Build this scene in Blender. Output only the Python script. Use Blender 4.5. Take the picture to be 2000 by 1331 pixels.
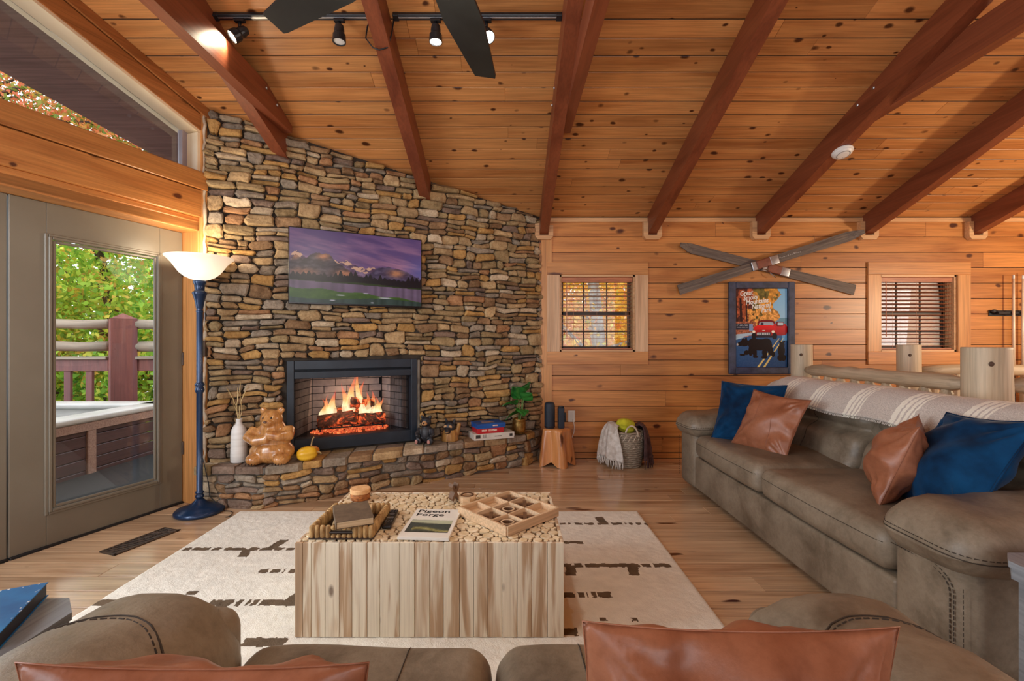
import bpy, bmesh, math, random
import numpy as np
from mathutils import Vector, Matrix, Euler

for o in list(bpy.data.objects):
    bpy.data.objects.remove(o)
SC = bpy.context.scene
COL = SC.collection
PI = math.pi
RNG = random.Random(11)
NPR = np.random.default_rng(5)

# ------------------------------------------------------------------ camera
cam_d = bpy.data.cameras.new('camera')
cam = bpy.data.objects.new('camera', cam_d)
COL.objects.link(cam)
cam.location = (0, 0, 1.23)
cam.rotation_euler = (PI / 2, 0, 0)
cam_d.sensor_width = 36.0
cam_d.lens = 16.0
cam_d.shift_x = 0.0035
cam_d.shift_y = 0.00125
cam_d.clip_start = 0.02
cam_d.clip_end = 200
SC.camera = cam

# ------------------------------------------------------------------ view, world
SC.view_settings.view_transform = 'Standard'
SC.view_settings.look = 'None'
SC.view_settings.exposure = 0.04
SC.view_settings.gamma = 1.0
SC.view_settings.use_curve_mapping = False
SC.cycles.use_denoising = True
SC.cycles.max_bounces = 8
SC.cycles.diffuse_bounces = 4
SC.cycles.glossy_bounces = 3
SC.cycles.transparent_max_bounces = 12
SC.cycles.sample_clamp_indirect = 6.0
SC.cycles.caustics_reflective = False
SC.cycles.caustics_refractive = False
world = bpy.data.worlds.new('overcast_sky')
SC.world = world
world.use_nodes = True
wn = world.node_tree
wn.nodes['Background'].inputs[0].default_value = (0.80, 0.90, 1.0, 1)
wn.nodes['Background'].inputs[1].default_value = 3.6

# ------------------------------------------------------------------ lights of the place and added fill
def area(name, loc, target, sx, sy, power, col=(1, 1, 1)):
    d = bpy.data.lights.new(name, 'AREA')
    d.shape = 'RECTANGLE'; d.size = sx; d.size_y = sy; d.energy = power; d.color = col
    o = bpy.data.objects.new(name, d); COL.objects.link(o)
    o.location = loc
    o.rotation_euler = (Vector(target) - Vector(loc)).to_track_quat('-Z', 'Y').to_euler()
    return o
def lamp(name, kind, loc, power, col, size=0.05, target=None, angle=60, blend=0.5):
    d = bpy.data.lights.new(name, kind)
    d.energy = power; d.color = col; d.shadow_soft_size = size
    if kind == 'SPOT':
        d.spot_size = math.radians(angle); d.spot_blend = blend
    o = bpy.data.objects.new(name, d); COL.objects.link(o); o.location = loc
    if target is not None:
        o.rotation_euler = (Vector(target) - Vector(loc)).to_track_quat('-Z', 'Y').to_euler()
    return o

DAY = (0.87, 0.94, 1.0)
WARM = (1.0, 0.80, 0.55)
# daylight through the glazed wall beyond the left frame edge and the mirrored prow wall
area('daylight_left_doors', (-3.0, 1.55, 1.55), (0.5, 2.6, 0.9), 1.1, 1.9, 78, DAY)
area('daylight_prow', (-2.75, -0.9, 1.7), (0.5, 2.0, 1.0), 2.2, 2.4, 40, DAY)
area('fill_rear', (0.8, -3.2, 1.7), (0.8, 3.0, 1.4), 4.5, 2.2, 108, DAY)  # added fill panel, the rear wall behind it is solid
area('fill_right', (7.0, 0.6, 1.4), (3.0, 2.6, 1.2), 2.0, 1.6, 30, DAY)  # fill panel in front of the windowless right wall
# lamps
lamp('fan_lamp', 'POINT', (-0.26, 1.43, 2.30), 20, (1.0, 0.86, 0.68), 0.10)
lamp('pool_table_lamp', 'POINT', (5.7, 2.45, 1.72), 180, (1.0, 0.82, 0.55), 0.10)

# ------------------------------------------------------------------ frame constants
HC, FPX, CX, CY = 1.23, 889.0, 993.0, 668.0
YB = 4.80                       # back wall
SL, ZB = 0.34, 2.547            # roof slope, ceiling height at the back wall
YR = 0.58                       # ridge
def zc(y): return ZB + SL * (YB - y) if y > YR else ZB + SL * (YB - YR) - SL * (YR - y)
def at(px, py, Y): return Vector(((px - CX) / FPX * Y, Y, HC - (py - CY) / FPX * Y))
ORI = Vector((-2.297, 3.462, 0))     # corner between glazed wall and stone wall
UX, UY = 0.3295, 0.9441
ANG_W = math.atan2(-UY, -UX)         # local x: from the corner towards the camera, local y: into the room
FV = Vector((0.324, 4.8, 0)) - ORI
FLEN = FV.length
ANG_F = math.atan2(FV.y, FV.x)       # local x: to the right, local -y: into the room
def facey(x): return ORI.y + (x - ORI.x) * FV.y / FV.x

# ------------------------------------------------------------------ mesh helpers
def _cb_template():
    vs, key = [], {}
    for sx in (-1, 1):
        for sy in (-1, 1):
            for sz in (-1, 1):
                for a in range(3):
                    key[(sx, sy, sz, a)] = len(vs); vs.append((sx, sy, sz, a))
    fs = []
    S = (-1, 1)
    for a in range(3):
        b, c = [k for k in range(3) if k != a]
        for s in S:
            q = []
            for (u, v) in ((-1, -1), (1, -1), (1, 1), (-1, 1)):
                t = [0, 0, 0]; t[a] = s; t[b] = u; t[c] = v
                q.append(key[(*t, a)])
            fs.append(q)
    for e in range(3):
        b, c = [k for k in range(3) if k != e]
        for u in S:
            for v in S:
                t0 = [0, 0, 0]; t0[b] = u; t0[c] = v
                lo = list(t0); lo[e] = -1; hi = list(t0); hi[e] = 1
                fs.append([key[(*lo, b)], key[(*hi, b)], key[(*hi, c)], key[(*lo, c)]])
    for sx in S:
        for sy in S:
            for sz in S:
                fs.append([key[(sx, sy, sz, a)] for a in range(3)])
    out = []
    pos = []
    for (x, y, z, a) in vs:
        p = [x * .8, y * .8, z * .8]; p[a] = (x, y, z)[a]; pos.append(Vector(p))
    for f in fs:
        c = sum((pos[i] for i in f), Vector()) / len(f)
        n = (pos[f[1]] - pos[f[0]]).cross(pos[f[2]] - pos[f[0]])
        out.append(f if n.dot(c) > 0 else f[::-1])
    return vs, out
CBV, CBF = _cb_template()

class MB:
    def __init__(s): s.v = []; s.f = []; s.m = []
    def add(s, verts, faces, mi=0, mat=None):
        o = len(s.v)
        if mat is not None: verts = [mat @ Vector(p) for p in verts]
        s.v.extend([tuple(p) for p in verts])
        s.f.extend([tuple(i + o for i in f) for f in faces]); s.m.extend([mi] * len(faces))
        return s
    def box(s, x0, x1, y0, y1, z0, z1, b=0.003, mi=0, mat=None):
        h = ((x1 - x0) / 2, (y1 - y0) / 2, (z1 - z0) / 2)
        c = ((x0 + x1) / 2, (y0 + y1) / 2, (z0 + z1) / 2)
        b = min(b, min(h) * .8)
        vs = []
        for t in CBV:
            a = t[3]
            vs.append(tuple(c[k] + t[k] * (h[k] if k == a else h[k] - b) for k in range(3)))
        return s.add(vs, CBF, mi, mat)
    def prism(s, poly, d0, d1, axis='z', mi=0, mat=None):
        """poly 2-D ccw; axis z: (x,y)->z ; axis x: (y,z)->x ; axis y: (x,z)->y"""
        n = len(poly)
        def P(p, d):
            return (p[0], p[1], d) if axis == 'z' else ((d, p[0], p[1]) if axis == 'x' else (p[0], d, p[1]))
        vs = [P(p, d0) for p in poly] + [P(p, d1) for p in poly]
        fs = [tuple(range(n - 1, -1, -1)), tuple(range(n, 2 * n))]
        fs += [(i, (i + 1) % n, n + (i + 1) % n, n + i) for i in range(n)]
        if axis == 'y': fs = [f[::-1] for f in fs]
        return s.add(vs, fs, mi, mat)
    def grid(s, fn, nu, nv, cu=False, cv=False, mi=0, mat=None):
        """fn(u,v) u,v in 0..1"""
        vs = []
        for i in range(nu + (0 if cu else 1)):
            for j in range(nv + (0 if cv else 1)):
                vs.append(fn(i / nu, j / nv))
        W = nv + (0 if cv else 1); H = nu + (0 if cu else 1)
        fs = []
        for i in range(nu):
            for j in range(nv):
                i2 = (i + 1) % H; j2 = (j + 1) % W
                fs.append((i * W + j, i2 * W + j, i2 * W + j2, i * W + j2))
        return s.add(vs, fs, mi, mat)
    def tube(s, pts, rad, n=10, mi=0, cap=True, mat=None, flat=1.0):
        pts = [Vector(p) for p in pts]; k = len(pts)
        if not hasattr(rad, '__len__'): rad = [rad] * k
        vs, fs = [], []
        up = None
        for i, p in enumerate(pts):
            t = (pts[min(i + 1, k - 1)] - pts[max(i - 1, 0)])
            t.normalize()
            if up is None:
                up = Vector((0, 0, 1)) if abs(t.z) < .9 else Vector((1, 0, 0))
            a = t.cross(up)
            if a.length < 1e-6: a = t.cross(Vector((0, 1, 0)))
            a.normalize(); b = a.cross(t); b.normalize(); up = b
            for j in range(n):
                w = 2 * PI * j / n
                vs.append(p + (a * math.cos(w) + b * math.sin(w) * flat) * rad[i])
        for i in range(k - 1):
            for j in range(n):
                j2 = (j + 1) % n
                fs.append((i * n + j, i * n + j2, (i + 1) * n + j2, (i + 1) * n + j))
        if cap:
            fs.append(tuple(range(n - 1, -1, -1))); fs.append(tuple((k - 1) * n + j for j in range(n)))
        return s.add(vs, fs, mi, mat)
    def lathe(s, prof, n=24, mi=0, mat=None, sx=1, sy=1, cap=True):
        vs, fs = [], []
        for (r, z) in prof:
            for j in range(n):
                w = 2 * PI * j / n
                vs.append((r * math.cos(w) * sx, r * math.sin(w) * sy, z))
        k = len(prof)
        for i in range(k - 1):
            for j in range(n):
                j2 = (j + 1) % n
                fs.append((i * n + j, i * n + j2, (i + 1) * n + j2, (i + 1) * n + j))
        if cap:
            if prof[0][0] > 1e-4: fs.append(tuple(range(n - 1, -1, -1)))
            if prof[-1][0] > 1e-4: fs.append(tuple((k - 1) * n + j for j in range(n)))
        return s.add(vs, fs, mi, mat)
    def ell(s, c, r, nu=14, nv=10, mi=0, mat=None, rot=None):
        c = Vector(c); rm = rot.to_matrix() if rot is not None else Matrix.Identity(3)
        def fn(u, v):
            th = 2 * PI * u; ph = PI * (v - .5) * .999
            q = Vector((r[0] * math.cos(th) * math.cos(ph), r[1] * math.sin(th) * math.cos(ph), r[2] * math.sin(ph)))
            return c + rm @ q
        return s.grid(fn, nu, nv, cu=True, mi=mi, mat=mat)
    def rbox(s, x0, x1, y0, y1, z0, z1, r=.04, n=6, puff=(0, 0, 0), fn=None, mi=0, mat=None):
        """rounded, puffed box: subdivided cube pushed out from an inner box"""
        h = Vector(((x1 - x0) / 2, (y1 - y0) / 2, (z1 - z0) / 2)); c = Vector(((x0 + x1) / 2, (y0 + y1) / 2, (z0 + z1) / 2))
        r = min(r, min(h) * .999)
        nn = n if hasattr(n, '__len__') else (n, n, n)
        idx, vs, fs = {}, [], []
        def ax(k, N):       # node positions with extra rows in the rounding
            e = min(.5, r / (2 * h[k]))
            t = [0, e * .15, e * .4, e * .7, e]
            for i in range(1, N): t.append(e + (1 - 2 * e) * i / N)
            t += [1 - e, 1 - e * .7, 1 - e * .4, 1 - e * .15, 1]
            return [2 * q - 1 for q in t]
        A = [ax(k, nn[k]) for k in range(3)]
        def V(p):
            key = tuple(round(q, 5) for q in p)
            if key not in idx:
                q = Vector((p[0] * h.x, p[1] * h.y, p[2] * h.z))
                inn = Vector((max(-(h.x - r), min(h.x - r, q.x)), max(-(h.y - r), min(h.y - r, q.y)), max(-(h.z - r), min(h.z - r, q.z))))
                d = q - inn
                w = inn + (d.normalized() * r if d.length > 1e-9 else d)
                pu = ((1 - p[1] ** 2) * (1 - p[2] ** 2), (1 - p[0] ** 2) * (1 - p[2] ** 2), (1 - p[0] ** 2) * (1 - p[1] ** 2))
                w = Vector((w.x + puff[0] * pu[0] * p[0], w.y + puff[1] * pu[1] * p[1], w.z + puff[2] * pu[2] * p[2]))
                w = w + c
                if fn: w = Vector(fn(w, p))
                idx[key] = len(vs); vs.append(w)
            return idx[key]
        for a in range(3):
            b, d = (a + 1) % 3, (a + 2) % 3
            for sgn in (-1, 1):
                for i in range(len(A[b]) - 1):
                    for j in range(len(A[d]) - 1):
                        q = []
                        for (u, v) in ((i, j), (i + 1, j), (i + 1, j + 1), (i, j + 1)):
                            t = [0, 0, 0]; t[a] = sgn; t[b] = A[b][u]; t[d] = A[d][v]; q.append(V(t))
                        if len(set(q)) >= 3: fs.append(tuple(q if sgn > 0 else q[::-1]))
        return s.add(vs, fs, mi, mat)
    def build(s, name, mats, parent=None, loc=None, rot=None, smooth=False, recalc=False):
        me = bpy.data.meshes.new(name)
        me.from_pydata(s.v, [], s.f)
        if not isinstance(mats, (list, tuple)): mats = [mats]
        for m in mats: me.materials.append(m)
        if len(mats) > 1: me.polygons.foreach_set('material_index', s.m)
        if recalc:
            bm = bmesh.new(); bm.from_mesh(me); bmesh.ops.remove_doubles(bm, verts=bm.verts, dist=1e-5)
            bmesh.ops.recalc_face_normals(bm, faces=bm.faces); bm.to_mesh(me); bm.free()
        if smooth: me.polygons.foreach_set('use_smooth', [True] * len(me.polygons))
        me.update()
        return place(name, me, parent, loc, rot)

def place(name, data, parent=None, loc=None, rot=None):
    o = bpy.data.objects.new(name, data); COL.objects.link(o)
    if parent is not None: o.parent = parent
    if loc is not None: o.location = loc
    if rot is not None: o.rotation_euler = rot
    return o
def tag(o, label=None, cat=None, group=None, kind=None):
    if label: o['label'] = label
    if cat: o['category'] = cat
    if group: o['group'] = group
    if kind: o['kind'] = kind
    return o
def thing(name, label, cat, loc=(0, 0, 0), rz=0.0, group=None, rot=None):
    o = bpy.data.objects.new(name, None); COL.objects.link(o)
    o.empty_display_size = .05
    o.location = loc; o.rotation_euler = rot if rot is not None else (0, 0, rz)
    return tag(o, label, cat, group)
def copy_tree(o, parent=None):
    c = o.copy(); COL.objects.link(c); c.parent = parent
    for ch in list(o.children): copy_tree(ch, c)
    return c
def smoothstep(a, b, x):
    t = max(0.0, min(1.0, (x - a) / (b - a))); return t * t * (3 - 2 * t)
def lerp(a, b, t): return a + (b - a) * t
def frame_dir(xdir, up=(0, 0, 1)):
    pass
def orient(loc, normal, up=(0, 0, 1), roll=0.0):
    """matrix whose local z is normal and whose local y is as close to up as can be"""
    n = Vector(normal).normalized(); u = Vector(up); u = (u - n * u.dot(n)).normalized(); r = u.cross(n)
    m = Matrix((r, u, n)).transposed().to_4x4()
    return Matrix.Translation(Vector(loc)) @ m @ Matrix.Rotation(roll, 4, 'Z')

# ------------------------------------------------------------------ value noise for painted prints (numpy)
def vnoise(x, y, seed=0):
    x = np.asarray(x, float); y = np.asarray(y, float)
    xi = np.floor(x).astype(np.int64); yi = np.floor(y).astype(np.int64)
    fx = x - xi; fy = y - yi
    fx = fx * fx * (3 - 2 * fx); fy = fy * fy * (3 - 2 * fy)
    def h(a, b):
        n = (a * 374761393 + b * 668265263 + seed * 974711) & 0x7fffffff
        n = ((n ^ (n >> 13)) * 1274126177) & 0x7fffffff
        return ((n ^ (n >> 16)) & 0xffff) / 65535.0
    return (h(xi, yi) * (1 - fx) + h(xi + 1, yi) * fx) * (1 - fy) + (h(xi, yi + 1) * (1 - fx) + h(xi + 1, yi + 1) * fx) * fy
def fbm(x, y, seed=0, oct=4):
    s = 0; a = .5
    for k in range(oct):
        s = s + a * vnoise(x * 2 ** k, y * 2 ** k, seed + 7 * k); a *= .5
    return s / (1 - .5 ** oct)
def srgb(c):
    c = np.asarray(c, float)
    return np.where(c <= .04045, c / 12.92, ((c + .055) / 1.055) ** 2.4)
def S(r, g, b):
    return tuple(float(q) for q in srgb(np.array([r, g, b]) / 255.0))
def print_mesh(name, img, w, h, mat, parent=None, loc=None, rot=None):
    """flat print: img (H,W,3) sRGB 0..1, row 0 on top; a grid in local x-z facing -y, colours in an attribute"""
    H, W, _ = img.shape
    xs = np.linspace(-w / 2, w / 2, W + 1); zs = np.linspace(h / 2, -h / 2, H + 1)
    X, Z = np.meshgrid(xs, zs)
    v = np.stack([X, np.zeros_like(X), Z], -1).reshape(-1, 3)
    ii, jj = np.meshgrid(np.arange(H), np.arange(W), indexing='ij')
    a = (ii * (W + 1) + jj).ravel()
    f = np.stack([a, a + W + 1, a + W + 2, a + 1], -1)
    me = bpy.data.meshes.new(name)
    me.vertices.add(len(v)); me.vertices.foreach_set('co', v.ravel())
    me.loops.add(f.size); me.loops.foreach_set('vertex_index', f.ravel().astype(np.int32))
    me.polygons.add(len(f)); me.polygons.foreach_set('loop_start', (np.arange(len(f)) * 4).astype(np.int32))
    me.update(calc_edges=True)
    at_ = me.attributes.new('print', 'FLOAT_COLOR', 'FACE')
    col = np.concatenate([srgb(img.reshape(-1, 3)), np.ones((H * W, 1))], 1)
    at_.data.foreach_set('color', col.ravel().astype(np.float32))
    me.materials.append(mat)
    return place(name, me, parent, loc, rot)

# ------------------------------------------------------------------ materials
def newmat(name):
    m = bpy.data.materials.new(name); m.use_nodes = True
    nt = m.node_tree; b = nt.nodes['Principled BSDF']
    return m, nt, b
def nd(nt, typ, **kw):
    n = nt.nodes.new(typ)
    for k, v in kw.items():
        if k.startswith('i_'):
            n.inputs[k[2:].replace('_', ' ')].default_value = v
        else: setattr(n, k, v)
    return n
def ramp(nt, fac, stops):
    r = nt.nodes.new('ShaderNodeValToRGB')
    e = r.color_ramp.elements
    while len(e) < len(stops): e.new(0.5)
    for q, (p, c) in zip(e, stops):
        q.position = p; q.color = (*c, 1)
    nt.links.new(fac, r.inputs[0])
    return r.outputs[0]
def mixc(nt, fac, a, b, mode='MIX'):
    n = nt.nodes.new('ShaderNodeMix'); n.data_type = 'RGBA'; n.blend_type = mode
    for s, v in ((0, fac), (6, a), (7, b)):
        if isinstance(v, bpy.types.NodeSocket): nt.links.new(v, n.inputs[s])
        else: n.inputs[s].default_value = (*v, 1) if hasattr(v, '__len__') and len(v) == 3 else v
    return n.outputs[2]
def mathn(nt, op, a, b=None, c=None):
    n = nt.nodes.new('ShaderNodeMath'); n.operation = op
    for k, v in enumerate((a, b, c)):
        if v is None: continue
        if isinstance(v, bpy.types.NodeSocket): nt.links.new(v, n.inputs[k])
        else: n.inputs[k].default_value = v
    return n.outputs[0]
def coords(nt, scale=(1, 1, 1), kind='Object', rnd=True):
    tc = nt.nodes.new('ShaderNodeTexCoord')
    out = tc.outputs['Object' if kind == 'World' else kind]
    if kind == 'World':
        out = nt.nodes.new('ShaderNodeNewGeometry').outputs['Position']
    if rnd:
        oi = nt.nodes.new('ShaderNodeObjectInfo')
        m = nt.nodes.new('ShaderNodeVectorMath'); m.operation = 'MULTIPLY_ADD'
        cmb = nt.nodes.new('ShaderNodeCombineXYZ')
        for k in range(3): nt.links.new(oi.outputs['Random'], cmb.inputs[k])
        nt.links.new(cmb.outputs[0], m.inputs[0]); m.inputs[1].default_value = (37.1, 91.7, 53.3)
        nt.links.new(out, m.inputs[2]); out = m.outputs[0]
    mp = nt.nodes.new('ShaderNodeMapping'); mp.inputs['Scale'].default_value = scale
    nt.links.new(out, mp.inputs[0])
    return mp.outputs[0]
def noise(nt, vec, scale=5, detail=4, rough=.55, dist=0):
    n = nt.nodes.new('ShaderNodeTexNoise')
    n.inputs['Scale'].default_value = scale; n.inputs['Detail'].default_value = detail
    n.inputs['Roughness'].default_value = rough; n.inputs['Distortion'].default_value = dist
    nt.links.new(vec, n.inputs['Vector'])
    return n.outputs[0]
def bump(nt, b, h, strength=.3, dist=.01):
    n = nt.nodes.new('ShaderNodeBump'); n.inputs['Strength'].default_value = strength; n.inputs['Distance'].default_value = dist
    nt.links.new(h, n.inputs['Height']); nt.links.new(n.outputs[0], b.inputs['Normal'])
def objrand(nt):
    return nt.nodes.new('ShaderNodeObjectInfo').outputs['Random']
def varied(nt, col, amount):
    """brightness varied from object to object"""
    f = mathn(nt, 'MULTIPLY_ADD', objrand(nt), 2 * amount, 1 - amount)
    v = nt.nodes.new('ShaderNodeVectorMath'); v.operation = 'SCALE'
    nt.links.new(col, v.inputs[0]); nt.links.new(f, v.inputs['Scale'])
    return v.outputs[0]
def pm(name, c1, c2=None, scale=6, stretch=(1, 1, 1), rough=.5, bmp=0, bscale=40, metal=0, rnd=0, sheen=0, coat=0, kind='Object', detail=4, spec=.5, bdist=.004, lo=.35, hi=.65):
    m, nt, b = newmat(name)
    b.inputs['Roughness'].default_value = rough; b.inputs['Metallic'].default_value = metal
    b.inputs['Specular IOR Level'].default_value = spec
    if sheen: b.inputs['Sheen Weight'].default_value = sheen; b.inputs['Sheen Roughness'].default_value = .4
    if coat: b.inputs['Coat Weight'].default_value = coat; b.inputs['Coat Roughness'].default_value = .15
    if c2 is None: c2 = tuple(q * .82 for q in c1)
    vec = coords(nt, stretch, kind)
    col = ramp(nt, noise(nt, vec, scale, detail), [(lo, c2), (hi, c1)])
    if rnd: col = varied(nt, col, rnd)
    nt.links.new(col, b.inputs['Base Color'])
    if bmp: bump(nt, b, noise(nt, vec, bscale, 3), bmp, bdist)
    return m
def wood(name, light, dark, knot=None, axis='x', rough=.45, rnd=.12, knots=1.0, fine=.25, bands=9.0, bmp=.12, coat=0, kind='Object', kscale=(1.9, 5.2), ksize=.13, hue=0.0):
    m, nt, b = newmat(name)
    b.inputs['Roughness'].default_value = rough
    if coat: b.inputs['Coat Weight'].default_value = coat; b.inputs['Coat Roughness'].default_value = .12
    def st(l, w): return (l, w, w) if axis == 'x' else ((w, l, w) if axis == 'y' else (w, w, l))
    v0 = coords(nt, (1, 1, 1), kind)
    def mapped(scale):
        mp = nt.nodes.new('ShaderNodeMapping'); mp.inputs['Scale'].default_value = scale
        nt.links.new(v0, mp.inputs[0]); return mp.outputs[0]
    g = noise(nt, mapped(st(.8, bands)), 1.0, 5, .6, .6)
    col = ramp(nt, g, [(.28, dark), (.5, tuple(lerp(a, c, .65) for a, c in zip(dark, light))), (.72, light)])
    f = noise(nt, mapped(st(2.5, 95)), 1.0, 3, .5)
    fr = ramp(nt, f, [(.35, (1 - fine,) * 3), (.6, (1, 1, 1))])
    col = mixc(nt, 1.0, col, fr, 'MULTIPLY')
    if knot is not None and knots > 0:
        vo = nt.nodes.new('ShaderNodeTexVoronoi'); vo.inputs['Scale'].default_value = 1.0; vo.inputs['Randomness'].default_value = 1.0
        wv = noise(nt, mapped((6, 6, 6)), 1.0, 2)
        ad = nt.nodes.new('ShaderNodeVectorMath'); ad.operation = 'MULTIPLY_ADD'
        nt.links.new(wv, ad.inputs[0]); ad.inputs[1].default_value = (.35, .35, .35); nt.links.new(mapped(st(*kscale)), ad.inputs[2])
        nt.links.new(ad.outputs[0], vo.inputs['Vector'])
        sep = nt.nodes.new('ShaderNodeSeparateColor'); nt.links.new(vo.outputs['Color'], sep.inputs[0])
        size = mathn(nt, 'MULTIPLY', mathn(nt, 'MULTIPLY_ADD', sep.outputs[0], 1.1, .15), ksize * knots)
        rr = mathn(nt, 'DIVIDE', vo.outputs['Distance'], size)
        kf = ramp(nt, rr, [(.55, (1, 1, 1)), (.9, (.3, .3, .3)), (1.0, (0, 0, 0))])
        col = mixc(nt, kf, col, knot)
    if rnd: col = varied(nt, col, rnd)
    nt.links.new(col, b.inputs['Base Color'])
    if bmp: bump(nt, b, f, bmp, .002)
    return m
def glass(name, tint=(1, 1, 1), refl=.06):
    m = bpy.data.materials.new(name); m.use_nodes = True; nt = m.node_tree
    nt.nodes.remove(nt.nodes['Principled BSDF'])
    t = nd(nt, 'ShaderNodeBsdfTransparent'); t.inputs[0].default_value = (*tint, 1)
    g = nd(nt, 'ShaderNodeBsdfGlossy'); g.inputs['Roughness'].default_value = .01
    mx = nd(nt, 'ShaderNodeMixShader')
    fr = nd(nt, 'ShaderNodeFresnel'); fr.inputs['IOR'].default_value = 1.45
    nt.links.new(fr.outputs[0], mx.inputs[0])
    nt.links.new(t.outputs[0], mx.inputs[1]); nt.links.new(g.outputs[0], mx.inputs[2])
    nt.links.new(mx.outputs[0], nt.nodes['Material Output'].inputs[0])
    return m
def emit(name, col, strength):
    m = bpy.data.materials.new(name); m.use_nodes = True; nt = m.node_tree
    b = nt.nodes['Principled BSDF']
    b.inputs['Base Color'].default_value = (*col, 1); b.inputs['Emission Color'].default_value = (*col, 1); b.inputs['Emission Strength'].default_value = strength
    return m
def attr_mat(name, rough=.5, emission=0.0, base=1.0, coat=0, bmp=0):
    m, nt, b = newmat(name)
    a = nd(nt, 'ShaderNodeAttribute'); a.attribute_name = 'print'
    b.inputs['Roughness'].default_value = rough
    if base < 1:
        nt.links.new(mixc(nt, 1.0, a.outputs[0], (base,) * 3, 'MULTIPLY'), b.inputs['Base Color'])
    else: nt.links.new(a.outputs[0], b.inputs['Base Color'])
    if coat: b.inputs['Coat Weight'].default_value = coat; b.inputs['Coat Roughness'].default_value = .08
    if emission:
        nt.links.new(a.outputs[0], b.inputs['Emission Color']); b.inputs['Emission Strength'].default_value = emission
    if bmp: bump(nt, b, noise(nt, coords(nt, (1, 1, 1)), 160, 3), bmp, .01)
    return m
# ------------------------------------------------------------------ palette
M = {}
M['ceil'] = wood('knotty_pine_ceiling', S(214, 152, 92), S(168, 104, 54), S(72, 34, 14), rnd=.13, kscale=(6.5, 10), ksize=.21, rough=.36)
M['wall'] = wood('pine_wall', S(208, 142, 78), S(162, 96, 45), S(80, 38, 16), rnd=.12, kscale=(4.2, 7.5), ksize=.19, rough=.38)
M['trim'] = wood('pine_trim', S(218, 154, 90), S(178, 112, 58), S(92, 46, 20), rnd=.08, kscale=(1.6, 5.5), ksize=.15, rough=.4)
M['rake'] = wood('darker_rake_board', S(190, 122, 68), S(142, 84, 44), S(74, 36, 16), rnd=.06, kscale=(1.6, 5.5), ksize=.15, rough=.4)
M['trimz'] = wood('pine_trim_upright', S(216, 156, 94), S(182, 118, 64), S(92, 46, 20), axis='z', rnd=.08, kscale=(1.6, 5.5), ksize=.15, rough=.4)
M['palez'] = wood('pale_pine_upright', S(224, 186, 148), S(196, 152, 112), S(110, 62, 34), axis='z', rnd=.05, kscale=(1.6, 5), ksize=.12, rough=.45)
M['pale'] = wood('pale_pine', S(228, 184, 136), S(200, 148, 100), S(110, 62, 34), rnd=.05, kscale=(1.6, 5), ksize=.08, rough=.45)
M['beam'] = wood('red_stained_timber', S(138, 74, 46), S(102, 48, 28), S(52, 20, 12), axis='y', rnd=.06, kscale=(.7, 3), ksize=.10, rough=.42, fine=.18)
M['floor'] = wood('pine_floor', S(224, 190, 152), S(164, 122, 88), S(66, 28, 16), rnd=.16, kscale=(1.9, 7.0), ksize=.16, rough=.22, fine=.25, bmp=.06, coat=.3)
M['cream'] = pm('cream_paint', S(238, 218, 186), S(226, 202, 166), 3, rough=.45)
M['dark'] = pm('dark_void', (.012, .010, .009), (.006, .005, .004), 5, rough=.9)
M['mortar'] = pm('dark_mortar', S(70, 60, 50), S(42, 36, 30), 12, rough=.95, bmp=.5, bscale=60)
M['mortar_pale'] = pm('grey_mortar', S(134, 126, 116), S(96, 90, 82), 9, rough=.95, bmp=.5, bscale=60)
M['door'] = pm('taupe_door_paint', S(124, 118, 105), S(117, 110, 97), 2.5, rough=.38)
M['black'] = pm('black_metal', (.012, .014, .018), (.008, .009, .011), 5, rough=.42, spec=.4)
M['blackgloss'] = pm('black_plastic', (.010, .012, .016), (.007, .008, .010), 5, rough=.25)
M['fan'] = pm('matte_black_blade', (.016, .018, .018), (.011, .012, .012), 5, rough=.34)
M['steel'] = pm('brushed_steel', (.5, .5, .52), (.36, .36, .38), 20, rough=.35, metal=1)
M['bronze'] = pm('dark_bronze', S(92, 76, 64), S(66, 54, 46), 8, rough=.4, metal=.3)
M['white'] = pm('white_plastic', (.78, .77, .74), (.72, .71, .68), 4, rough=.4)
M['lampblue'] = pm('navy_lamp_metal', S(28, 60, 100), S(18, 42, 74), 3, rough=.3, metal=.35, coat=.3)
M['glass'] = glass('window_glass')
M['soffit'] = wood('dark_soffit', S(112, 84, 80), S(84, 60, 58), rnd=.08, knot=None, rough=.7)
M['red_deck'] = wood('red_brown_deck_stain', S(128, 72, 62), S(98, 52, 46), axis='z', rnd=.06, knot=None, rough=.6)
M['grey_log'] = wood('weathered_log', S(166, 148, 126), S(116, 100, 84), rnd=.06, knot=S(70, 52, 40), rough=.7, ksize=.1)
M['deck'] = wood('deck_board', S(116, 86, 80), S(84, 60, 58), rnd=.1, knot=None, rough=.6)
M['log'] = wood('peeled_log', S(208, 188, 160), S(152, 130, 102), S(90, 66, 46), axis='x', rnd=.06, rough=.55, kscale=(2, 5), ksize=.10, bands=7)
M['logz'] = wood('peeled_log_upright', S(214, 196, 168), S(168, 146, 116), S(90, 66, 46), axis='z', rnd=.06, rough=.55, kscale=(2, 5), ksize=.10, bands=7)
M['endtop'] = wood('grey_washed_wood', S(150, 156, 162), S(112, 118, 126), axis='y', rnd=.04, knot=None, rough=.4)
M['endbrown'] = wood('brown_wood_edge', S(132, 98, 66), S(96, 66, 42), axis='y', rnd=.04, knot=None, rough=.5)

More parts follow.
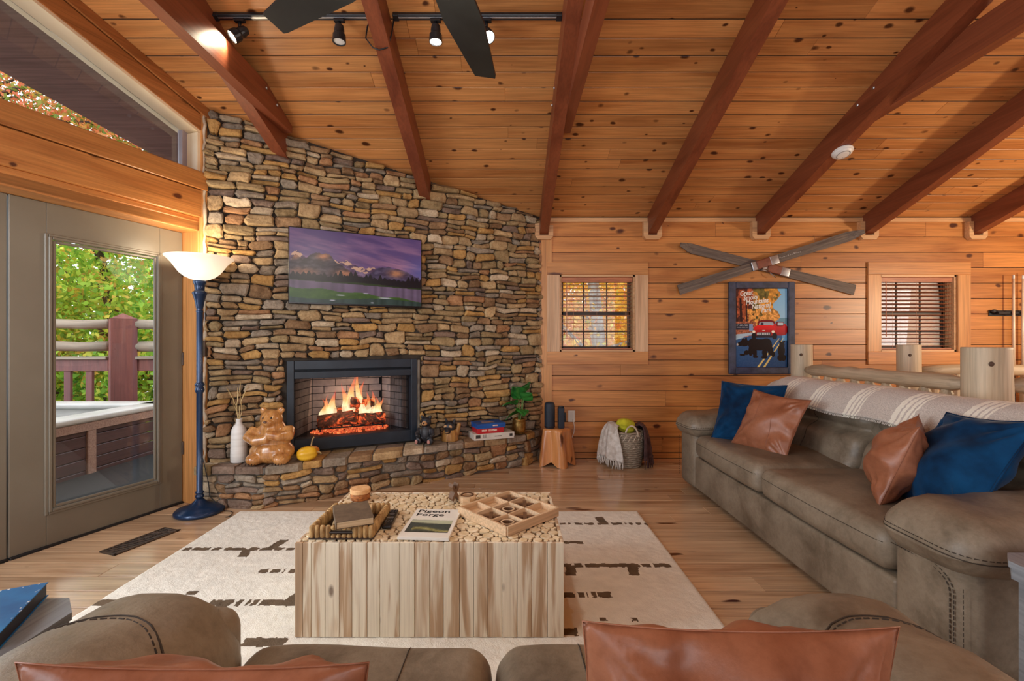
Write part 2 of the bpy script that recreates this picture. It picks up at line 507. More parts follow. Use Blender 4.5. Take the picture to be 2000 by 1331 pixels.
def stone_mat(name, c1, c2):
    m, nt, b = newmat(name)
    b.inputs['Roughness'].default_value = .88; b.inputs['Specular IOR Level'].default_value = .25
    v = coords(nt, (1, 1, 1), 'World', rnd=False)
    col = ramp(nt, noise(nt, v, 9, 6, .65), [(.33, c2), (.5, tuple(lerp(p, q, .6) for p, q in zip(c2, c1))), (.68, c1)])
    sp = ramp(nt, noise(nt, v, 55, 4, .7), [(.34, (.62, .58, .55)), (.55, (1, 1, 1))])
    col = mixc(nt, .8, col, sp, 'MULTIPLY')
    nt.links.new(varied(nt, col, .16), b.inputs['Base Color'])
    bump(nt, b, noise(nt, v, 38, 6, .65), .75, .012)
    return m
STONE = [stone_mat('stone_' + n, c, d) for n, c, d in (
    ('tan', S(196, 168, 126), S(148, 120, 86)), ('gold', S(200, 160, 100), S(154, 114, 66)),
    ('grey', S(168, 154, 136), S(120, 108, 94)), ('plum', S(150, 128, 112), S(106, 88, 76)),
    ('pale', S(212, 194, 166), S(164, 142, 114)), ('rust', S(188, 144, 104), S(138, 98, 66)),
    ('olive', S(176, 152, 112), S(128, 106, 74)), ('brown', S(164, 132, 98), S(116, 88, 62)))]
STONE_W = [7, 3, 3.0, 1.6, 2.2, 1.6, 4, 4]
STONE_LOW = [2.6, 1.8, 4, 3, 1.2, 2.2, 2.6, 4]

# ------------------------------------------------------------------ floor
floor = MB().box(-4.2, 7.6, -3.8, 5.0, -.12, -.0055, 0).build('floor', M['dark'])
tag(floor, kind='structure')
y = YB; k = 0
rr = random.Random(3)
while y > 0.9:
    w = .142
    xl = -2.62 + .349 * (y - w - 3.462) - .05 if y < 3.6 else -2.3 + (y - 3.7) * 1.9
    cuts = [xl]
    x = xl + rr.uniform(.6, 2.4)
    while x < 4.6:
        cuts.append(x); x += rr.uniform(1.6, 3.2)
    cuts.append(7.4)
    for a, b in zip(cuts, cuts[1:]):
        o = MB().box(-(b - a) / 2 + .0006, (b - a) / 2 - .0006, -w / 2 + .0024, w / 2 - .0024, -.005, 0, .0015).build('floor_plank', M['floor'], floor, ((a + b) / 2, y - w / 2, 0))
    y -= w; k += 1
MB().box(-4.0, 7.4, -3.6, y, -.005, -.001, .002).build('rear_floor_boards', M['floor'], floor)

# ------------------------------------------------------------------ ceiling
ceiling = MB()
T = .05
def roof_slab(mb, y0, y1, x0, x1, z_off, th):
    mb.prism([(y0, zc(y0) + z_off), (y1, zc(y1) + z_off), (y1, zc(y1) + z_off + th), (y0, zc(y0) + z_off + th)][::-1], x0, x1, 'x')
mbc = MB()
yy_ = YR
while yy_ < 5.3:
    y2_ = min(yy_ + .24, 5.3)
    roof_slab(mbc, yy_, y2_, ORI.x + .349 * (y2_ - ORI.y) - (.80 + .225 * (4.063 - y2_)) / UY, 7.7, .0055, .1); yy_ = y2_
mbc.prism([(-3.9, zc(-3.9) + .0055), (-3.9, zc(-3.9) + .124), (YR, zc(YR) + .124), (YR, zc(YR) + .0055)], -5.6, 7.7, 'x')
ceiling = mbc.build('ceiling', M['dark'], recalc=True); tag(ceiling, kind='structure')
pw = .117; ang = -math.atan(SL)
y = YB; rr = random.Random(8)
def plank_row(y, w, name, mat, xl, xr, cutstep, parent, th=.005):
    L = w / math.cos(ang)
    cuts = [xl]; x = xl + rr.uniform(*cutstep) * .6
    while x < xr - .6:
        cuts.append(x); x += rr.uniform(*cutstep)
    cuts.append(xr)
    for a, b in zip(cuts, cuts[1:]):
        MB().box(-(b - a) / 2 + .0006, (b - a) / 2 - .0006, -L / 2 + .0034, L / 2 - .0034, 0, th, .0015).build(name, mat, parent, ((a + b) / 2, y - w / 2, zc(y - w / 2)), (ang, 0, 0))
while y > 2.42:
    ym = y - pw / 2
    xl = ORI.x + .349 * (ym - pw - ORI.y) - .02 if ym < 3.5 else ORI.x + (ym - ORI.y) * FV.x / FV.y - .25
    plank_row(y, pw, 'ceiling_plank', M['ceil'], xl, 7.4, (2.2, 4.2), ceiling)
    y -= pw
ye = y
m_ = MB()
m_.prism([(YR, zc(YR)), (ye, zc(ye)), (ye, zc(ye) + .005), (YR, zc(YR) + .005)][::-1], -4.0, 7.4, 'x')
m_.prism([(-3.8, zc(-3.8)), (YR, zc(YR)), (YR, zc(YR) + .005), (-3.8, zc(-3.8) + .005)][::-1], -4.0, 7.4, 'x')
m_.build('upper_ceiling_boards', M['ceil'], ceiling, recalc=True)

# ------------------------------------------------------------------ ceiling beams
tie_label = {-2: 'red stained ceiling beam meeting the stone wall nearest the clerestory window',
             -1: 'red stained ceiling beam meeting the stone wall above the television',
             0: 'red stained ceiling beam ending where the stone wall meets the wood wall',
             1: 'red stained ceiling beam ending above the right trim of the small window',
             2: 'red stained ceiling beam carrying the white smoke detector',
             3: 'red stained ceiling beam ending above the tip of the crossed skis',
             4: 'red stained ceiling beam ending at the far right above the second window'}
BX = {-2: -1.84, -1: -.77, 0: .3725, 1: 1.506, 2: 2.64, 3: 3.769, 4: 4.903}
BD = .20
for i, x in BX.items():
    yend = YB if i >= 0 else facey(x) + .02
    b = MB()
    pts = [(YR, zc(YR) - BD), (yend, zc(yend) - BD), (yend, zc(yend) - .001), (YR, zc(YR) - .001)]
    ob = b.prism(pts, -.045, .045, 'x').build('ceiling_beam', M['beam'], loc=(x, 0, 0), recalc=True)
    tag(ob, tie_label[i], 'beam', 'red rafters under the sloped ceiling')
    if i >= 0:
        zb = zc(YB) - BD
        g = MB()
        w, t = .095, .040
        left = [(-w, zb - .012), (-w + .028, zb - .048), (w - .028, zb - .048), (w, zb - .012), (w, zb + .10), (.047, zb + .10), (.047, zb), (-.047, zb), (-.047, zb + .14), (-w, zb + .14)]
        g.prism(left, YB - .055, YB - .001, 'y').build('beam_bracket', M['pale'], ob, recalc=True)
TZ = 2.89
for i, lab in ((-2, 'horizontal tie beam bolted beside the leftmost red rafter, lit by a spotlight'), (0, 'horizontal tie beam bolted beside the middle red rafter at the wall corner'), (2, 'dark horizontal tie beam bolted beside the rafter with the smoke detector')):
    x = BX[i] + .045
    y0, y1 = 3.62, -2.3
    top = 3.075
    yt = YB - (top + .004 - ZB) / SL
    pts = [(y0, TZ), (y0, zc(y0) - .004), (yt, top), (YR - (yt - YR), top), (y1, TZ + .04), (y1, TZ)]
    o = MB().prism(pts, 0, .075, 'x').build('tie_beam', M['beam'], loc=(x, 0, 0), recalc=True)
    tag(o, lab, 'beam', 'horizontal ties under the ceiling')
    for (yy, zz) in ((3.235, 3.035), (3.385, 2.99)):
        bb = MB()
        for xx, d in ((.075, 1), (-.09, -1)):
            bb.lathe([(.011, -.004), (.013, .002), (.009, .007), (.001, .009)], 8, mat=Matrix.Translation((xx, yy, zz)) @ Matrix.Rotation(PI / 2 * d, 4, 'Y'))
        bb.build('bolt', M['steel'], o)

# ------------------------------------------------------------------ back wall
WIN = [(.54, 1.334), (3.915, 4.724)]
WZ0, WZ1 = 1.125, 1.935
wall_back = MB()
xs = [.0, WIN[0][0], WIN[0][1], WIN[1][0], WIN[1][1], 7.5]
for a, b, op in ((xs[0], xs[1], 0), (xs[1], xs[2], 1), (xs[2], xs[3], 0), (xs[3], xs[4], 1), (xs[4], xs[5], 0)):
    if op:
        wall_back.box(a, b, YB + .0065, YB + .16, -.1, WZ0, 0); wall_back.box(a, b, YB + .0065, YB + .16, WZ1, 2.75, 0)
    else: wall_back.box(a, b, YB + .0065, YB + .16, -.1, 2.75, 0)
wall_back = wall_back.build('wall_back', M['dark']); tag(wall_back, kind='structure')
zs = [0] + [.062 + .1625 * k for k in range(16)]
zs = [z for z in zs if z < 2.5] + [2.53]
rr = random.Random(21)
for z0, z1 in zip(zs, zs[1:]):
    segs = [(.10, 7.4)]
    if z1 > WZ0 + .005 and z0 < WZ1 - .005:
        segs = [(.10, WIN[0][0]), (WIN[0][1], WIN[1][0]), (WIN[1][1], 7.4)]
    for a, b in segs:
        cuts = [a]; x = a + rr.uniform(1.0, 3.4)
        while x < b - .5:
            cuts.append(x); x += rr.uniform(1.6, 3.2)
        cuts.append(b)
        for p, q in zip(cuts, cuts[1:]):
            zz0, zz1 = z0, z1
            MB().box(-(q - p) / 2 + .0008, (q - p) / 2 - .0008, 0, .006, -(zz1 - zz0) / 2 + .0030, (zz1 - zz0) / 2 - .0030, .0015).build('wall_plank', M['wall'], wall_back, ((p + q) / 2, YB, (zz0 + zz1) / 2))
tr = MB().box(-.0, 7.05, -.022, .012, 2.49, 2.538, .006).build('trim_1', M['pale'], loc=(.34, YB, 0)); tag(tr, kind='structure')
# scribed board along the stone
sb = MB(); rr = random.Random(5)
pts = [(.455, 0), (.455, 2.34)] + [(.335 + rr.uniform(-.012, .018), 2.34 - 2.34 * k / 30) for k in range(31)]
sb.prism(pts, YB - .02, YB, 'y').build('trim_2', M['trimz'], recalc=True); tag(bpy.data.objects['trim_2'], kind='structure')

# ------------------------------------------------------------------ windows of the back wall
BLIND = pm('reddish_wood_blind', S(182, 112, 72), S(150, 86, 54), 6, stretch=(1, 8, 8), rough=.4, rnd=.08)
SASH = pm('dark_brown_sash', S(74, 58, 50), S(58, 44, 38), 4, rough=.5)
CORD = pm('tan_cord', S(196, 140, 100), None, 8, rough=.8)
for n, (a, b) in enumerate(WIN):
    w = bpy.data.objects.new('window_%d' % (n + 1), None); COL.objects.link(w); w.location = ((a + b) / 2, YB, 0); tag(w, kind='structure')
    hw = (b - a) / 2
    tw = .135
    MB().box(-hw - tw, hw + tw, -.022, 0, WZ1, WZ1 + .132, .003).build('head_casing', M['trim'], w)
    MB().box(-hw - tw, hw + tw, -.022, 0, WZ0 - .135, WZ0, .003).build('sill_casing', M['trim'], w)
    for s in (-1, 1):
        x0, x1 = (-hw - tw, -hw) if s < 0 else (hw, hw + tw)
        MB().box(x0, x1, -.022, 0, WZ0, WZ1, .003).build('side_casing', M['palez'] if n == 0 else M['trimz'], w)
    # liner
    f = MB()
    f.box(-hw - .002, -hw + .02, 0, .15, WZ0, WZ1, .001); f.box(hw - .02, hw + .002, 0, .15, WZ0, WZ1, .001)
    f.box(-hw, hw, 0, .15, WZ0 - .002, WZ0 + .02, .001); f.box(-hw, hw, 0, .15, WZ1 - .02, WZ1 + .002, .001)
    f.build('liner', M['pale'], w)
    s_ = MB()
    x0, x1, z0, z1 = -hw + .02, hw - .02, WZ0 + .02, WZ1 - .02
    for p in ((x0, x0 + .03, z0, z1), (x1 - .03, x1, z0, z1), (x0, x1, z0, z0 + .035), (x0, x1, z1 - .03, z1), (x0, x1, (z0 + z1) / 2 - .02, (z0 + z1) / 2 + .02)):
        s_.box(p[0], p[1], .105, .135, p[2], p[3], .002)
    sash = s_.build('sash', SASH, w)
    mu = MB()
    for k in (1, 2):
        xx = x0 + (x1 - x0) * k / 3; mu.box(xx - .006, xx + .006, .112, .128, z0, z1, .001)
    for k in (1, 3):
        zz = z0 + (z1 - z0) * k / 4; mu.box(x0, x1, .112, .128, zz - .006, zz + .006, .001)
    mu.build('muntin', SASH, sash)
    for (p, q) in ((z0, (z0 + z1) / 2), ((z0 + z1) / 2, z1)):
        MB().box(x0, x1, .118, .122, p, q, 0).build('pane', M['glass'], sash)
    bl = thing('window_blind', ['wooden slat blind in the small window between stone wall and bear poster', 'wooden slat blind in the window right of the bear poster'][n], 'blind', ((a + b) / 2, YB + .045, 0), 0, 'wooden slat blinds')
    MB().box(-hw + .022, hw - .022, -.03, .03, WZ1 - .075, WZ1 - .022, .004).build('head_rail', BLIND, bl)
    ns = 17; tilt = -.02 if n == 0 else -.20
    for k in range(ns):
        zz = WZ0 + .06 + (WZ1 - .10 - WZ0 - .06) * k / (ns - 1)
        MB().box(-hw + .026, hw - .026, -.024, .024, -.0014, .0014, .0008).build('slat', BLIND, bl, (0, 0, zz), (tilt, 0, 0))
    MB().box(-hw + .024, hw - .024, -.022, .022, WZ0 + .022, WZ0 + .040, .003).build('bottom_rail', BLIND, bl)
    for xx in (-hw * .62, 0, hw * .72):
        MB().tube([(xx, -.025, WZ0 + .04), (xx, -.025, WZ1 - .07)], .0012, 5).build('ladder_cord', CORD, bl)
    MB().tube([(-hw + .075, -.036, WZ1 - .07), (-hw + .077, -.036, WZ0 + .16)], .0045, 6).build('tilt_wand', BLIND, bl)
    lc = MB()
    for q in range(5):
        xx = hw - .10 + q * .016
        lc.tube([(xx, -.034, WZ1 - .07), (xx + .002, -.034, WZ0 + .10 + .03 * (q % 2))], .0012, 5)
    lc.build('pull_cord', CORD, bl)

# ------------------------------------------------------------------ glazed wall on the left (local frame of the corner)
def wz(t): return 3.002 + .321 * t        # ceiling over the wall
def wtop(t): return 2.80 + .335 * (t - .05)
W = bpy.data.objects.new('wall_left', None)
wall_left = MB()
TW = 3.05
wall_left.box(-.16, .025, -.20, -.015, -.1, 3.05, 0)
wall_left.box(.025, TW, -.20, -.03, 2.075, 2.50, 0)
wall_left.box(2.15, TW, -.20, -.02, -.1, 2.10, 0)
wall_left.prism([(-.16, wtop(-.16) + .03), (TW, wtop(TW) + .03), (TW, wz(TW) + .02), (-.16, wz(-.16) + .02)], -.20, -.02, 'y')
wl = wall_left.build('wall_left', M['trim'], None, ORI, (0, 0, ANG_W), recalc=True); tag(wl, kind='structure')
# boards of the wall (joints between them)
def wboard(name, mat, x0, x1, y0, y1, z0, z1, b=.004):
    return MB().box(-(x1 - x0) / 2, (x1 - x0) / 2, y0, y1, -(z1 - z0) / 2, (z1 - z0) / 2, b).build(name, mat, wl, ((x0 + x1) / 2, 0, (z0 + z1) / 2))
wboard('header_board', M['wall'], .0, TW, -.03, .022, 2.372, 2.502)
wboard('header_board', M['wall'], .045, TW, -.03, .012, 2.165, 2.366)
wboard('groove_strip', M['wall'], .045, TW, -.06, -.018, 2.13, 2.165)
wboard('head_jamb', M['trim'], .03, 2.15, -.24, -.03, 2.064, 2.132)
wboard('corner_post', M['trimz'], -.03, .045, -.02, .004, 0, 2.372)
wboard('door_jamb', M['trimz'], .026, .047, -.24, -.02, 0, 2.07)
o = MB().prism([(.045, wtop(.045) + .02), (TW, wtop(TW) + .02), (TW, wtop(TW) + .135), (.045, wtop(.045) + .135)], -.03, .006, 'y').build('rake_board', M['rake'], wl, recalc=True)
o = MB().prism([(-.02, wtop(-.02) + .145), (TW, wtop(TW) + .145), (TW, wz(TW)), (-.02, wz(-.02))], -.03, .02, 'y').build('rake_board', M['rake'], wl, recalc=True)
wboard('end_post', M['trimz'], -.03, .045, -.02, .003, 2.502, 2.95)
# clerestory window
w3 = bpy.data.objects.new('window_3', None); COL.objects.link(w3); w3.location = ORI; w3.rotation_euler = (0, 0, ANG_W); tag(w3, kind='structure')
MB().prism([(.045, wtop(.045)), (TW, wtop(TW)), (TW, wtop(TW) + .025), (.045, wtop(.045) + .025)], -.19, -.004, 'y').build('head_liner', M['cream'], w3, recalc=True)
MB().box(.042, .068, -.19, -.004, 2.502, wtop(.05), .002).build('side_liner', M['cream'], w3)
MB().box(.06, .105, -.16, -.11, 2.502, wtop(.1), .002).build('side_stop', pm('mauve_grey_stop', S(158, 142, 144), S(140, 124, 126), 4, rough=.5), w3)
MB().box(.05, TW, -.19, -.0, 2.498, 2.512, .002).build('sill_liner', M['trim'], w3)
MB().prism([(.10, 2.512), (TW, 2.512), (TW, wtop(TW)), (.10, wtop(.10))], -.142, -.138, 'y').build('pane', M['glass'], w3, recalc=True)

# doors
def door(name, x0, x1, hinge):
    d = bpy.data.objects.new(name, None); COL.objects.link(d); d.location = ORI; d.rotation_euler = (0, 0, ANG_W); tag(d, kind='structure')
    z0, z1 = .012, 2.062; yb, yf = -.228, -.185
    gx0, gx1, gz0, gz1 = x0 + .165, x1 - .165, .205, 1.865
    s = MB()
    s.box(x0, gx0, yb, yf, z0, z1, .003); s.box(gx1, x1, yb, yf, z0, z1, .003)
    s.box(gx0, gx1, yb, yf, z0, gz0, .001); s.box(gx0, gx1, yb, yf, gz1, z1, .001)
    s.build('door_leaf', M['door'], d)
    f = MB()
    for (k, o, t) in ((0, 0, .010), (.016, .004, .016), (.036, -.004, .008)):
        q = .018
        a0, a1, b0, b1 = gx0 - .012 + k, gx1 + .012 - k, gz0 - .012 + k, gz1 + .012 - k
        f.box(a0, a0 + q, yf - .004, yf + t, b0, b1, .004); f.box(a1 - q, a1, yf - .004, yf + t, b0, b1, .004)
        f.box(a0 + q, a1 - q, yf - .004, yf + t, b0, b0 + q, .004); f.box(a0 + q, a1 - q, yf - .004, yf + t, b1 - q, b1, .004)
    f.build('glazing_bead', M['door'], d)
    MB().box(gx0 + .02, gx1 - .02, yb + .018, yb + .024, gz0 + .02, gz1 - .02, 0).build('pane', M['glass'], d)
    for zz in ((.42, 1.10, 1.78) if hinge else ()):
        h = MB().box(x0 - .006, x0 + .006, yf - .002, yf + .012, zz - .05, zz + .05, .003)
        h.build('hinge', M['bronze'], d)
    MB().box(x0, x1, -.24, -.17, -.004, .014, .003).build('sill_sweep', M['black'], d)
    return d
door('door_1', .052, 1.022, True)
door('door_2', 1.030, 2.0, False)
wboard('door_jamb', M['trimz'], 2.004, 2.15, -.19, -.02, 0, 2.07)
# switch plates on the narrow post
sw = thing('light_switch', 'small grey metal switch plate beside the stone wall behind the lamp', 'switch', ORI, ANG_W)
MB().box(-.030, .026, .004, .012, 1.37, 1.45, .003).build('plate', M['steel'], sw)
MB().box(-.008, .004, .012, .022, 1.40, 1.42, .002).build('toggle', M['white'], sw)
sw = thing('door_chime', 'dark brown wall box on the post behind the lamp pole', 'wall box', ORI, ANG_W)
MB().box(-.028, .040, .004, .030, 1.12, 1.24, .004).build('case', M['bronze'], sw)

# other walls of the room (beyond the frame)
ws = MB()
ws.box(7.4, 7.55, -3.7, 4.9, -.1, 4.1, 0)
tag(ws.build('wall_right', M['wall']), kind='structure')
ws = MB()
ws.box(-4.2, 7.5, -3.75, -3.6, -.1, 2.7, 0)
tag(ws.build('wall_rear', M['wall']), kind='structure')
# mirrored prow wall: posts, rails and glass
mp = bpy.data.objects.new('wall_prow', None); COL.objects.link(mp); tag(mp, kind='structure')
ap = ORI + Vector((-UX, -UY, 0)) * TW
ws = MB()
L2 = 4.45
for x0, x1 in ((0, .15), (1.5, 1.62), (3.0, 3.12), (4.3, 4.45)):
    ws.box(x0, x1, -.2, 0, -.1, zc(YR) - .32 * x0, .004)
for z0, z1 in ((-.1, .12), (2.1, 2.5)): ws.box(0, L2, -.2, 0, z0, z1, .004)
o = ws.build('post_and_rail', M['trim'], mp, ap, (0, 0, -PI / 2 + math.atan2(UX, UY)))
# ------------------------------------------------------------------ rubble stone faces
def ledge_pack(W, H, rng, hole=None, top=None, ch=(.070, .125), bwid=(.13, .34), z_start=0):
    """courses of blocks, each block split into thinner ledge stones; returns rectangles (x0,x1,z0,z1)"""
    out = []
    z = z_start
    while z < H - .015:
        h = min(rng.uniform(*ch), H - z)
        if H - z - h < .04: h = H - z
        x = -rng.uniform(0, .1)
        while x < W:
            w = rng.uniform(*bwid); kind = rng.random()
            def row(x0, x1, z0, z1):
                hh = z1 - z0; t = x0
                lo, hi = (.10, .26) if hh < .06 else (.085, .20)
                while t < x1 - .001:
                    q = rng.uniform(lo, hi)
                    if x1 - t - q < lo * .8: q = x1 - t
                    out.append((t, t + q, z0, z1)); t += q
            if h < .085 and kind < .62: row(x, x + w, z, z + h)
            elif kind < .22: w = rng.uniform(.10, .19); out.append((x, x + w, z, z + h))
            elif h > .108 and kind > .72:
                a, b = sorted((rng.uniform(.27, .40), rng.uniform(.60, .73)))
                row(x, x + w, z, z + h * a); row(x, x + w, z + h * a, z + h * b); row(x, x + w, z + h * b, z + h)
            else:
                a = rng.uniform(.36, .64); row(x, x + w, z, z + h * a); row(x, x + w, z + h * a, z + h)
            x += w
        z += h
    res = []
    for (x0, x1, z0, z1) in out:
        x0, x1 = max(0, x0), min(W, x1)
        if top:
            z1 = min(z1, top((x0 + x1) / 2))
        if hole:
            hx0, hx1, hz0, hz1 = hole
            if x1 > hx0 and x0 < hx1 and z1 > hz0 and z0 < hz1:
                opts = [(x0, min(x1, hx0), z0, z1), (max(x0, hx1), x1, z0, z1), (x0, x1, max(z0, hz1), z1)]
                opts = [o for o in opts if o[1] - o[0] > .02 and o[3] - o[2] > .015]
                for o in sorted(opts, key=lambda o: -(o[1] - o[0]) * (o[3] - o[2]))[:1]: res.append(o)
                if len(opts) > 1 and x0 < hx0 and x1 > hx1: res.append(opts[1])
                continue
        if x1 - x0 > .022 and z1 - z0 > .016: res.append((x0, x1, z0, z1))
    return res
def warp(x, z, sd):
    dx = (float(fbm(x * 3.1 + 7, z * 3.1, sd)) - .5) * .06 + (float(vnoise(x * 13 + 3, z * 17, sd + 9)) - .5) * .030
    dz = (float(fbm(x * 2.3 + 31, z * 5.0, sd + 3)) - .5) * .05 + (float(vnoise(x * 9 + 11, z * 6, sd + 5)) - .5) * .032
    return x + dx, z + dz
def stone_geo(r, rng, sd, dmin=.02, dmax=.06, gap=.0035, warp_on=True):
    x0, x1, z0, z1 = r
    w, h = x1 - x0, z1 - z0
    g = gap; c = min(.34 * h, .024)
    j = lambda a: rng.uniform(-a, a)
    ol = []
    tl = [rng.uniform(.2, 1.3) * c for _ in range(8)]
    P = [(x0 + g + tl[0], z0 + g), ((x0 + x1) / 2 + j(w * .2), z0 + g + j(.003)), (x1 - g - tl[1], z0 + g), (x1 - g, z0 + g + tl[2]), (x1 - g + j(.003), (z0 + z1) / 2),
         (x1 - g, z1 - g - tl[3]), (x1 - g - tl[4], z1 - g), ((x0 + x1) / 2 + j(w * .2), z1 - g + j(.003)), (x0 + g + tl[5], z1 - g), (x0 + g, z1 - g - tl[6]), (x0 + g + j(.003), (z0 + z1) / 2), (x0 + g, z0 + g + tl[7])]
    P = [(p[0] + j(.0035), p[1] + j(.0035)) for p in P]
    if warp_on: P = [warp(p[0], p[1], sd) for p in P]
    cx = sum(p[0] for p in P) / 12; cz = sum(p[1] for p in P) / 12
    d = rng.uniform(dmin, dmax); n = 12
    k1 = 1 - min(.5, .010 / max(h * .5, .01)); kx = 1 - min(.5, .012 / max(w * .5, .01))
    tx, tz = j(.10), j(.18)
    def dep(p, e): return -(d + e + tx * (p[0] - cx) + tz * (p[1] - cz))
    vs = [(p[0], .01, p[1]) for p in P]
    vs += [(p[0], min(-.004, dep(p, -.012)), p[1]) for p in P]
    vs += [(cx + (p[0] - cx) * kx, min(-.006, dep(p, rng.uniform(-.004, .003))), cz + (p[1] - cz) * k1) for p in P]
    vs.append((cx + j(w * .15), dep((cx, cz), rng.uniform(0, .006)), cz + j(h * .15)))
    fs = []
    for a in range(n):
        b = (a + 1) % n
        fs.append((a, b, n + b, n + a)); fs.append((n + a, n + b, 2 * n + b, 2 * n + a)); fs.append((2 * n + a, 2 * n + b, 3 * n))
    return vs, fs, (cx, cz), w * h
def stone_face(parent, rects, mats, weights, rng, sd, limit, mat4, part='stone', rest='small_stones', **kw):
    geos = [stone_geo(r, rng, sd, **kw) for r in rects]
    order = sorted(range(len(geos)), key=lambda k: -geos[k][3] * (1 - .12 * geos[k][2][0]))
    big = set(order[:limit]); rest_mb = MB()
    for k, (vs, fs, (cx, cz), a) in enumerate(geos):
        mi = rng.choices(range(len(mats)), weights)[0]
        if k in big:
            mb = MB().add([(v[0] - cx, v[1], v[2] - cz) for v in vs], fs)
            o = mb.build(part, mats[mi], parent)
            o.matrix_local = mat4 @ Matrix.Translation((cx, 0, cz))
        else:
            rest_mb.add(vs, fs, mi)
    if rest_mb.v:
        o = rest_mb.build(rest, mats, parent); o.matrix_local = mat4; o['kind'] = 'stuff'
    return len(geos)

FB0, FB1, FBZ0, FBZ1 = .548, 1.624, .340, 1.075      # firebox on the face, local x and z
wall_corner = MB()
th = .12
for a, b, z0, z1 in ((-.05, FB0, -.1, 3.03), (FB1, FLEN + .05, -.1, 2.62), (FB0, FB1, -.1, FBZ0), (FB0, FB1, FBZ1, 2.75)):
    if z1 > 2.5:
        wall_corner.prism([(a, z0), (b, z0), (b, 3.002 - .1546 * b + .01), (a, 3.002 - .1546 * a + .01)], 0, th, 'y')
    else: wall_corner.box(a, b, 0, th, z0, z1, 0)
wall_corner = wall_corner.build('wall_corner', M['mortar'], None, ORI, (0, 0, ANG_F), recalc=True); tag(wall_corner, kind='structure')
rs = random.Random(42)
topf = lambda x: 3.002 - .1546 * x - .012
rects = ledge_pack(FLEN + .02, 3.06, rs, hole=(FB0 - .014, FB1 + .03, .2, FBZ1 + .012), top=topf, z_start=.22)
nst = stone_face(wall_corner, rects, STONE, STONE_W, rs, 4, 300, Matrix.Identity(4))
# ragged pale mortar bead at the left end of the stone
mb = MB(); r2 = random.Random(2)
pts = [(-.012 + r2.uniform(-.006, .008), -.012 + r2.uniform(-.01, .004), .3 + 2.66 * k / 60) for k in range(61)]
mb.tube(pts, [.012 + r2.uniform(-.003, .004) for _ in pts], 6)
mb.build('mortar_bead', pm('pale_caulk', S(206, 190, 168), S(168, 150, 128), 14, rough=.9), wall_corner, smooth=True)

# ------------------------------------------------------------------ hearth
hearth = thing('raised_hearth', 'raised stone hearth with flat cap stones running along the foot of the stone wall', 'hearth', (0, 0, 0))
HT = .312
fo = lambda x, off: (ORI.x + x * math.cos(ANG_F) + off * math.sin(ANG_F), ORI.y + x * math.sin(ANG_F) - off * math.cos(ANG_F))
P0, P1, P2, P3 = (-2.316, 3.372), (-1.80, 3.345), (.165, 4.500), (.330, 4.775)
back = [fo(FLEN + .02, -.02), fo(-.03, -.02)]
ins = MB().prism([(P0[0], P0[1] + .02), (P1[0] + .005, P1[1] + .03), (P2[0] - .02, P2[1] + .02), (P3[0] - .02, P3[1]), back[0], back[1]], 0, HT - .03, 'z')
ins.build('mortar_core', M['mortar_pale'], hearth, recalc=True)
def face_mat(p, q):
    d = Vector((q[0] - p[0], q[1] - p[1], 0)); a = math.atan2(d.y, d.x)
    return Matrix.Translation((p[0], p[1], 0)) @ Matrix.Rotation(a, 4, 'Z'), d.length
rs = random.Random(77)
for (p, q) in ((P0, P1), (P1, P2), (P2, P3)):
    m4, L = face_mat(p, q)
    m4 = m4 @ Matrix.Translation((0, .03, 0))
    rects = ledge_pack(L, HT - .055, rs, ch=(.075, .13))
    stone_face(hearth, rects, STONE, STONE_LOW, rs, 9, 200, m4, dmin=.025, dmax=.05)
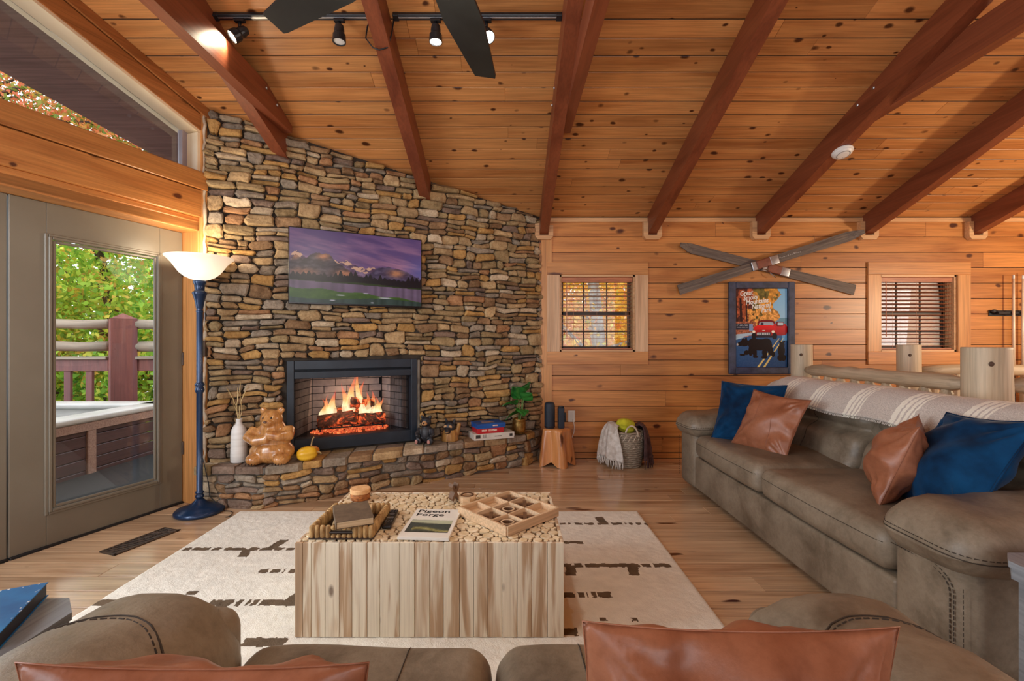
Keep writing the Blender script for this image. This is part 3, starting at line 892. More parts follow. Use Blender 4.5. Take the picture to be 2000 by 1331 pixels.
# cap stones: strips of flagstone between the front edge and the wall
def hl(a, b, t): return (lerp(a[0], b[0], t), lerp(a[1], b[1], t))
cap = []
front = [P0, P1, P2, P3]; bk = [fo(-.03, .0), fo(.52, .0), fo(2.72, .0), fo(FLEN, .0)]
def ovh(a, b, o=.028):
    d = Vector((b[0] - a[0], b[1] - a[1])).normalized(); return (d.y * o, -d.x * o)
rs = random.Random(31)
for s, n in ((0, 3), (1, 11), (2, 2)):
    o = ovh(front[s], front[s + 1])
    ts = [0] + sorted(k / n + rs.uniform(-.25, .25) / n for k in range(1, n)) + [1]
    for a, b in zip(ts, ts[1:]):
        f0, f1, b0, b1 = hl(front[s], front[s + 1], a), hl(front[s], front[s + 1], b), hl(bk[s], bk[s + 1], a), hl(bk[s], bk[s + 1], b)
        f0 = (f0[0] + o[0], f0[1] + o[1]); f1 = (f1[0] + o[0], f1[1] + o[1])
        sp = rs.uniform(.42, .7)
        for (u, v) in ((0, sp), (sp, 1)):
            q = [hl(f0, b0, u), hl(f1, b1, u), hl(f1, b1, v), hl(f0, b0, v)]
            c = (sum(p[0] for p in q) / 4, sum(p[1] for p in q) / 4)
            pl = []
            for k in range(4):
                p, nx = q[k], q[(k + 1) % 4]
                for t in (.08, .5, .92):
                    pp = hl(p, nx, t); jj = .006
                    pl.append((c[0] + (pp[0] - c[0]) * .975 + rs.uniform(-jj, jj) * (t == .5), c[1] + (pp[1] - c[1]) * .96 + rs.uniform(-jj, jj)))
            h = HT + rs.uniform(-.004, 0); th_ = rs.uniform(.045, .06)
            n_ = len(pl)
            vs = [(p[0] - c[0], p[1] - c[1], h - th_) for p in pl] + [(p[0] - c[0], p[1] - c[1], h - .014) for p in pl] + [((p[0] - c[0]) * .94, (p[1] - c[1]) * .92, h) for p in pl]
            fs = [tuple(range(n_ - 1, -1, -1)), tuple(range(2 * n_, 3 * n_))]
            for k in range(n_):
                k2 = (k + 1) % n_
                fs += [(k, k2, n_ + k2, n_ + k), (n_ + k, n_ + k2, 2 * n_ + k2, 2 * n_ + k)]
            mi = rs.choices(range(8), [2, .8, 5, 2.5, 2, 1.2, 3, 2])[0]
            MB().add(vs, fs).build('cap_stone', STONE[mi], hearth, (c[0], c[1], 0), recalc=True)
capfill = MB().prism([P0, P1, P2, P3, back[0], back[1]], HT - .05, HT - .012, 'z').build('mortar_bed', M['mortar_pale'], hearth, recalc=True)

# ------------------------------------------------------------------ fireplace insert (local frame of the face)
fp = thing('fireplace_insert', 'black metal fireplace insert with mesh curtains and burning logs in the stone wall', 'fireplace', (ORI.x, ORI.y, 0), ANG_F)
FBM = pm('blue_black_fireplace_metal', S(40, 50, 62), S(30, 38, 48), 6, rough=.36, spec=.5)
f = MB()
x0, x1, z0, z1 = FB0, FB1, FBZ0 - .012, FBZ1
f.box(x0, x0 + .055, -.035, .05, z0, z1, .004); f.box(x1 - .055, x1, -.035, .05, z0, z1, .004)
f.box(x0 + .055, x1 - .055, -.030, .05, z1 - .075, z1, .004)
f.box(x0 + .055, x1 - .055, -.034, .05, z1 - .15, z1 - .092, .004)
f.box(x0 + .055, x1 - .055, -.034, .05, z0, z0 + .10, .004)
f.box(x0 + .055, x1 - .055, -.01, .05, z1 - .095, z1 - .07, .001)
f.build('surround', FBM, fp)
MB().box(x0 + .03, x1 - .03, -.010, .03, z1 - .094, z1 - .076, .001).build('vent_slot', M['dark'], fp)
BRK = pm('grey_firebrick', S(164, 160, 164), S(132, 128, 134), 9, rough=.9, bmp=.3, bscale=50, rnd=.06)
ix0, ix1, iz0, iz1, iy1 = x0 + .06, x1 - .06, z0 + .09, z1 - .13, .46
bx = MB()
bx.box(ix0 - .02, ix1 + .02, .05, iy1 + .06, iz0 - .03, iz0, .001); bx.box(ix0 - .02, ix1 + .02, .05, iy1 + .06, iz1 + .04, iz1 + .07, .001)
bx.box(ix0 - .03, ix0 - .01, .05, iy1 + .06, iz0 - .03, iz1 + .07, .001); bx.box(ix1 + .01, ix1 + .03, .05, iy1 + .06, iz0 - .03, iz1 + .07, .001)
bx.box(ix0 - .03, ix1 + .03, iy1 + .04, iy1 + .06, iz0 - .03, iz1 + .07, .001)
bx.build('firebox_shell', M['black'], fp)
# firebrick back and cheeks, brick by brick
bw, bh = .205, .066
bx0, bx1 = ix0 + .16, ix1 - .16
def brick_run(p, q):
    d = Vector((q[0] - p[0], q[1] - p[1], 0)); L = d.length; a = math.atan2(d.y, d.x)
    k = 0; z = iz0
    while z < iz1 + .03:
        off = (k % 2) * bw / 2; x = -off
        while x < L:
            a0, a1 = max(0, x) + .0025, min(L, x + bw) - .0025
            if a1 - a0 > .02:
                o = MB().box(a0, a1, 0, .03, z + .0025, min(z + bh, iz1 + .04) - .0025, .003).build('firebrick', BRK, fp)
                o.matrix_local = Matrix.Translation((p[0], p[1], 0)) @ Matrix.Rotation(a, 4, 'Z')
            x += bw
        z += bh; k += 1
brick_run((bx0, iy1), (bx1, iy1)); brick_run((ix0 + .005, .10), (bx0, iy1)); brick_run((bx1, iy1), (ix1 - .005, .10))
# mesh curtains gathered at both sides
MESH = pm('black_mesh_curtain', (.018, .02, .024), (.01, .011, .014), 90, rough=.6, metal=.4)
MESH.node_tree.nodes['Principled BSDF'].inputs['Alpha'].default_value = .62
for s in (0, 1):
    xa = ix0 if s == 0 else ix1; wd = .13 if s == 0 else .16; sg = 1 if s == 0 else -1
    def cf(u, v, xa=xa, wd=wd, sg=sg):
        x = xa + sg * wd * u * (1 - .25 * (1 - v) * (1 if s == 0 else -.3))
        return (x, .075 + .018 * math.sin(u * 44) + .006 * math.sin(u * 97), iz0 + .012 + (iz1 + .03 - iz0 - .012) * v)
    MB().grid(cf, 60, 8).build('mesh_curtain', MESH, fp, smooth=True)
# grate, logs, embers, flames
g = MB()
cxm = (ix0 + ix1) / 2
for k in range(7):
    xx = cxm - .27 + .09 * k
    g.tube([(xx, .16, iz0 + .055), (xx, .40, iz0 + .055)], .007, 6)
g.tube([(cxm - .29, .18, iz0 + .045), (cxm + .29, .18, iz0 + .045)], .007, 6); g.tube([(cxm - .29, .38, iz0 + .045), (cxm + .29, .38, iz0 + .045)], .007, 6)
for xx in (-.27, .27):
    for yy in (.18, .38): g.tube([(cxm + xx, yy, iz0), (cxm + xx, yy, iz0 + .05)], .007, 6)
g.build('log_grate', M['black'], fp)
def log_mat():
    m, nt, b = newmat('burning_log')
    b.inputs['Roughness'].default_value = .9
    v = coords(nt, (1, 1, 1), 'World', False)
    n1 = noise(nt, v, 14, 6, .7, 1.0)
    nt.links.new(ramp(nt, n1, [(.35, S(48, 34, 30)), (.55, S(122, 74, 52)), (.7, S(160, 110, 80))]), b.inputs['Base Color'])
    n2 = noise(nt, v, 9, 5, .7, 1.5)
    nt.links.new(ramp(nt, n2, [(.52, (0, 0, 0)), (.60, (1.0, .10, .02)), (.70, (1.0, .45, .12))]), b.inputs['Emission Color'])
    b.inputs['Emission Strength'].default_value = .8
    bump(nt, b, n1, .8, .02)
    return m
LOG = log_mat()
rl = random.Random(9)
for (p, q, r) in (((cxm - .29, .22, iz0 + .10), (cxm + .02, .19, iz0 + .14), .062), ((cxm + .06, .20, iz0 + .10), (cxm + .30, .24, iz0 + .10), .058),
                  ((cxm - .14, .33, iz0 + .15), (cxm + .10, .30, iz0 + .19), .052), ((cxm - .02, .22, iz0 + .26), (cxm + .20, .31, iz0 + .215), .055), ((cxm - .22, .34, iz0 + .10), (cxm + .28, .35, iz0 + .10), .05),
                  ((cxm + .00, .16, iz0 + .07), (cxm + .06, .30, iz0 + .24), .036)):
    pts = [hl3 for hl3 in [tuple(lerp(p[k], q[k], t) for k in range(3)) for t in (0, .03, .25, .5, .75, .97, 1)]]
    MB().tube(pts, [r * .55, r, r * rl.uniform(.9, 1.05), r * rl.uniform(.85, 1.05), r * rl.uniform(.9, 1.0), r * .95, r * .5], 9).build('log', LOG, fp, smooth=False)
def ember_mat():
    m, nt, b = newmat('glowing_embers')
    v = coords(nt, (1, 1, 1), 'World', False)
    n2 = noise(nt, v, 30, 5, .7, 1.0)
    b.inputs['Base Color'].default_value = (.05, .02, .01, 1)
    nt.links.new(ramp(nt, n2, [(.36, (.12, .012, .006)), (.52, (.8, .10, .03)), (.66, (1.0, .42, .12))]), b.inputs['Emission Color'])
    b.inputs['Emission Strength'].default_value = 1.0
    return m
em = MB(); re_ = random.Random(4)
for k in range(230):
    a = re_.uniform(0, 2 * PI); rr_ = math.sqrt(re_.random())
    em.ell((cxm + rr_ * math.cos(a) * .33, .25 + rr_ * math.sin(a) * .13, iz0 + .008 + .03 * (1 - rr_)), (re_.uniform(.012, .024), re_.uniform(.010, .02), re_.uniform(.008, .018)), 6, 4)
lamp('fire_glow', 'POINT', (0, 0, 0), 3.2, (1.0, .58, .36), .12).location = Matrix.Translation((ORI.x, ORI.y, 0)) @ Matrix.Rotation(ANG_F, 4, 'Z') @ Vector((cxm, .26, iz0 + .34))
o = em.build('ember_bed', ember_mat(), fp); o['kind'] = 'stuff'
def flame_mat():
    m = bpy.data.materials.new('flame'); m.use_nodes = True; nt = m.node_tree
    nt.nodes.remove(nt.nodes['Principled BSDF'])
    tc = nd(nt, 'ShaderNodeTexCoord'); sp = nd(nt, 'ShaderNodeSeparateXYZ'); nt.links.new(tc.outputs['Generated'], sp.inputs[0])
    z = mathn(nt, 'ADD', sp.outputs[2], mathn(nt, 'MULTIPLY_ADD', noise(nt, coords(nt, (1, 1, 1), 'World', False), 18, 3), .5, -.25))
    col = ramp(nt, z, [(.0, (1.0, .66, .34)), (.3, (1.0, .80, .48)), (.55, (1.0, .56, .18)), (.75, (1.0, .20, .07)), (1.0, (.9, .07, .07))])
    alpha = ramp(nt, z, [(0, (.50,) * 3), (.35, (.55,) * 3), (.7, (.30,) * 3), (1, (.10,) * 3)])
    e = nd(nt, 'ShaderNodeEmission'); nt.links.new(col, e.inputs[0]); e.inputs[1].default_value = 1.45
    t = nd(nt, 'ShaderNodeBsdfTransparent'); mx = nd(nt, 'ShaderNodeMixShader')
    nt.links.new(alpha, mx.inputs[0]); nt.links.new(t.outputs[0], mx.inputs[1]); nt.links.new(e.outputs[0], mx.inputs[2])
    nt.links.new(mx.outputs[0], nt.nodes['Material Output'].inputs[0])
    return m
FL = flame_mat(); rf = random.Random(6)
for (dx, dy, h, r) in ((-.24, .25, .20, .055), (-.15, .28, .27, .07), (-.05, .27, .33, .075), (.015, .25, .42, .07), (.10, .27, .35, .075), (.075, .24, .50, .045), (.19, .28, .25, .065), (.27, .27, .18, .05), (-.19, .24, .24, .045), (.14, .24, .25, .06), (-.01, .29, .30, .09), (.23, .25, .20, .05)):
    pts, rad = [], []
    ph = rf.uniform(0, 6); am = rf.uniform(.012, .03)
    for k in range(13):
        t = k / 12
        pts.append((cxm + dx + am * math.sin(ph + t * 5) * (.3 + t), .10 + dy - .08 + am * .5 * math.cos(ph + t * 4), iz0 + .10 + h * t * 1.02))
        rad.append(1.3 * r * max(.02, (.45 + 1.1 * t) if t < .3 else .78 * (1 - (t - .3) / .7) ** 1.15))
    MB().tube(pts, rad, 10, flat=.6).build('flame', FL, fp, smooth=True)
# slim mortar return to the right of the insert
mb = MB().box(FB1 + .002, FB1 + .028, -.03, .02, .31, FBZ1 - .01, .006)
mb.build('mortar_return', M['mortar_pale'], wall_corner)

# ------------------------------------------------------------------ television with a mountain picture
def tv_image(W=300, H=170):
    x, y = np.meshgrid((np.arange(W) + .5) / W, (np.arange(H) + .5) / H)
    st = fbm(x * 3.2 + y * 1.2, y * 11 - x * 3.4, 3, 5)
    st2 = fbm(x * 2 + 5, y * 6 - x * 1.6, 9, 4)
    sky = np.stack([.36 + .12 * y, .27 + .09 * y, .46 + .10 * y], -1)
    pink = np.array([.66, .46, .58])
    k = np.clip((st - .44) * 4, 0, 1)[..., None] * (.35 + .75 * np.clip(y / .45, 0, 1))[..., None]
    im = sky * (1 - k) + pink * k
    dk = np.clip((st2 - .52) * 4, 0, 1)[..., None] * .45
    im = im * (1 - dk) + np.array([.30, .20, .38]) * dk
    b = np.clip((x - .82) * 5, 0, 1) * np.clip((y - .2) * 4, 0, 1); im = im * (1 - .6 * b[..., None]) + np.array([.38, .42, .68]) * .6 * b[..., None]
    def ridge(pts, rough, seed):
        px, py = zip(*pts)
        h = np.interp(x[0], px, py)
        return h - rough * (fbm(x[0] * 22, x[0] * 0 + seed, seed, 4) - .5)
    def lay(h, col, blend=1.0):
        nonlocal im
        m = (y > h[None, :]).astype(float)[..., None] * blend
        im = im * (1 - m) + col * m
    tex = fbm(x * 26 + y * 14, y * 30 - x * 10, 17, 4)[..., None]
    far = ridge([(0, .40), (.05, .30), (.12, .40), (.33, .42), (.36, .38), (.44, .44), (.55, .48), (.60, .47), (1, .6)], .09, 2)
    lay(far, np.array([.44, .33, .44]) + (tex - .5) * .5)
    sn = ((y > far[None, :]) & (y < far[None, :] + .07) & (tex[..., 0] > .47))
    im[sn] = [.86, .66, .55]
    mid = ridge([(0, .46), (.04, .34), (.09, .42), (.16, .33), (.22, .30), (.28, .33), (.36, .46), (.46, .58), (.56, .62)], .07, 5)
    lay(np.where(x[0] < .58, mid, 2), np.array([.22, .18, .24]) + (tex - .5) * .36)
    c = (np.exp(-((x - .235) / .05) ** 2 - ((y - .36) / .05) ** 2) + np.exp(-((x - .40) / .09) ** 2 - ((y - .58) / .06) ** 2) + .8 * np.exp(-((x - .03) / .05) ** 2 - ((y - .38) / .05) ** 2) + .8 * np.exp(-((x - .1) / .09) ** 2 - ((y - .58) / .05) ** 2))
    m = (np.clip(c, 0, 1) * (y > mid[None, :]) * (.4 + .9 * tex[..., 0]))[..., None]; im = im * (1 - m) + np.array([.80, .50, .34]) * m
    rt = ridge([(.52, .62), (.60, .52), (.66, .45), (.72, .44), (.80, .46), (.86, .48), (.94, .56), (1, .58)], .06, 8)
    lay(np.where(x[0] > .52, rt, 2), np.array([.31, .26, .37]) + (tex - .5) * .36)
    c = np.exp(-((x - .79) / .06) ** 2 - ((y - .53) / .05) ** 2)
    m = (np.clip(c * 1.2, 0, 1) * (y > rt[None, :]) * (.5 + .8 * tex[..., 0]))[..., None]; im = im * (1 - m) + np.array([.80, .52, .36]) * m
    tr = .635 - .09 * np.abs(np.sin(x[0] * 83)) * vnoise(x[0] * 30, x[0] * 0, 4) - .05 * vnoise(x[0] * 11, x[0] * 0, 6) + .02 * x[0]
    lay(tr, np.array([.05, .05, .09]))
    lay(np.full(W, .685) + .01 * np.sin(x[0] * 9) + .04 * x[0], np.array([.16, .22, .10]) + (tex - .5) * .1)
    lk = (y > .70 + .05 * x) & (y < .80 + .13 * x ** 1.5 + .012 * np.sin(x * 21)); lt = np.stack([.46 + .1 * st, .36 + .1 * st, .46 + .12 * st], -1)
    vr = vnoise(x * 40, y * 0, 3)[..., None]
    im = np.where(lk[..., None], lt * (.70 + .25 * vr), im)
    gr = y > .80 + .13 * x ** 1.5 + .012 * np.sin(x * 21)
    im = np.where(gr[..., None], np.stack([.16 + .14 * tex[..., 0], .28 + .14 * tex[..., 0], .08 + .06 * tex[..., 0]], -1), im)
    s2 = (y > .93 + .02 * np.sin(x * 7)); im = np.where(s2[..., None], np.array([.12, .20, .18]) + .1 * vr, im)
    for (a, b_, w_) in ((.36, .885, .03), (.55, .845, .02), (.70, .90, .05), (.30, .96, .02), (.6, .975, .012)):
        m = np.exp(-((x - a) / w_) ** 4 - ((y - b_) / .008) ** 4)[..., None]; im = im * (1 - m) + np.array([.78, .75, .80]) * m
    return np.clip(im, 0, 1)
tvx0, tvx1, tvz0, tvz1 = .558, 1.646, 1.535, 2.154
tw, thh = tvx1 - tvx0, tvz1 - tvz0
tv = thing('television', 'flat wall television showing a purple mountain lake sunset, hung on the stone wall', 'television', (ORI.x, ORI.y, 0), ANG_F)
cxT, czT = (tvx0 + tvx1) / 2, (tvz0 + tvz1) / 2
MB().box(tvx0, tvx1, -.105, -.072, tvz0, tvz1, .004).build('case', M['blackgloss'], tv)
MB().box(cxT - .2, cxT + .2, -.074, .0, czT - .15, czT + .15, .004).build('wall_mount', M['black'], tv)
print_mesh('screen', tv_image(), tw - .018, thh - .024, attr_mat('lit_screen', rough=.30, emission=.58, base=.04), tv, (cxT, -.1065, czT + .003))
# ------------------------------------------------------------------ upholstery helpers
def leather(name, c1, c2, rough=.42, sc=5, bmp=.25):
    m, nt, b = newmat(name)
    v = coords(nt, (1, 1, 1))
    n1 = noise(nt, v, sc, 6, .65, .4)
    col = ramp(nt, n1, [(.32, c2), (.52, tuple(lerp(p, q, .6) for p, q in zip(c2, c1))), (.72, c1)])
    n2 = noise(nt, v, 55, 4, .7)
    sp = ramp(nt, n2, [(.36, (.80, .78, .76)), (.58, (1, 1, 1))])
    nt.links.new(mixc(nt, .7, col, sp, 'MULTIPLY'), b.inputs['Base Color'])
    b.inputs['Roughness'].default_value = rough; b.inputs['Specular IOR Level'].default_value = .45
    rr = ramp(nt, n1, [(.3, (rough - .06,) * 3), (.7, (rough + .12,) * 3)]); nt.links.new(rr, b.inputs['Roughness'])
    bump(nt, b, noise(nt, v, 90, 4, .6), bmp, .004)
    return m
M['suede'] = leather('taupe_faux_leather', S(150, 136, 117), S(98, 86, 71), .40, 4.5)
M['cognac'] = leather('cognac_leather', S(168, 108, 78), S(128, 74, 50), .34, 3, .12)
M['velvet'] = pm('navy_velvet', S(10, 62, 102), S(3, 30, 58), 7, rough=.8, spec=.12, sheen=.10, bmp=.1, bscale=60, detail=5)  # sheen patches of the nap painted in as lighter mottling
M['stitch'] = pm('dark_stitching', S(60, 50, 40), None, 10, rough=.8)
M['foot'] = pm('dark_wood_foot', S(50, 36, 28), None, 10, rough=.4)

def cushion(name, label, mat, w, h, t, mat4, cat='cushion', group=None, seams=(), seed=1, piping=None, sag=.0, chop=0.0, cave=.085, wrk=1.0):
    """scatter cushion: two puffed faces meeting in a pinched seam; local x width, y height, z normal"""
    root = thing(name, label, cat, group=group)
    root.matrix_world = mat4
    N = 46
    rs = random.Random(seed); ph = [rs.uniform(0, 6.28) for _ in range(8)]
    def outline(u, v):
        x = (u - .5) * 2; y = (v - .5) * 2
        ex = 1 - cave * (1 - abs(y) ** 2.2) ; ey = 1 - cave * (1 - abs(x) ** 2.2)
        return x * ex * w / 2, y * ey * h / 2, x, y
    def surf(s):
        def f(u, v):
            px, py, x, y = outline(u, v)
            bulge = (max(0, 1 - x * x) ** .72) * (max(0, 1 - y * y) ** .72)
            wr = .018 * math.sin(7 * x + ph[0] + 3 * y * y) * abs(y) ** 2 * (1 - abs(x)) + .018 * math.sin(8 * y + ph[1] + 2 * x) * abs(x) ** 2 * (1 - abs(y)) + .010 * math.sin(5 * x - 6 * y + ph[2])
            wr += .012 * math.sin(11 * (x + y) + ph[3]) * (x * y) ** 2
            for (ax_, ay_) in ((-1, -1), (1, -1), (1, 1), (-1, 1)):
                ddx, ddy = (x - ax_), (y - ay_); dd = math.hypot(ddx, ddy)
                wr += .011 * math.sin(13 * math.atan2(ddy, ddx) + ph[4] + ax_ * 2 + ay_) * math.exp(-((dd - .35) / .30) ** 2)
            wr += .006 * math.sin(19 * x + ph[5] + 4 * y) * math.exp(-((1 - abs(y)) / .22) ** 2) + .006 * math.sin(17 * y + ph[6] + 3 * x) * math.exp(-((1 - abs(x)) / .22) ** 2)
            wr *= wrk
            z = s * (t / 2 * bulge * (1 - chop * max(0, y) * (1 - x * x)) + wr * min(1, bulge * 2.2))
            if s < 0: z = -(t / 2 * bulge + wr * .8 * min(1, bulge * 2.2))
            return (px, py - sag * (1 - x * x) * max(0, y), z)
        return f
    mb = MB()
    mb.grid(surf(1), N, N); mb.grid(lambda u, v: surf(-1)(1 - u, v), N, N)
    mb.build('cover', mat, root, smooth=True, recalc=True)
    pts = []
    for k in range(4 * 16):
        e, q = divmod(k, 16); q /= 16
        u, v = ((q, 0), (1, q), (1 - q, 1), (0, 1 - q))[e]
        a = outline(u, v); pts.append((a[0], a[1] - sag * (1 - a[2] ** 2) * max(0, a[3]), 0))
    pts.append(pts[0])
    MB().tube(pts, .0012 if piping is None else .0045, 6, cap=False).build('piping' if piping else 'seam', piping or mat, root, smooth=True)
    for xx in seams:
        ps = []
        for k in range(21):
            v = .03 + .94 * k / 20
            p = surf(1)((xx / w) + .5, v); ps.append((p[0], p[1], p[2] + .0008))
        MB().tube(ps, .0016, 5).build('panel_seam', mat, root, smooth=True)
    return root

def stitch_line(pts, parent, mat=None, r=.0017, name='stitching', dash=.012, gap=.006):
    """row of separate stitches along a polyline"""
    mb = MB(); pts = [Vector(p) for p in pts]
    acc = 0
    segs = []
    tot = [0]
    for a, b in zip(pts, pts[1:]): tot.append(tot[-1] + (b - a).length)
    def P(s):
        s = max(0, min(tot[-1], s))
        for k in range(len(pts) - 1):
            if s <= tot[k + 1]:
                t = (s - tot[k]) / max(1e-9, tot[k + 1] - tot[k]); return pts[k].lerp(pts[k + 1], t)
        return pts[-1]
    s = 0
    while s < tot[-1] - dash:
        mb.tube([P(s), P(s + dash)], r, 4); s += dash + gap
    o = mb.build(name, mat or M['stitch'], parent); return o

def make_sofa(root, width, arm_w, depth, seat_n, seatz=.48, armz=.65, backz=.885, basez=.30, armfront=.05, wobble=1, padr=.095, padlow=.195):
    """local: width along x, front at y=0, back at +y, z up"""
    hw = width / 2; iw = hw - arm_w
    su = M['suede']
    rs = random.Random(wobble)
    p1, p2 = rs.uniform(0, 6), rs.uniform(0, 6)
    mb = MB().rbox(-iw - .02, iw + .02, .012, depth - .08, .045, basez, .018, (10, 3, 2))
    mb.build('base', su, root, smooth=True)
    for sx in (-1, 1):
        for yy in (.12, depth - .14):
            MB().lathe([(.022, 0), (.03, .05)], 10).build('foot', M['foot'], root, (sx * (hw - .16), yy, 0))
    # arms: upright panel and padded roll that overhangs it
    for sx in (-1, 1):
        x0, x1 = (iw, hw - .015) if sx > 0 else (-hw + .015, -iw); ay0 = .012
        def fpan(w, p):
            return (w.x, w.y + .018 * (1 - p[0] ** 2) * (p[1] < 0) * -1, w.z)
        arm = MB().rbox(x0, x1, ay0, depth - .05, .03, armz - .06, .045, (4, 8, 6), fn=fpan).build('arm_panel', su, root, smooth=True)
        def froll(w, p, sx=sx):
            back = smoothstep(.1, depth - .05, w.y)
            z = w.z + .035 * back - .022 * smoothstep(.16, -.06, w.y) * (p[2] > -.2) + .012 * math.sin(5 * w.y + p2) * (p[2] > .5) * (1 - p[0] ** 2)
            x = w.x + .012 * math.sin(9 * w.y + p1) * (abs(p[0]) > .8)
            wr = .006 * math.sin(26 * w.y + 8 * w.x + p2) * (p[1] < .2)
            return (x, w.y, z + wr)
        MB().rbox(x0 - .035, x1 + .035, -armfront, depth - .02, armz - padlow, armz, padr, (6, 10, 3), puff=(.012, 0, .022), fn=froll).build('arm_pad', su, root, smooth=True)
        xo = hw - .02
        stitch_line([(sx * (hw - .03) - sx * .0, -.004 + .0, .08), (sx * (hw - .03), -.006, armz - .22)], root)
    # seat cushions
    cw = 2 * iw / seat_n
    for k in range(seat_n):
        a = -iw + cw * k + .004; b = a + cw - .008
        def fs(w, p, k=k):
            d = .010 * math.sin(7 * w.x + 5 * w.y + k * 2 + p1) * (1 - p[0] ** 2) * (p[2] > .5)
            front = -.012 * (1 - p[0] ** 2) * (p[1] < -.8)
            return (w.x, w.y + front, w.z + d + .012 * (1 - p[0] ** 2) * (1 - p[1] ** 2) * (p[2] > 0))
        MB().rbox(a, b, -.005, depth - .30, basez + .004, seatz, .062, (9, 9, 3), puff=(0, 0, .012), fn=fs).build('seat_cushion', su, root, smooth=True)
    # back: frame and two-tier cushions
    MB().rbox(-hw + .05, hw - .05, depth - .24, depth, .045, backz - .05, .05, (10, 3, 5)).build('back_frame', su, root, smooth=True)
    lean = .17
    for k in range(seat_n):
        a = -iw + cw * k + .004; b = a + cw - .008
        def fb(w, p, k=k):
            t = (w.z - seatz) / (backz - seatz)
            y = w.y + lean * t
            crease = math.exp(-((t - .50) / .085) ** 2)
            if p[1] < .2: y += .062 * crease + .010 * math.sin(11 * w.x + 4 * w.z + p2 + k)
            if p[1] < .2: y += .012 * math.sin(17 * w.x * (1 if t < .5 else .4) + 9 * t + p1) * math.exp(-((t - .25) / .25) ** 2)
            return (w.x, y, w.z)
        MB().rbox(a, b, depth - .39, depth - .16, seatz - .06, backz, .075, (12, 3, 26), puff=(0, .03, .008), fn=fb).build('back_cushion', su, root, smooth=True)
        cx_ = (a + b) / 2

# ------------------------------------------------------------------ right-hand sofa, facing left
SX, SYC, SW, SD = 1.50, 2.735, 2.54, .95
sofa = thing('sofa', 'long taupe leather sofa along the right side with a striped throw on its back', 'sofa', (SX, SYC, 0), -PI / 2)
make_sofa(sofa, SW, .33, SD, 2, armz=.640, wobble=3)
# double stitching on the near arm panel's edge
for off_ in (0, .014):
    pts = [(1.205 - off_, -.003, .06 + .02 * k) for k in range(17)] + [(1.205 - off_ - .10 + .10 * math.cos(a), -.003, .38 + (.075 - off_ * .7) * math.sin(a)) for a in [PI / 2 * q / 8 for q in range(1, 9)]] + [(1.105 - off_ - .14, -.003, .455 - off_ * .7)]
    stitch_line(pts, sofa, r=.0022)
# striped throw draped over the back
def throw_mat():
    m, nt, b = newmat('woven_striped_throw')
    tc = nd(nt, 'ShaderNodeTexCoord'); sp = nd(nt, 'ShaderNodeSeparateXYZ'); nt.links.new(tc.outputs['Object'], sp.inputs[0])
    v = coords(nt, (1, 1, 1), rnd=False)
    wob = mathn(nt, 'MULTIPLY_ADD', noise(nt, v, 40, 3), .02, -.01)
    f = mathn(nt, 'FRACT', mathn(nt, 'DIVIDE', mathn(nt, 'ADD', mathn(nt, 'ADD', sp.outputs[0], 4.0), wob), .345))
    heather = ramp(nt, noise(nt, v, 190, 4, .8), [(.35, S(176, 164, 154)), (.52, S(212, 201, 190)), (.68, S(236, 227, 217))])
    cr = S(252, 246, 230); z = (0, 0, 0); o = (1, 1, 1)
    r = nd(nt, 'ShaderNodeValToRGB'); r.color_ramp.interpolation = 'CONSTANT'
    st = [(0, z), (.30, o), (.385, z), (.415, o), (.475, z), (.505, o), (.56, z), (.59, o), (.625, z)]
    e = r.color_ramp.elements
    while len(e) < len(st): e.new(.5)
    for q, (p, c) in zip(e, st): q.position = p; q.color = (*c, 1)
    nt.links.new(f, r.inputs[0])
    nt.links.new(mixc(nt, r.outputs[0], heather, cr), b.inputs['Base Color'])
    b.inputs['Roughness'].default_value = .95; b.inputs['Sheen Weight'].default_value = .3; b.inputs['Specular IOR Level'].default_value = .1
    bump(nt, b, noise(nt, v, 150, 3, .7), .7, .01)
    return m
TH = throw_mat()
th_root = thing('throw_blanket', 'grey heather throw with groups of cream stripes draped over the long sofa back', 'blanket', (SX, SYC, 0), -PI / 2)
prof = [(.60, .765), (.622, .80), (.645, .838), (.675, .875), (.715, .905), (.77, .925), (.83, .930), (.89, .924), (.935, .90), (.968, .85), (.978, .78), (.980, .68), (.980, .58)]
def thf(u, v):
    x = -1.075 + 2.30 * u
    q = v * (len(prof) - 1); k = min(int(q), len(prof) - 2); t = q - k
    y = lerp(prof[k][0], prof[k + 1][0], t); z = lerp(prof[k][1], prof[k + 1][1], t)
    sagx = -.008 * math.sin(PI * (x / .94) * 1.0 + .4) ** 2
    edge = .012 * (x < -1.0)
    rr_ = .006 * math.sin(13 * x + 3 * z) + .004 * math.sin(31 * x + 11 * v)
    hem = .010 * math.sin(9 * x) * (1 - v) ** 4
    slope = -.04 * smoothstep(-.92, -1.08, x) 
    return (x, y - .014 + rr_ * .5, z + .016 + sagx + hem + slope)
mbt = MB().grid(thf, 120, 36)
ot = mbt.build('cloth', TH, th_root, smooth=True)
md = ot.modifiers.new('thick', 'SOLIDIFY'); md.thickness = .012; md.offset = 1
fr = MB(); rf = random.Random(12)
for k in range(230):
    u = k / 229; p = thf(u, 0)
    fr.tube([p, (p[0] + rf.uniform(-.004, .004), p[1] - .005, p[2] - .012)], .0028, 4)
fr.build('hem_fringe', TH, th_root)

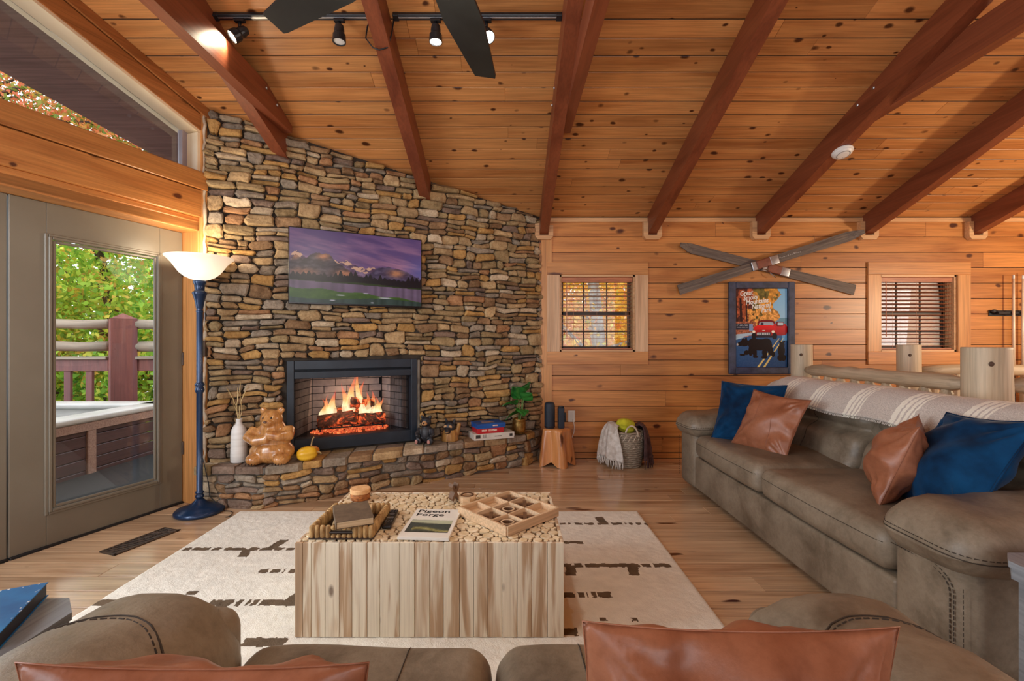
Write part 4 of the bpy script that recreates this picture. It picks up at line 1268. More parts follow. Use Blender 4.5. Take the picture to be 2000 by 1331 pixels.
# cushions on the right-hand sofa (normals point off the sofa)
SZ = .482
cushion('scatter_cushion', 'navy velvet cushion in the far corner of the long sofa behind a brown one', M['velvet'], .47, .47, .15,
        orient((1.80, 3.42, SZ + .215), (-.72, -.62, .40)), group=None, seed=4, piping=M['velvet'])
cushion('scatter_cushion', 'cognac leather cushion with two stitched seams leaning on the far navy cushion', M['cognac'], .47, .44, .16,
        orient((1.80, 3.15, SZ + .185), (-.88, -.28, .44), roll=-.06), seed=8, seams=(-.075, .09))
cushion('scatter_cushion', 'plump cognac leather cushion seen edge on at the near end of the long sofa', M['cognac'], .44, .42, .24,
        orient((1.86, 2.165, SZ + .190), (-.70, .62, .34)), seed=15, seams=(), sag=.02)
cushion('scatter_cushion', 'navy velvet cushion at the near end of the long sofa against the arm', M['velvet'], .50, .48, .23,
        orient((1.93, 1.955, SZ + .225), (-.80, .22, .50), roll=.10), seed=23, piping=M['velvet'])

# ------------------------------------------------------------------ front loveseat, seen from behind
ls = thing('loveseat', 'taupe leather loveseat in the foreground with rounded arms, facing the fireplace', 'sofa', (-.035, 1.15, 0), PI)
make_sofa(ls, 1.93, .35, .98, 2, armz=.640, backz=.80, wobble=8, padr=.16, padlow=.34, armfront=.03)
# seams laid on the upholstery by casting onto it
from mathutils.bvhtree import BVHTree
def bvh(o):
    me = o.data
    return BVHTree.FromPolygons([v.co for v in me.vertices], [tuple(p.vertices) for p in me.polygons])
def seam_on(o, rays, r=.0022, dashes=True):
    t = bvh(o); pts = []
    for p, d in rays:
        h = t.ray_cast(Vector(p), Vector(d).normalized())
        if h[0] is not None: pts.append(h[0] + h[1] * .0006)
    if len(pts) > 2:
        MB().tube(pts, r, 5).build('seam_welt', M['stitch'], o.parent, smooth=True)
        if dashes:
            t2 = []
            for p, d in rays:
                q = Vector(p) + (Vector((0, .014, 0)) if abs(Vector(d).normalized().z) > .5 else Vector((0, 0, .014)))
                h = t.ray_cast(q, Vector(d).normalized())
                if h[0] is not None: t2.append(h[0] + h[1] * .001)
            if len(t2) > 2: stitch_line(t2, o.parent, r=.0018)
def kids(root, nm): return [c for c in root.children if c.name.split('.')[0] == nm]
for o in kids(ls, 'arm_pad'):
    sx = 1 if sum(v.co.x for v in o.data.vertices) > 0 else -1
    seam_on(o, [((sx * (.585 + .375 * k / 24), .20 + .12 * (2 * k / 24 - 1) ** 2, 1.2), (0, 0, -1)) for k in range(25)])
for o in kids(sofa, 'arm_pad'):
    sx = 1 if sum(v.co.x for v in o.data.vertices) > 0 else -1
    c = Vector((sx * (SW / 2 - .165), .30, 0)); rays = []
    for k in range(40):
        a = math.radians(-170 + 165 * k / 39)
        d = Vector((math.cos(a) * sx if sx > 0 else -math.cos(a), math.sin(a), 0)) if sx > 0 else Vector((-math.cos(a), math.sin(a), 0))
        z = .530 - .012 * k / 39
        rays.append((c + d * 1.2 + Vector((0, 0, z)), -d))
    seam_on(o, rays[6:])
for root in (sofa, ls):
    for o in kids(root, 'seat_cushion'):
        xs = [v.co.x for v in o.data.vertices]; x0, x1 = min(xs) + .03, max(xs) - .03
        seam_on(o, [((lerp(x0, x1, k / 30), -.3, .425), (0, 1, 0)) for k in range(31)], r=.0015, dashes=False)
        if root is ls: seam_on(o, [(((x0 + x1) / 2 + (.10 if x0 < 0 else -.1), .02 + .016 * k, 1.0), (0, 0, -1)) for k in range(30)], r=.0016)
    for o in kids(root, 'back_cushion'):
        xs = [v.co.x for v in o.data.vertices]; xm = (min(xs) + max(xs)) / 2
        seam_on(o, [((xm, -.5, .50 + .012 * k), (0, 1, 0)) for k in range(28)], r=.0016)
cushion('scatter_cushion', 'large cognac leather cushion on the loveseat at the bottom right of the picture', M['cognac'], .455, .44, .23,
        orient((.337, .685, .600), (.03, .99, .10)), seed=31, seams=(), cave=.055, wrk=1.35)
cushion('scatter_cushion', 'cognac leather cushion on the loveseat at the bottom left edge of the picture', M['cognac'], .47, .40, .22,
        orient((-.440, .655, .590), (-.05, .98, .14), roll=.04), seed=37, seams=(), cave=.055, wrk=1.3)

# ------------------------------------------------------------------ area rug
def rug_image(W=500, H=380):
    x, y = np.meshgrid((np.arange(W) + .5) / W, (np.arange(H) + .5) / H)      # y 0 = far edge
    n = fbm(x * 60, y * 46, 3, 4); n2 = fbm(x * 9, y * 7, 8, 3)
    base = np.stack([.965 + 0 * n, .95 + 0 * n, .90 + 0 * n], -1) * (.93 + .09 * n + .05 * (n2 - .5))[..., None]
    RW, RH = 2.86, 2.15
    X = -1.93 + x * RW; Y = 3.27 - y * RH
    jx = X + (vnoise(X * 60, Y * 60, 5) - .5) * .009; jy = Y + (vnoise(X * 60 + 9, Y * 60, 6) - .5) * .009
    m = np.zeros_like(X, bool)
    rows = [  # (Y, half thickness, segments in X, branches (x, dx, y0, y1))
        (3.03, .017, [(.343, .385), (.40, .412), (.443, .494), (.511, .569), (.593, .665), (.687, .759), (.775, .783), (.804, .828), (.852, .884), (.905, .93)], [(.64, -.02, 3.03, 3.15)]),
        (2.747, .017, [(.24, .451), (-.95, -.88)], []),
        (2.66, .019, [(-1.897, -1.855), (-1.843, -1.744), (-1.73, -1.68), (-1.66, -1.537), (-1.52, -1.46), (-1.447, -1.378), (-1.366, -1.316), (-1.295, -1.25), (-1.23, -1.1), (-1.06, -.9)],
         [(-1.50, -.02, 2.56, 2.66), (-1.39, .02, 2.66, 2.785)]),
        (2.466, .021, [(.24, .344), (.36, .402), (.416, .71), (.723, .768), (.787, .877)], [(.31, -.02, 2.466, 2.372) if False else (.325, .01, 2.36, 2.466), (.655, .015, 2.36, 2.466)]),
        (2.405, .021, [(-1.317, -1.27), (-1.255, -1.207), (-1.19, -1.18), (-1.155, -1.07), (-1.03, -.9)], []),
        (2.178, .024, [(.24, .318), (.335, .362), (.372, .382), (.398, .418), (.429, .494)], []),
        (2.195, .016, [(-1.55, -1.50)], []),
        (2.113, .025, [(-1.93, -1.80), (-1.388, -1.279), (-1.262, -1.235), (-1.215, -1.20), (-1.19, -1.165), (-1.15, -.93)], [(-1.03, .04, 2.113, 2.235), (-1.305, -.01, 2.05, 2.113)]),
        (1.985, .012, [(.40, .43), (.536, .567)], []),
        (1.90, .024, [(.22, .29), (.33, .37)], []),
        (1.836, .026, [(-1.072, -.90), (-1.6, -1.3)], []),
        (1.55, .030, [(-.78, -.42), (.25, .33), (.36, .46), (.52, .8), (-1.7, -1.1)], [(-1.3, .04, 1.55, 1.72)]),
        (1.30, .026, [(-1.6, -1.2), (-.6, -.2), (.1, .3), (.5, .85)], []),
    ]
    for (yy, ht, segs, brs) in rows:
        for a, b in segs: m |= (np.abs(jy - yy) < ht) & (jx > a) & (jx < b)
        for (bx_, dx, y0, y1) in brs:
            cx_ = bx_ + dx * (jy - y0) / (y1 - y0); m |= (np.abs(jx - cx_) < .028) & (jy > y0) & (jy < y1)
    dk = np.stack([.33 + .14 * n, .27 + .12 * n, .20 + .10 * n], -1)
    base[m] = dk[m]
    return np.clip(base, 0, 1)
rug = thing('area_rug', 'cream wool area rug with broken dark brown dashes under the coffee table', 'rug', (-.50, 2.195, 0))
img = rug_image()
H_, W_, _ = img.shape
rw, rh = 2.86, 2.15
mat_r = attr_mat('rug_wool', rough=.95, bmp=.35)
o = print_mesh('pile', img, rw, rh, mat_r, rug, (0, 0, .018), (-PI / 2, 0, 0))
me = o.data
co = np.zeros(len(me.vertices) * 3); me.vertices.foreach_get('co', co); co = co.reshape(-1, 3)
co[:, 1] += (fbm(co[:, 0] * 45, co[:, 2] * 45, 4, 3) - .5) * -.004
e = np.minimum(np.minimum(co[:, 0] + rw / 2, rw / 2 - co[:, 0]), np.minimum(co[:, 2] + rh / 2, rh / 2 - co[:, 2]))
drop = np.clip(1 - e / .02, 0, 1) ** 2
co[:, 1] += drop * .012
me.vertices.foreach_set('co', co.ravel()); me.update()
MB().box(-rw / 2 + .004, rw / 2 - .004, -rh / 2 + .004, rh / 2 - .004, .001, .010, .003).build('backing', pm('rug_backing', S(214, 202, 180), None, 30, rough=1), rug)

# ------------------------------------------------------------------ coffee table
TX0, TX1, TY0, TY1, TZ1 = -.8745, .228, 1.862, 2.492, .410
RZ = .020
table = thing('coffee_table', 'square block coffee table of pale vertical planks with a log slice top on the rug', 'table', ((TX0 + TX1) / 2, (TY0 + TY1) / 2, RZ))
hx, hy = (TX1 - TX0) / 2, (TY1 - TY0) / 2; tz = TZ1 - RZ
def teak_mat(name, heart, sap, amt):
    m, nt, b = newmat(name)
    b.inputs['Roughness'].default_value = .6
    v0 = coords(nt, (1, 1, 1))
    mp1 = nd(nt, 'ShaderNodeMapping'); mp1.inputs['Scale'].default_value = (24, 24, 1.9); nt.links.new(v0, mp1.inputs[0])
    mp2 = nd(nt, 'ShaderNodeMapping'); mp2.inputs['Scale'].default_value = (120, 120, 3); nt.links.new(v0, mp2.inputs[0])
    n1 = noise(nt, mp1.outputs[0], 1.0, 3, .5, .5)
    f = mathn(nt, 'ADD', n1, mathn(nt, 'MULTIPLY_ADD', objrand(nt), .14, -.07 + amt))
    col = ramp(nt, f, [(.44, sap), (.50, tuple(lerp(a, c, .5) for a, c in zip(sap, heart))), (.56, heart), (.78, tuple(q * .72 for q in heart))])
    g = ramp(nt, noise(nt, mp2.outputs[0], 1, 3), [(.3, (.84, .82, .80)), (.6, (1, 1, 1))])
    col = mixc(nt, 1.0, col, g, 'MULTIPLY')
    vo = nd(nt, 'ShaderNodeTexVoronoi'); vo.inputs['Scale'].default_value = 1
    mp3 = nd(nt, 'ShaderNodeMapping'); mp3.inputs['Scale'].default_value = (9, 9, 4); nt.links.new(v0, mp3.inputs[0]); nt.links.new(mp3.outputs[0], vo.inputs['Vector'])
    kf = ramp(nt, vo.outputs['Distance'], [(.06, (.8, .8, .8)), (.13, (0, 0, 0))])
    col = mixc(nt, kf, col, S(92, 64, 46))
    nt.links.new(col, b.inputs['Base Color'])
    bump(nt, b, noise(nt, mp2.outputs[0], 1, 3), .15, .002)
    return m
TEAK = teak_mat('pale_teak_plank', S(194, 162, 128), S(238, 226, 202), .0)
MB().box(-hx + .014, hx - .014, -hy + .014, hy - .014, .0, tz - .016, .001).build('carcass', M['foot'], table)
edges = [-.8745, -.842, -.806, -.750, -.692, -.640, -.578, -.526, -.446, -.384, -.322, -.266, -.200, -.142, -.084, -.026, .036, .096, .160, .228]
off = (TX0 + TX1) / 2
for a, b in zip(edges, edges[1:]):
    for sy in (-1, 1):
        w2 = (b - a) / 2 - .0007
        MB().box(-w2, w2, -.007, .007, -tz / 2, tz / 2 - .004, .0015).build('plank', TEAK, table, ((a + b) / 2 - off, sy * (hy - .007), tz / 2))
n = 11
for sx in (-1, 1):
    for k in range(n):
        w2 = (2 * hy - .03) / n / 2 - .0007
        MB().box(-.007, .007, -w2, w2, -tz / 2, tz / 2 - .004, .0015).build('plank', TEAK, table, (sx * (hx - .007), -hy + .015 + (k + .5) * (2 * hy - .03) / n, tz / 2))
MB().box(-hx + .014, hx - .014, -hy + .014, hy - .014, tz - .018, tz - .0095, .001).build('grout', pm('dark_grout', S(120, 92, 62), S(88, 66, 44), 30, rough=.9), table)
# log slices: dart throwing with decreasing radii
def slice_mat():
    m, nt, b = newmat('log_slice')
    v = coords(nt, (1, 1, 1))
    tc = nd(nt, 'ShaderNodeTexCoord')
    ln = nd(nt, 'ShaderNodeVectorMath', operation='LENGTH'); nt.links.new(tc.outputs['Object'], ln.inputs[0])
    ring = mathn(nt, 'SINE', mathn(nt, 'MULTIPLY', ln.outputs['Value'], 1400))
    c = ramp(nt, noise(nt, v, 30, 4), [(.35, S(220, 194, 150)), (.65, S(246, 230, 200))])
    r = ramp(nt, ring, [(0, (.93, .91, .88)), (1, (1, 1, 1))])
    c = mixc(nt, 1.0, c, r, 'MULTIPLY')
    nt.links.new(varied(nt, c, .09), b.inputs['Base Color']); b.inputs['Roughness'].default_value = .5
    return m
SLM = slice_mat()
rs = random.Random(19); pl = []
ex, ey = hx - .016, hy - .016
cell = {}
def ok(x, y, r):
    gi, gj = int(x / .06), int(y / .06)
    for a in range(gi - 1, gi + 2):
        for b in range(gj - 1, gj + 2):
            for (p, q, s) in cell.get((a, b), ()):
                if (p - x) ** 2 + (q - y) ** 2 < (r + s - .0004) ** 2: return False
    return True
for r, tries in ((.026, 260), (.0225, 900), (.019, 2600), (.0155, 6000), (.0125, 9000), (.0095, 12000), (.0065, 12000)):
    for _ in range(tries):
        q = r * rs.uniform(.94, 1.05); x = rs.uniform(-ex + q * .7, ex - q * .7); y = rs.uniform(-ey + q * .7, ey - q * .7)
        if ok(x, y, q): pl.append((x, y, q)); cell.setdefault((int(x / .06), int(y / .06)), []).append((x, y, q))
pl.sort(key=lambda t: -t[2])
variants = []
for k in range(10):
    jit = [rs.uniform(.9, 1.07) for _ in range(10)]
    mb = MB()
    vs = []
    for zz, sc in ((-.008, 1), (-.0008, 1.0), (.0, .965)):
        vs += [(sc * jit[i] * math.cos(2 * PI * i / 10), sc * jit[i] * math.sin(2 * PI * i / 10), zz) for i in range(10)]
    fs = [tuple(range(20, 30))]
    for l in (0, 10):
        fs += [(l + i, l + (i + 1) % 10, l + 10 + (i + 1) % 10, l + 10 + i) for i in range(10)]
    variants.append((vs, fs))
rest = MB()
for k, (x, y, r) in enumerate(pl):
    vs, fs = variants[k % 10]; hgt = tz - .002 + rs.uniform(-.0012, .0008)
    vv = [(v[0] * r, v[1] * r, v[2]) for v in vs]
    if k < 300: MB().add(vv, fs).build('log_slice', SLM, table, (x, y, hgt), (0, 0, rs.uniform(0, 6)))
    else: rest.add([(v[0] + x, v[1] + y, v[2] + hgt) for v in vv], fs)
o = rest.build('small_log_slices', SLM, table); o['kind'] = 'stuff'
# ------------------------------------------------------------------ things on the coffee table
TT = TZ1
SEAG = pm('woven_water_hyacinth', S(206, 168, 112), S(136, 100, 58), 60, stretch=(1, 1, .35), rough=.85, bmp=.6, bscale=120, rnd=.08)
tray = thing('wicker_tray', 'rectangular woven tray of thick ribs with books in it on the coffee table', 'tray', (-.695, 2.028, TT))
wx, wy, th_ = .135, .143, .054
MB().box(-wx, wx, -wy, wy, 0, .006, .002).build('base', M['foot'], tray)
def rib(x, y, z0=.0, z1=th_):
    MB().tube([(x, y, z0 + .001), (x, y, z0 + .006), (x, y, (z0 + z1) / 2), (x, y, z1 - .006), (x, y, z1)], [.008, .0118, .0122, .0118, .008], 7).build('rib', SEAG, tray, smooth=True)
nr = 12
for k in range(nr):
    x = -wx + .012 + (2 * wx - .024) * k / (nr - 1)
    if 4 <= k <= 7:
        rib(x, -wy + .012, 0, .018); rib(x, -wy + .012, .036, th_)
    else: rib(x, -wy + .012)
    rib(x, wy - .012)
for k in range(1, nr):
    y = -wy + .012 + (2 * wy - .024) * k / nr
    rib(-wx + .012, y); rib(wx - .012, y)
MB().tube([(-.05, -wy + .008, .027), (.05, -wy + .008, .027)], .005, 7).build('handle_bar', M['foot'], tray)
BOOKB = pm('brown_cloth_cover', S(112, 92, 70), S(92, 74, 56), 30, rough=.75, bmp=.15, bscale=200)
PAGE = pm('paper_edges', S(222, 196, 160), S(196, 168, 130), 3, stretch=(1, 1, 60), rough=.9)
KRAFT = pm('kraft_cover', S(226, 196, 150), S(210, 178, 130), 8, rough=.8)
def book(name, label, loc, rz, w, h, t, cover, page=PAGE, cov=.0022, group=None, rot=None):
    b = thing(name, label, 'book', loc, rz, group, rot)
    MB().box(-w / 2 + .003, w / 2 - .003, -h / 2 + .003, h / 2 - .003, cov, t - cov, .0006).build('pages', page, b)
    c = MB()
    c.box(-w / 2, w / 2, -h / 2, h / 2, 0, cov, .0008); c.box(-w / 2, w / 2, -h / 2, h / 2, t - cov, t, .0008)
    c.box(-w / 2 - .001, -w / 2 + cov, -h / 2, h / 2, 0, t, .001)
    c.build('cover', cover, b)
    return b
book('book', 'cream bound book lying at the bottom of the woven tray', (-.69, 2.030, TT + .006), math.radians(14), .150, .200, .049, KRAFT)
book('book', 'old brown cloth book on top of the cream one in the woven tray', (-.675, 1.975, TT + .0555), math.radians(24), .150, .215, .030, BOOKB)
jar = thing('round_wooden_box', 'small round wooden box with a pale lid behind the woven tray', 'box', (-.772, 2.372, TT))
BARK = pm('orange_bark', S(190, 120, 60), S(120, 66, 30), 40, stretch=(1, 1, 3), rough=.7, bmp=.5, bscale=80)
MB().lathe([(.044, 0), (.049, .004), (.050, .030), (.047, .034)], 24).build('body', BARK, jar, smooth=True)
MB().lathe([(.046, .034), (.051, .036), (.052, .054), (.048, .058), (.001, .0585)], 24).build('lid', pm('pale_cork_top', S(236, 190, 136), S(214, 160, 106), 40, rough=.6), jar, smooth=False)
rem = thing('remote_control', 'slim black remote control lying between the woven tray and the magazine', 'remote', (-.540, 2.085, TT), math.radians(4))
MB().rbox(-.021, .021, -.100, .100, .0, .016, .0075, (2, 4, 1)).build('body', M['blackgloss'], rem, smooth=True)
GB = pm('grey_rubber_button', (.10, .10, .11), None, 10, rough=.6)
bt = MB()
for (y, n_) in ((.085, 3), (.068, 3), (-.022, 3), (-.04, 3), (-.058, 3)):
    for k in range(n_): bt.lathe([(.0042, 0), (.0042, .0012), (.001, .0015)], 8, mat=Matrix.Translation((-.012 + .012 * k, y, .016)))
bt.build('buttons', GB, rem)
MB().lathe([(.013, 0), (.013, .0012), (.009, .0014), (.001, .0008)], 18, mat=Matrix.Translation((0, .040, .016))).build('ring_button', GB, rem)
MB().box(-.015, .015, -.008, .006, .0158, .0168, .0004).build('silver_band', M['steel'], rem)
# magazine with its cover
mag = thing('magazine', 'white paperback with a valley photograph and the title Pigeon Forge on the table', 'book', (-.343, 2.035, TT), math.radians(-3.5))
mw, mh, mt = .216, .318, .013
MB().box(-mw / 2, mw / 2, -mh / 2, mh / 2, 0, mt, .0012).build('pages', pm('white_paper', S(240, 236, 226), S(228, 222, 210), 3, stretch=(1, 1, 80), rough=.6), mag)
def mag_image(W=130, H=80):
    x, y = np.meshgrid((np.arange(W) + .5) / W, (np.arange(H) + .5) / H)
    im = np.stack([.93 - .1 * y, .92 - .1 * y, .87 - .16 * y], -1)
    def lay(h, c):
        nonlocal im
        m = (y > h)[..., None]; im = np.where(m, c, im)
    t = fbm(x * 20, y * 14, 5, 3)[..., None] - .5
    lay(.17 - .05 * fbm(x * 5, x * 0, 3) + .02 * x, np.stack([.72 + 0 * x, .73 + 0 * x, .66 + 0 * x], -1))
    lay(.27 - .05 * fbm(x * 6, x * 0, 6), np.stack([.60 + .2 * (1 - y), .62 + .2 * (1 - y), .50 + .2 * (1 - y)], -1))
    lay(.42 - .12 * (1 - x) + .05 * fbm(x * 7, x * 0, 8), np.stack([.40 + 0 * x, .42 + 0 * x, .36 + 0 * x], -1))
    lay(.40 + .16 * x * (1 - x) - .12 * (x < .45) * (.45 - x) + .03 * fbm(x * 9, x * 0, 4), np.array([.26, .29, .27]) + t * .10)
    k = (np.exp(-((y - .83 + .1 * np.sin(x * 5)) / .09) ** 2) * (x > .12))[..., None]; im = im * (1 - k) + (np.array([.58, .56, .34]) + t * .4) * k
    lay(.93 + .02 * np.sin(x * 9), np.array([.24, .24, .20]) + t * .2)
    return np.clip(im, 0, 1)
print_mesh('cover_photo', mag_image(), mw * .86, mh * .50, attr_mat('printed_paper', rough=.4), mag, (0, -.030, mt + .0003), (-PI / 2, 0, 0))
INK = pm('black_ink', (.012, .012, .012), None, 5, rough=.6)
def text(body, parent, loc, size, mat, rot=(0, 0, 0), name='lettering', ext=.0002, align='LEFT', bold=0, shear=0, sx=1):
    c = bpy.data.curves.new(name, 'FONT'); c.body = body; c.size = size; c.extrude = ext; c.align_x = align; c.offset = bold; c.shear = shear
    c.materials.append(mat); c.resolution_u = 3
    t_ = bpy.data.objects.new('t', c); COL.objects.link(t_)
    dg = bpy.context.evaluated_depsgraph_get()
    me = bpy.data.meshes.new_from_object(t_.evaluated_get(dg)); bpy.data.objects.remove(t_); bpy.data.curves.remove(c)
    o = place(name, me, parent, loc, rot); o.scale = (sx, 1, 1)
    return o
text('Pigeon', mag, (-mw * .43, .112, mt + .0006), .046, INK, bold=.0006, sx=1.25)
text('Forge', mag, (-mw * .43, .070, mt + .0006), .046, INK, bold=.0006, sx=1.25)

PALEW = wood('pale_game_wood', S(236, 204, 166), S(208, 170, 128), axis='x', rnd=.06, rough=.5)
DARKW = wood('dark_game_wood', S(124, 88, 60), S(84, 56, 38), axis='x', rnd=.06, rough=.5)
ttt = thing('tic_tac_toe_board', 'pale wooden noughts and crosses tray turned diagonally on the coffee table', 'board game', (.0, 2.150, TT), math.radians(43.5))
s, hgt, cs = .165, .040, .105
MB().box(-s, s, -s, s, 0, .008, .001).build('base', PALEW, ttt)
for sg in (-1, 1):
    MB().box(-s, s, sg * s - .006, sg * s + .006, 0, hgt, .001).build('side', PALEW, ttt)
    MB().box(sg * s - .006, sg * s + .006, -s, s, 0, hgt, .001).build('side', PALEW, ttt)
    MB().box(-s, s, sg * .055 - .004, sg * .055 + .004, .006, hgt - .003, .001).build('divider', PALEW, ttt)
    MB().box(sg * .055 - .004, sg * .055 + .004, -s, s, .006, hgt - .003, .001).build('divider', PALEW, ttt)
def xo(kind, label, loc, rz, r=.040, t=.026, stand=False, group=None):
    o = thing('cross_piece' if kind == 'X' else 'nought_piece', label, 'game piece', loc, rz, group, rot=(PI / 2, 0, rz) if stand else None)
    if kind == 'X':
        pl = []
        w = r * .24
        for a in range(4):
            A = PI / 4 + a * PI / 2; d = Vector((math.cos(A), math.sin(A))); n_ = Vector((-d.y, d.x))
            tip = d * r * 1.25
            pl += [tuple(tip - n_ * w), tuple(tip + n_ * w), tuple((d + n_) * w * 1.0)]
        if stand: pl = [(p[0] * .62, p[1] * 1.25) for p in pl]
        zoff = r * 1.25 * (1.25 if stand else 1) * .9
        M4 = Matrix.Translation((0, .051, 0)) if stand else Matrix.Identity(4)
        mb = MB().prism(pl, 0 if not stand else -t / 2, t if not stand else t / 2, 'z', mat=M4)
        mb.build('cross', DARKW, o, recalc=True)
    else:
        mb = MB(); n_ = 24
        prof = [(r * .58, 0), (r, 0), (r, t), (r * .97, t + .001), (r * .60, t + .001), (r * .58, t), (r * .58, 0)]
        mb.lathe(prof, n_, cap=False); mb.build('ring', DARKW, o, recalc=True)
        MB().lathe([(r * .80, t + .0005), (r * .80, t + .003), (r * .62, t + .003), (r * .62, t + .0005)], n_, cap=False).build('pale_rim', PALEW, o, recalc=True)
    return o
e1 = Vector((math.cos(math.radians(43.5)), math.sin(math.radians(43.5)))); e2 = Vector((-e1.y, e1.x))
names = {(-1, -1): ('O', 'wooden nought in the nearest cell of the noughts and crosses tray'), (0, -1): ('X', 'wooden cross in the right-hand front cell row of the noughts and crosses tray'),
         (-1, 0): ('X', 'wooden cross in the left-hand front cell row of the noughts and crosses tray'), (0, 0): ('O', 'wooden nought in the centre cell of the noughts and crosses tray'),
         (1, 0): ('X', 'wooden cross just behind the centre nought of the tray'), (1, 1): ('X', 'wooden cross in the farthest cell of the noughts and crosses tray')}
for (i, j), (k, lab) in names.items():
    p = Vector((0, 2.150)) + e1 * i * .11 + e2 * j * .11
    xo(k, lab, (p.x, p.y, TT + .0085), math.radians(43.5), r=.038 if k == 'O' else .035, t=.020, group='noughts and crosses pieces')
xo('X', 'wooden cross piece standing upright behind the magazine', (-.280, 2.335, TT), math.radians(38), r=.033, t=.042, stand=True, group='noughts and crosses pieces')
op = thing('nought_piece', 'loose square wooden nought lying beside the upright cross', 'game piece', (-.212, 2.345, TT), math.radians(-25), 'noughts and crosses pieces')
mb = MB(); n_ = 8
mb.lathe([(.022, 0), (.046, 0), (.046, .030), (.024, .032), (.022, .030), (.022, 0)], 8, cap=False); mb.build('block', PALEW, op, recalc=True)
MB().lathe([(.034, .031), (.034, .0335), (.023, .0335), (.023, .031)], 20, cap=False).build('dark_ring', DARKW, op, recalc=True)

# ------------------------------------------------------------------ floor lamp
lx, ly = -2.222, 3.275
fl = thing('floor_lamp', 'navy metal torchiere floor lamp with a lit white glass bowl beside the door', 'lamp', (lx, ly, 0))
MB().lathe([(.150, 0), (.158, .008), (.158, .022), (.146, .034), (.128, .038), (.120, .046), (.085, .056), (.050, .072), (.026, .098), (.018, .105)], 40).build('base', M['lampblue'], fl, smooth=True)
po = [(.018, .10), (.027, .11), (.029, .125), (.020, .135), (.027, .145), (.027, .152), (.0205, .158), (.0205, .86), (.026, .868), (.031, .885), (.026, .902), (.022, .906), (.031, .918), (.031, .926), (.024, .934), (.0205, .945),
      (.0205, 1.44), (.023, 1.446), (.023, 1.452), (.018, 1.458), (.022, 1.47), (.030, 1.52), (.042, 1.565), (.047, 1.575), (.047, 1.585), (.036, 1.592), (.030, 1.60), (.034, 1.64), (.042, 1.655), (.040, 1.67), (.02, 1.672)]
MB().lathe(po, 24).build('pole', M['lampblue'], fl, smooth=True)
def shade_mat():
    m, nt, b = newmat('frosted_lit_glass')
    b.inputs['Base Color'].default_value = (.9, .87, .8, 1); b.inputs['Roughness'].default_value = .35
    tc = nd(nt, 'ShaderNodeTexCoord'); sp = nd(nt, 'ShaderNodeSeparateXYZ'); nt.links.new(tc.outputs['Generated'], sp.inputs[0])
    g = ramp(nt, sp.outputs[2], [(0, (1.0, .86, .66)), (.45, (.82, .64, .44)), (1, (.50, .36, .24))])  # bulb glow painted as emission, weaker towards the rim
    nt.links.new(g, b.inputs['Emission Color']); b.inputs['Emission Strength'].default_value = 1.0
    return m
sh = [(.030, 1.672), (.060, 1.680), (.095, 1.698), (.125, 1.724), (.148, 1.756), (.170, 1.790), (.196, 1.818), (.212, 1.832), (.214, 1.838), (.204, 1.836), (.186, 1.824), (.162, 1.796), (.140, 1.762), (.118, 1.732), (.09, 1.708), (.055, 1.690), (.0, 1.686)]
MB().lathe(sh, 48, cap=False).build('shade', shade_mat(), fl, smooth=True)
lamp('torchiere_bulb', 'POINT', (lx, ly, 1.90), 7, WARM, .06)
cp = []
for k in range(40):
    t = k / 39
    cp.append((.14 + .20 * t + .05 * math.sin(9 * t), .05 + .07 * math.sin(5.2 * t), .006))
cp = [(.02, .0, .40), (.035, .0, .34), (.045, .03, .2), (.04, .05, .10), (.08, .06, .05), (.14, .055, .03)] + [(.165 + .10 * math.sin(2.2 * t), .02 - .11 * t + .02 * math.sin(6 * t), .005) for t in [k / 14 for k in range(15)]]
MB().tube(cp, .003, 6).build('power_cord', M['black'], fl, smooth=True)
lc = thing('cable_loop', 'thin dark cable end lying on the floor in front of the glass door', 'cable')
MB().tube([(-2.30 + .16 * t, 2.90 + .07 * t + .018 * math.sin(t * PI * 2) * (t > .5), .004) for t in [k / 20 for k in range(21)]] + [(-2.17, 2.955, .004), (-2.20, 2.935, .004)], .0035, 6).build('cord', M['bronze'], lc)

# ------------------------------------------------------------------ floor register
rg = thing('floor_register', 'dark bronze slotted floor vent in the floor before the glass door', 'vent', (-2.262, 2.805, 0), PI / 2 + ANG_W + PI / 2 + PI)
fx, fy = .185, .068
MB().box(-fx, fx, -fy, fy, .0005, .0025, .001).build('pan', M['dark'], rg)
f = MB()
f.box(-fx, fx, fy - .014, fy, .001, .008, .002); f.box(-fx, fx, -fy, -fy + .014, .001, .008, .002)
f.box(-fx, -fx + .016, -fy, fy, .001, .008, .002); f.box(fx - .016, fx, -fy, fy, .001, .008, .002)
f.box(-fx, fx, -.003, .003, .001, .0065, .001)
f.build('frame', M['bronze'], rg)
for k in range(19):
    x = -fx + .026 + (2 * fx - .052) * k / 18
    MB().box(-.0045, .0045, -fy + .012, fy - .012, .001, .0062, .001).build('slat', M['bronze'], rg, (x, 0, 0))

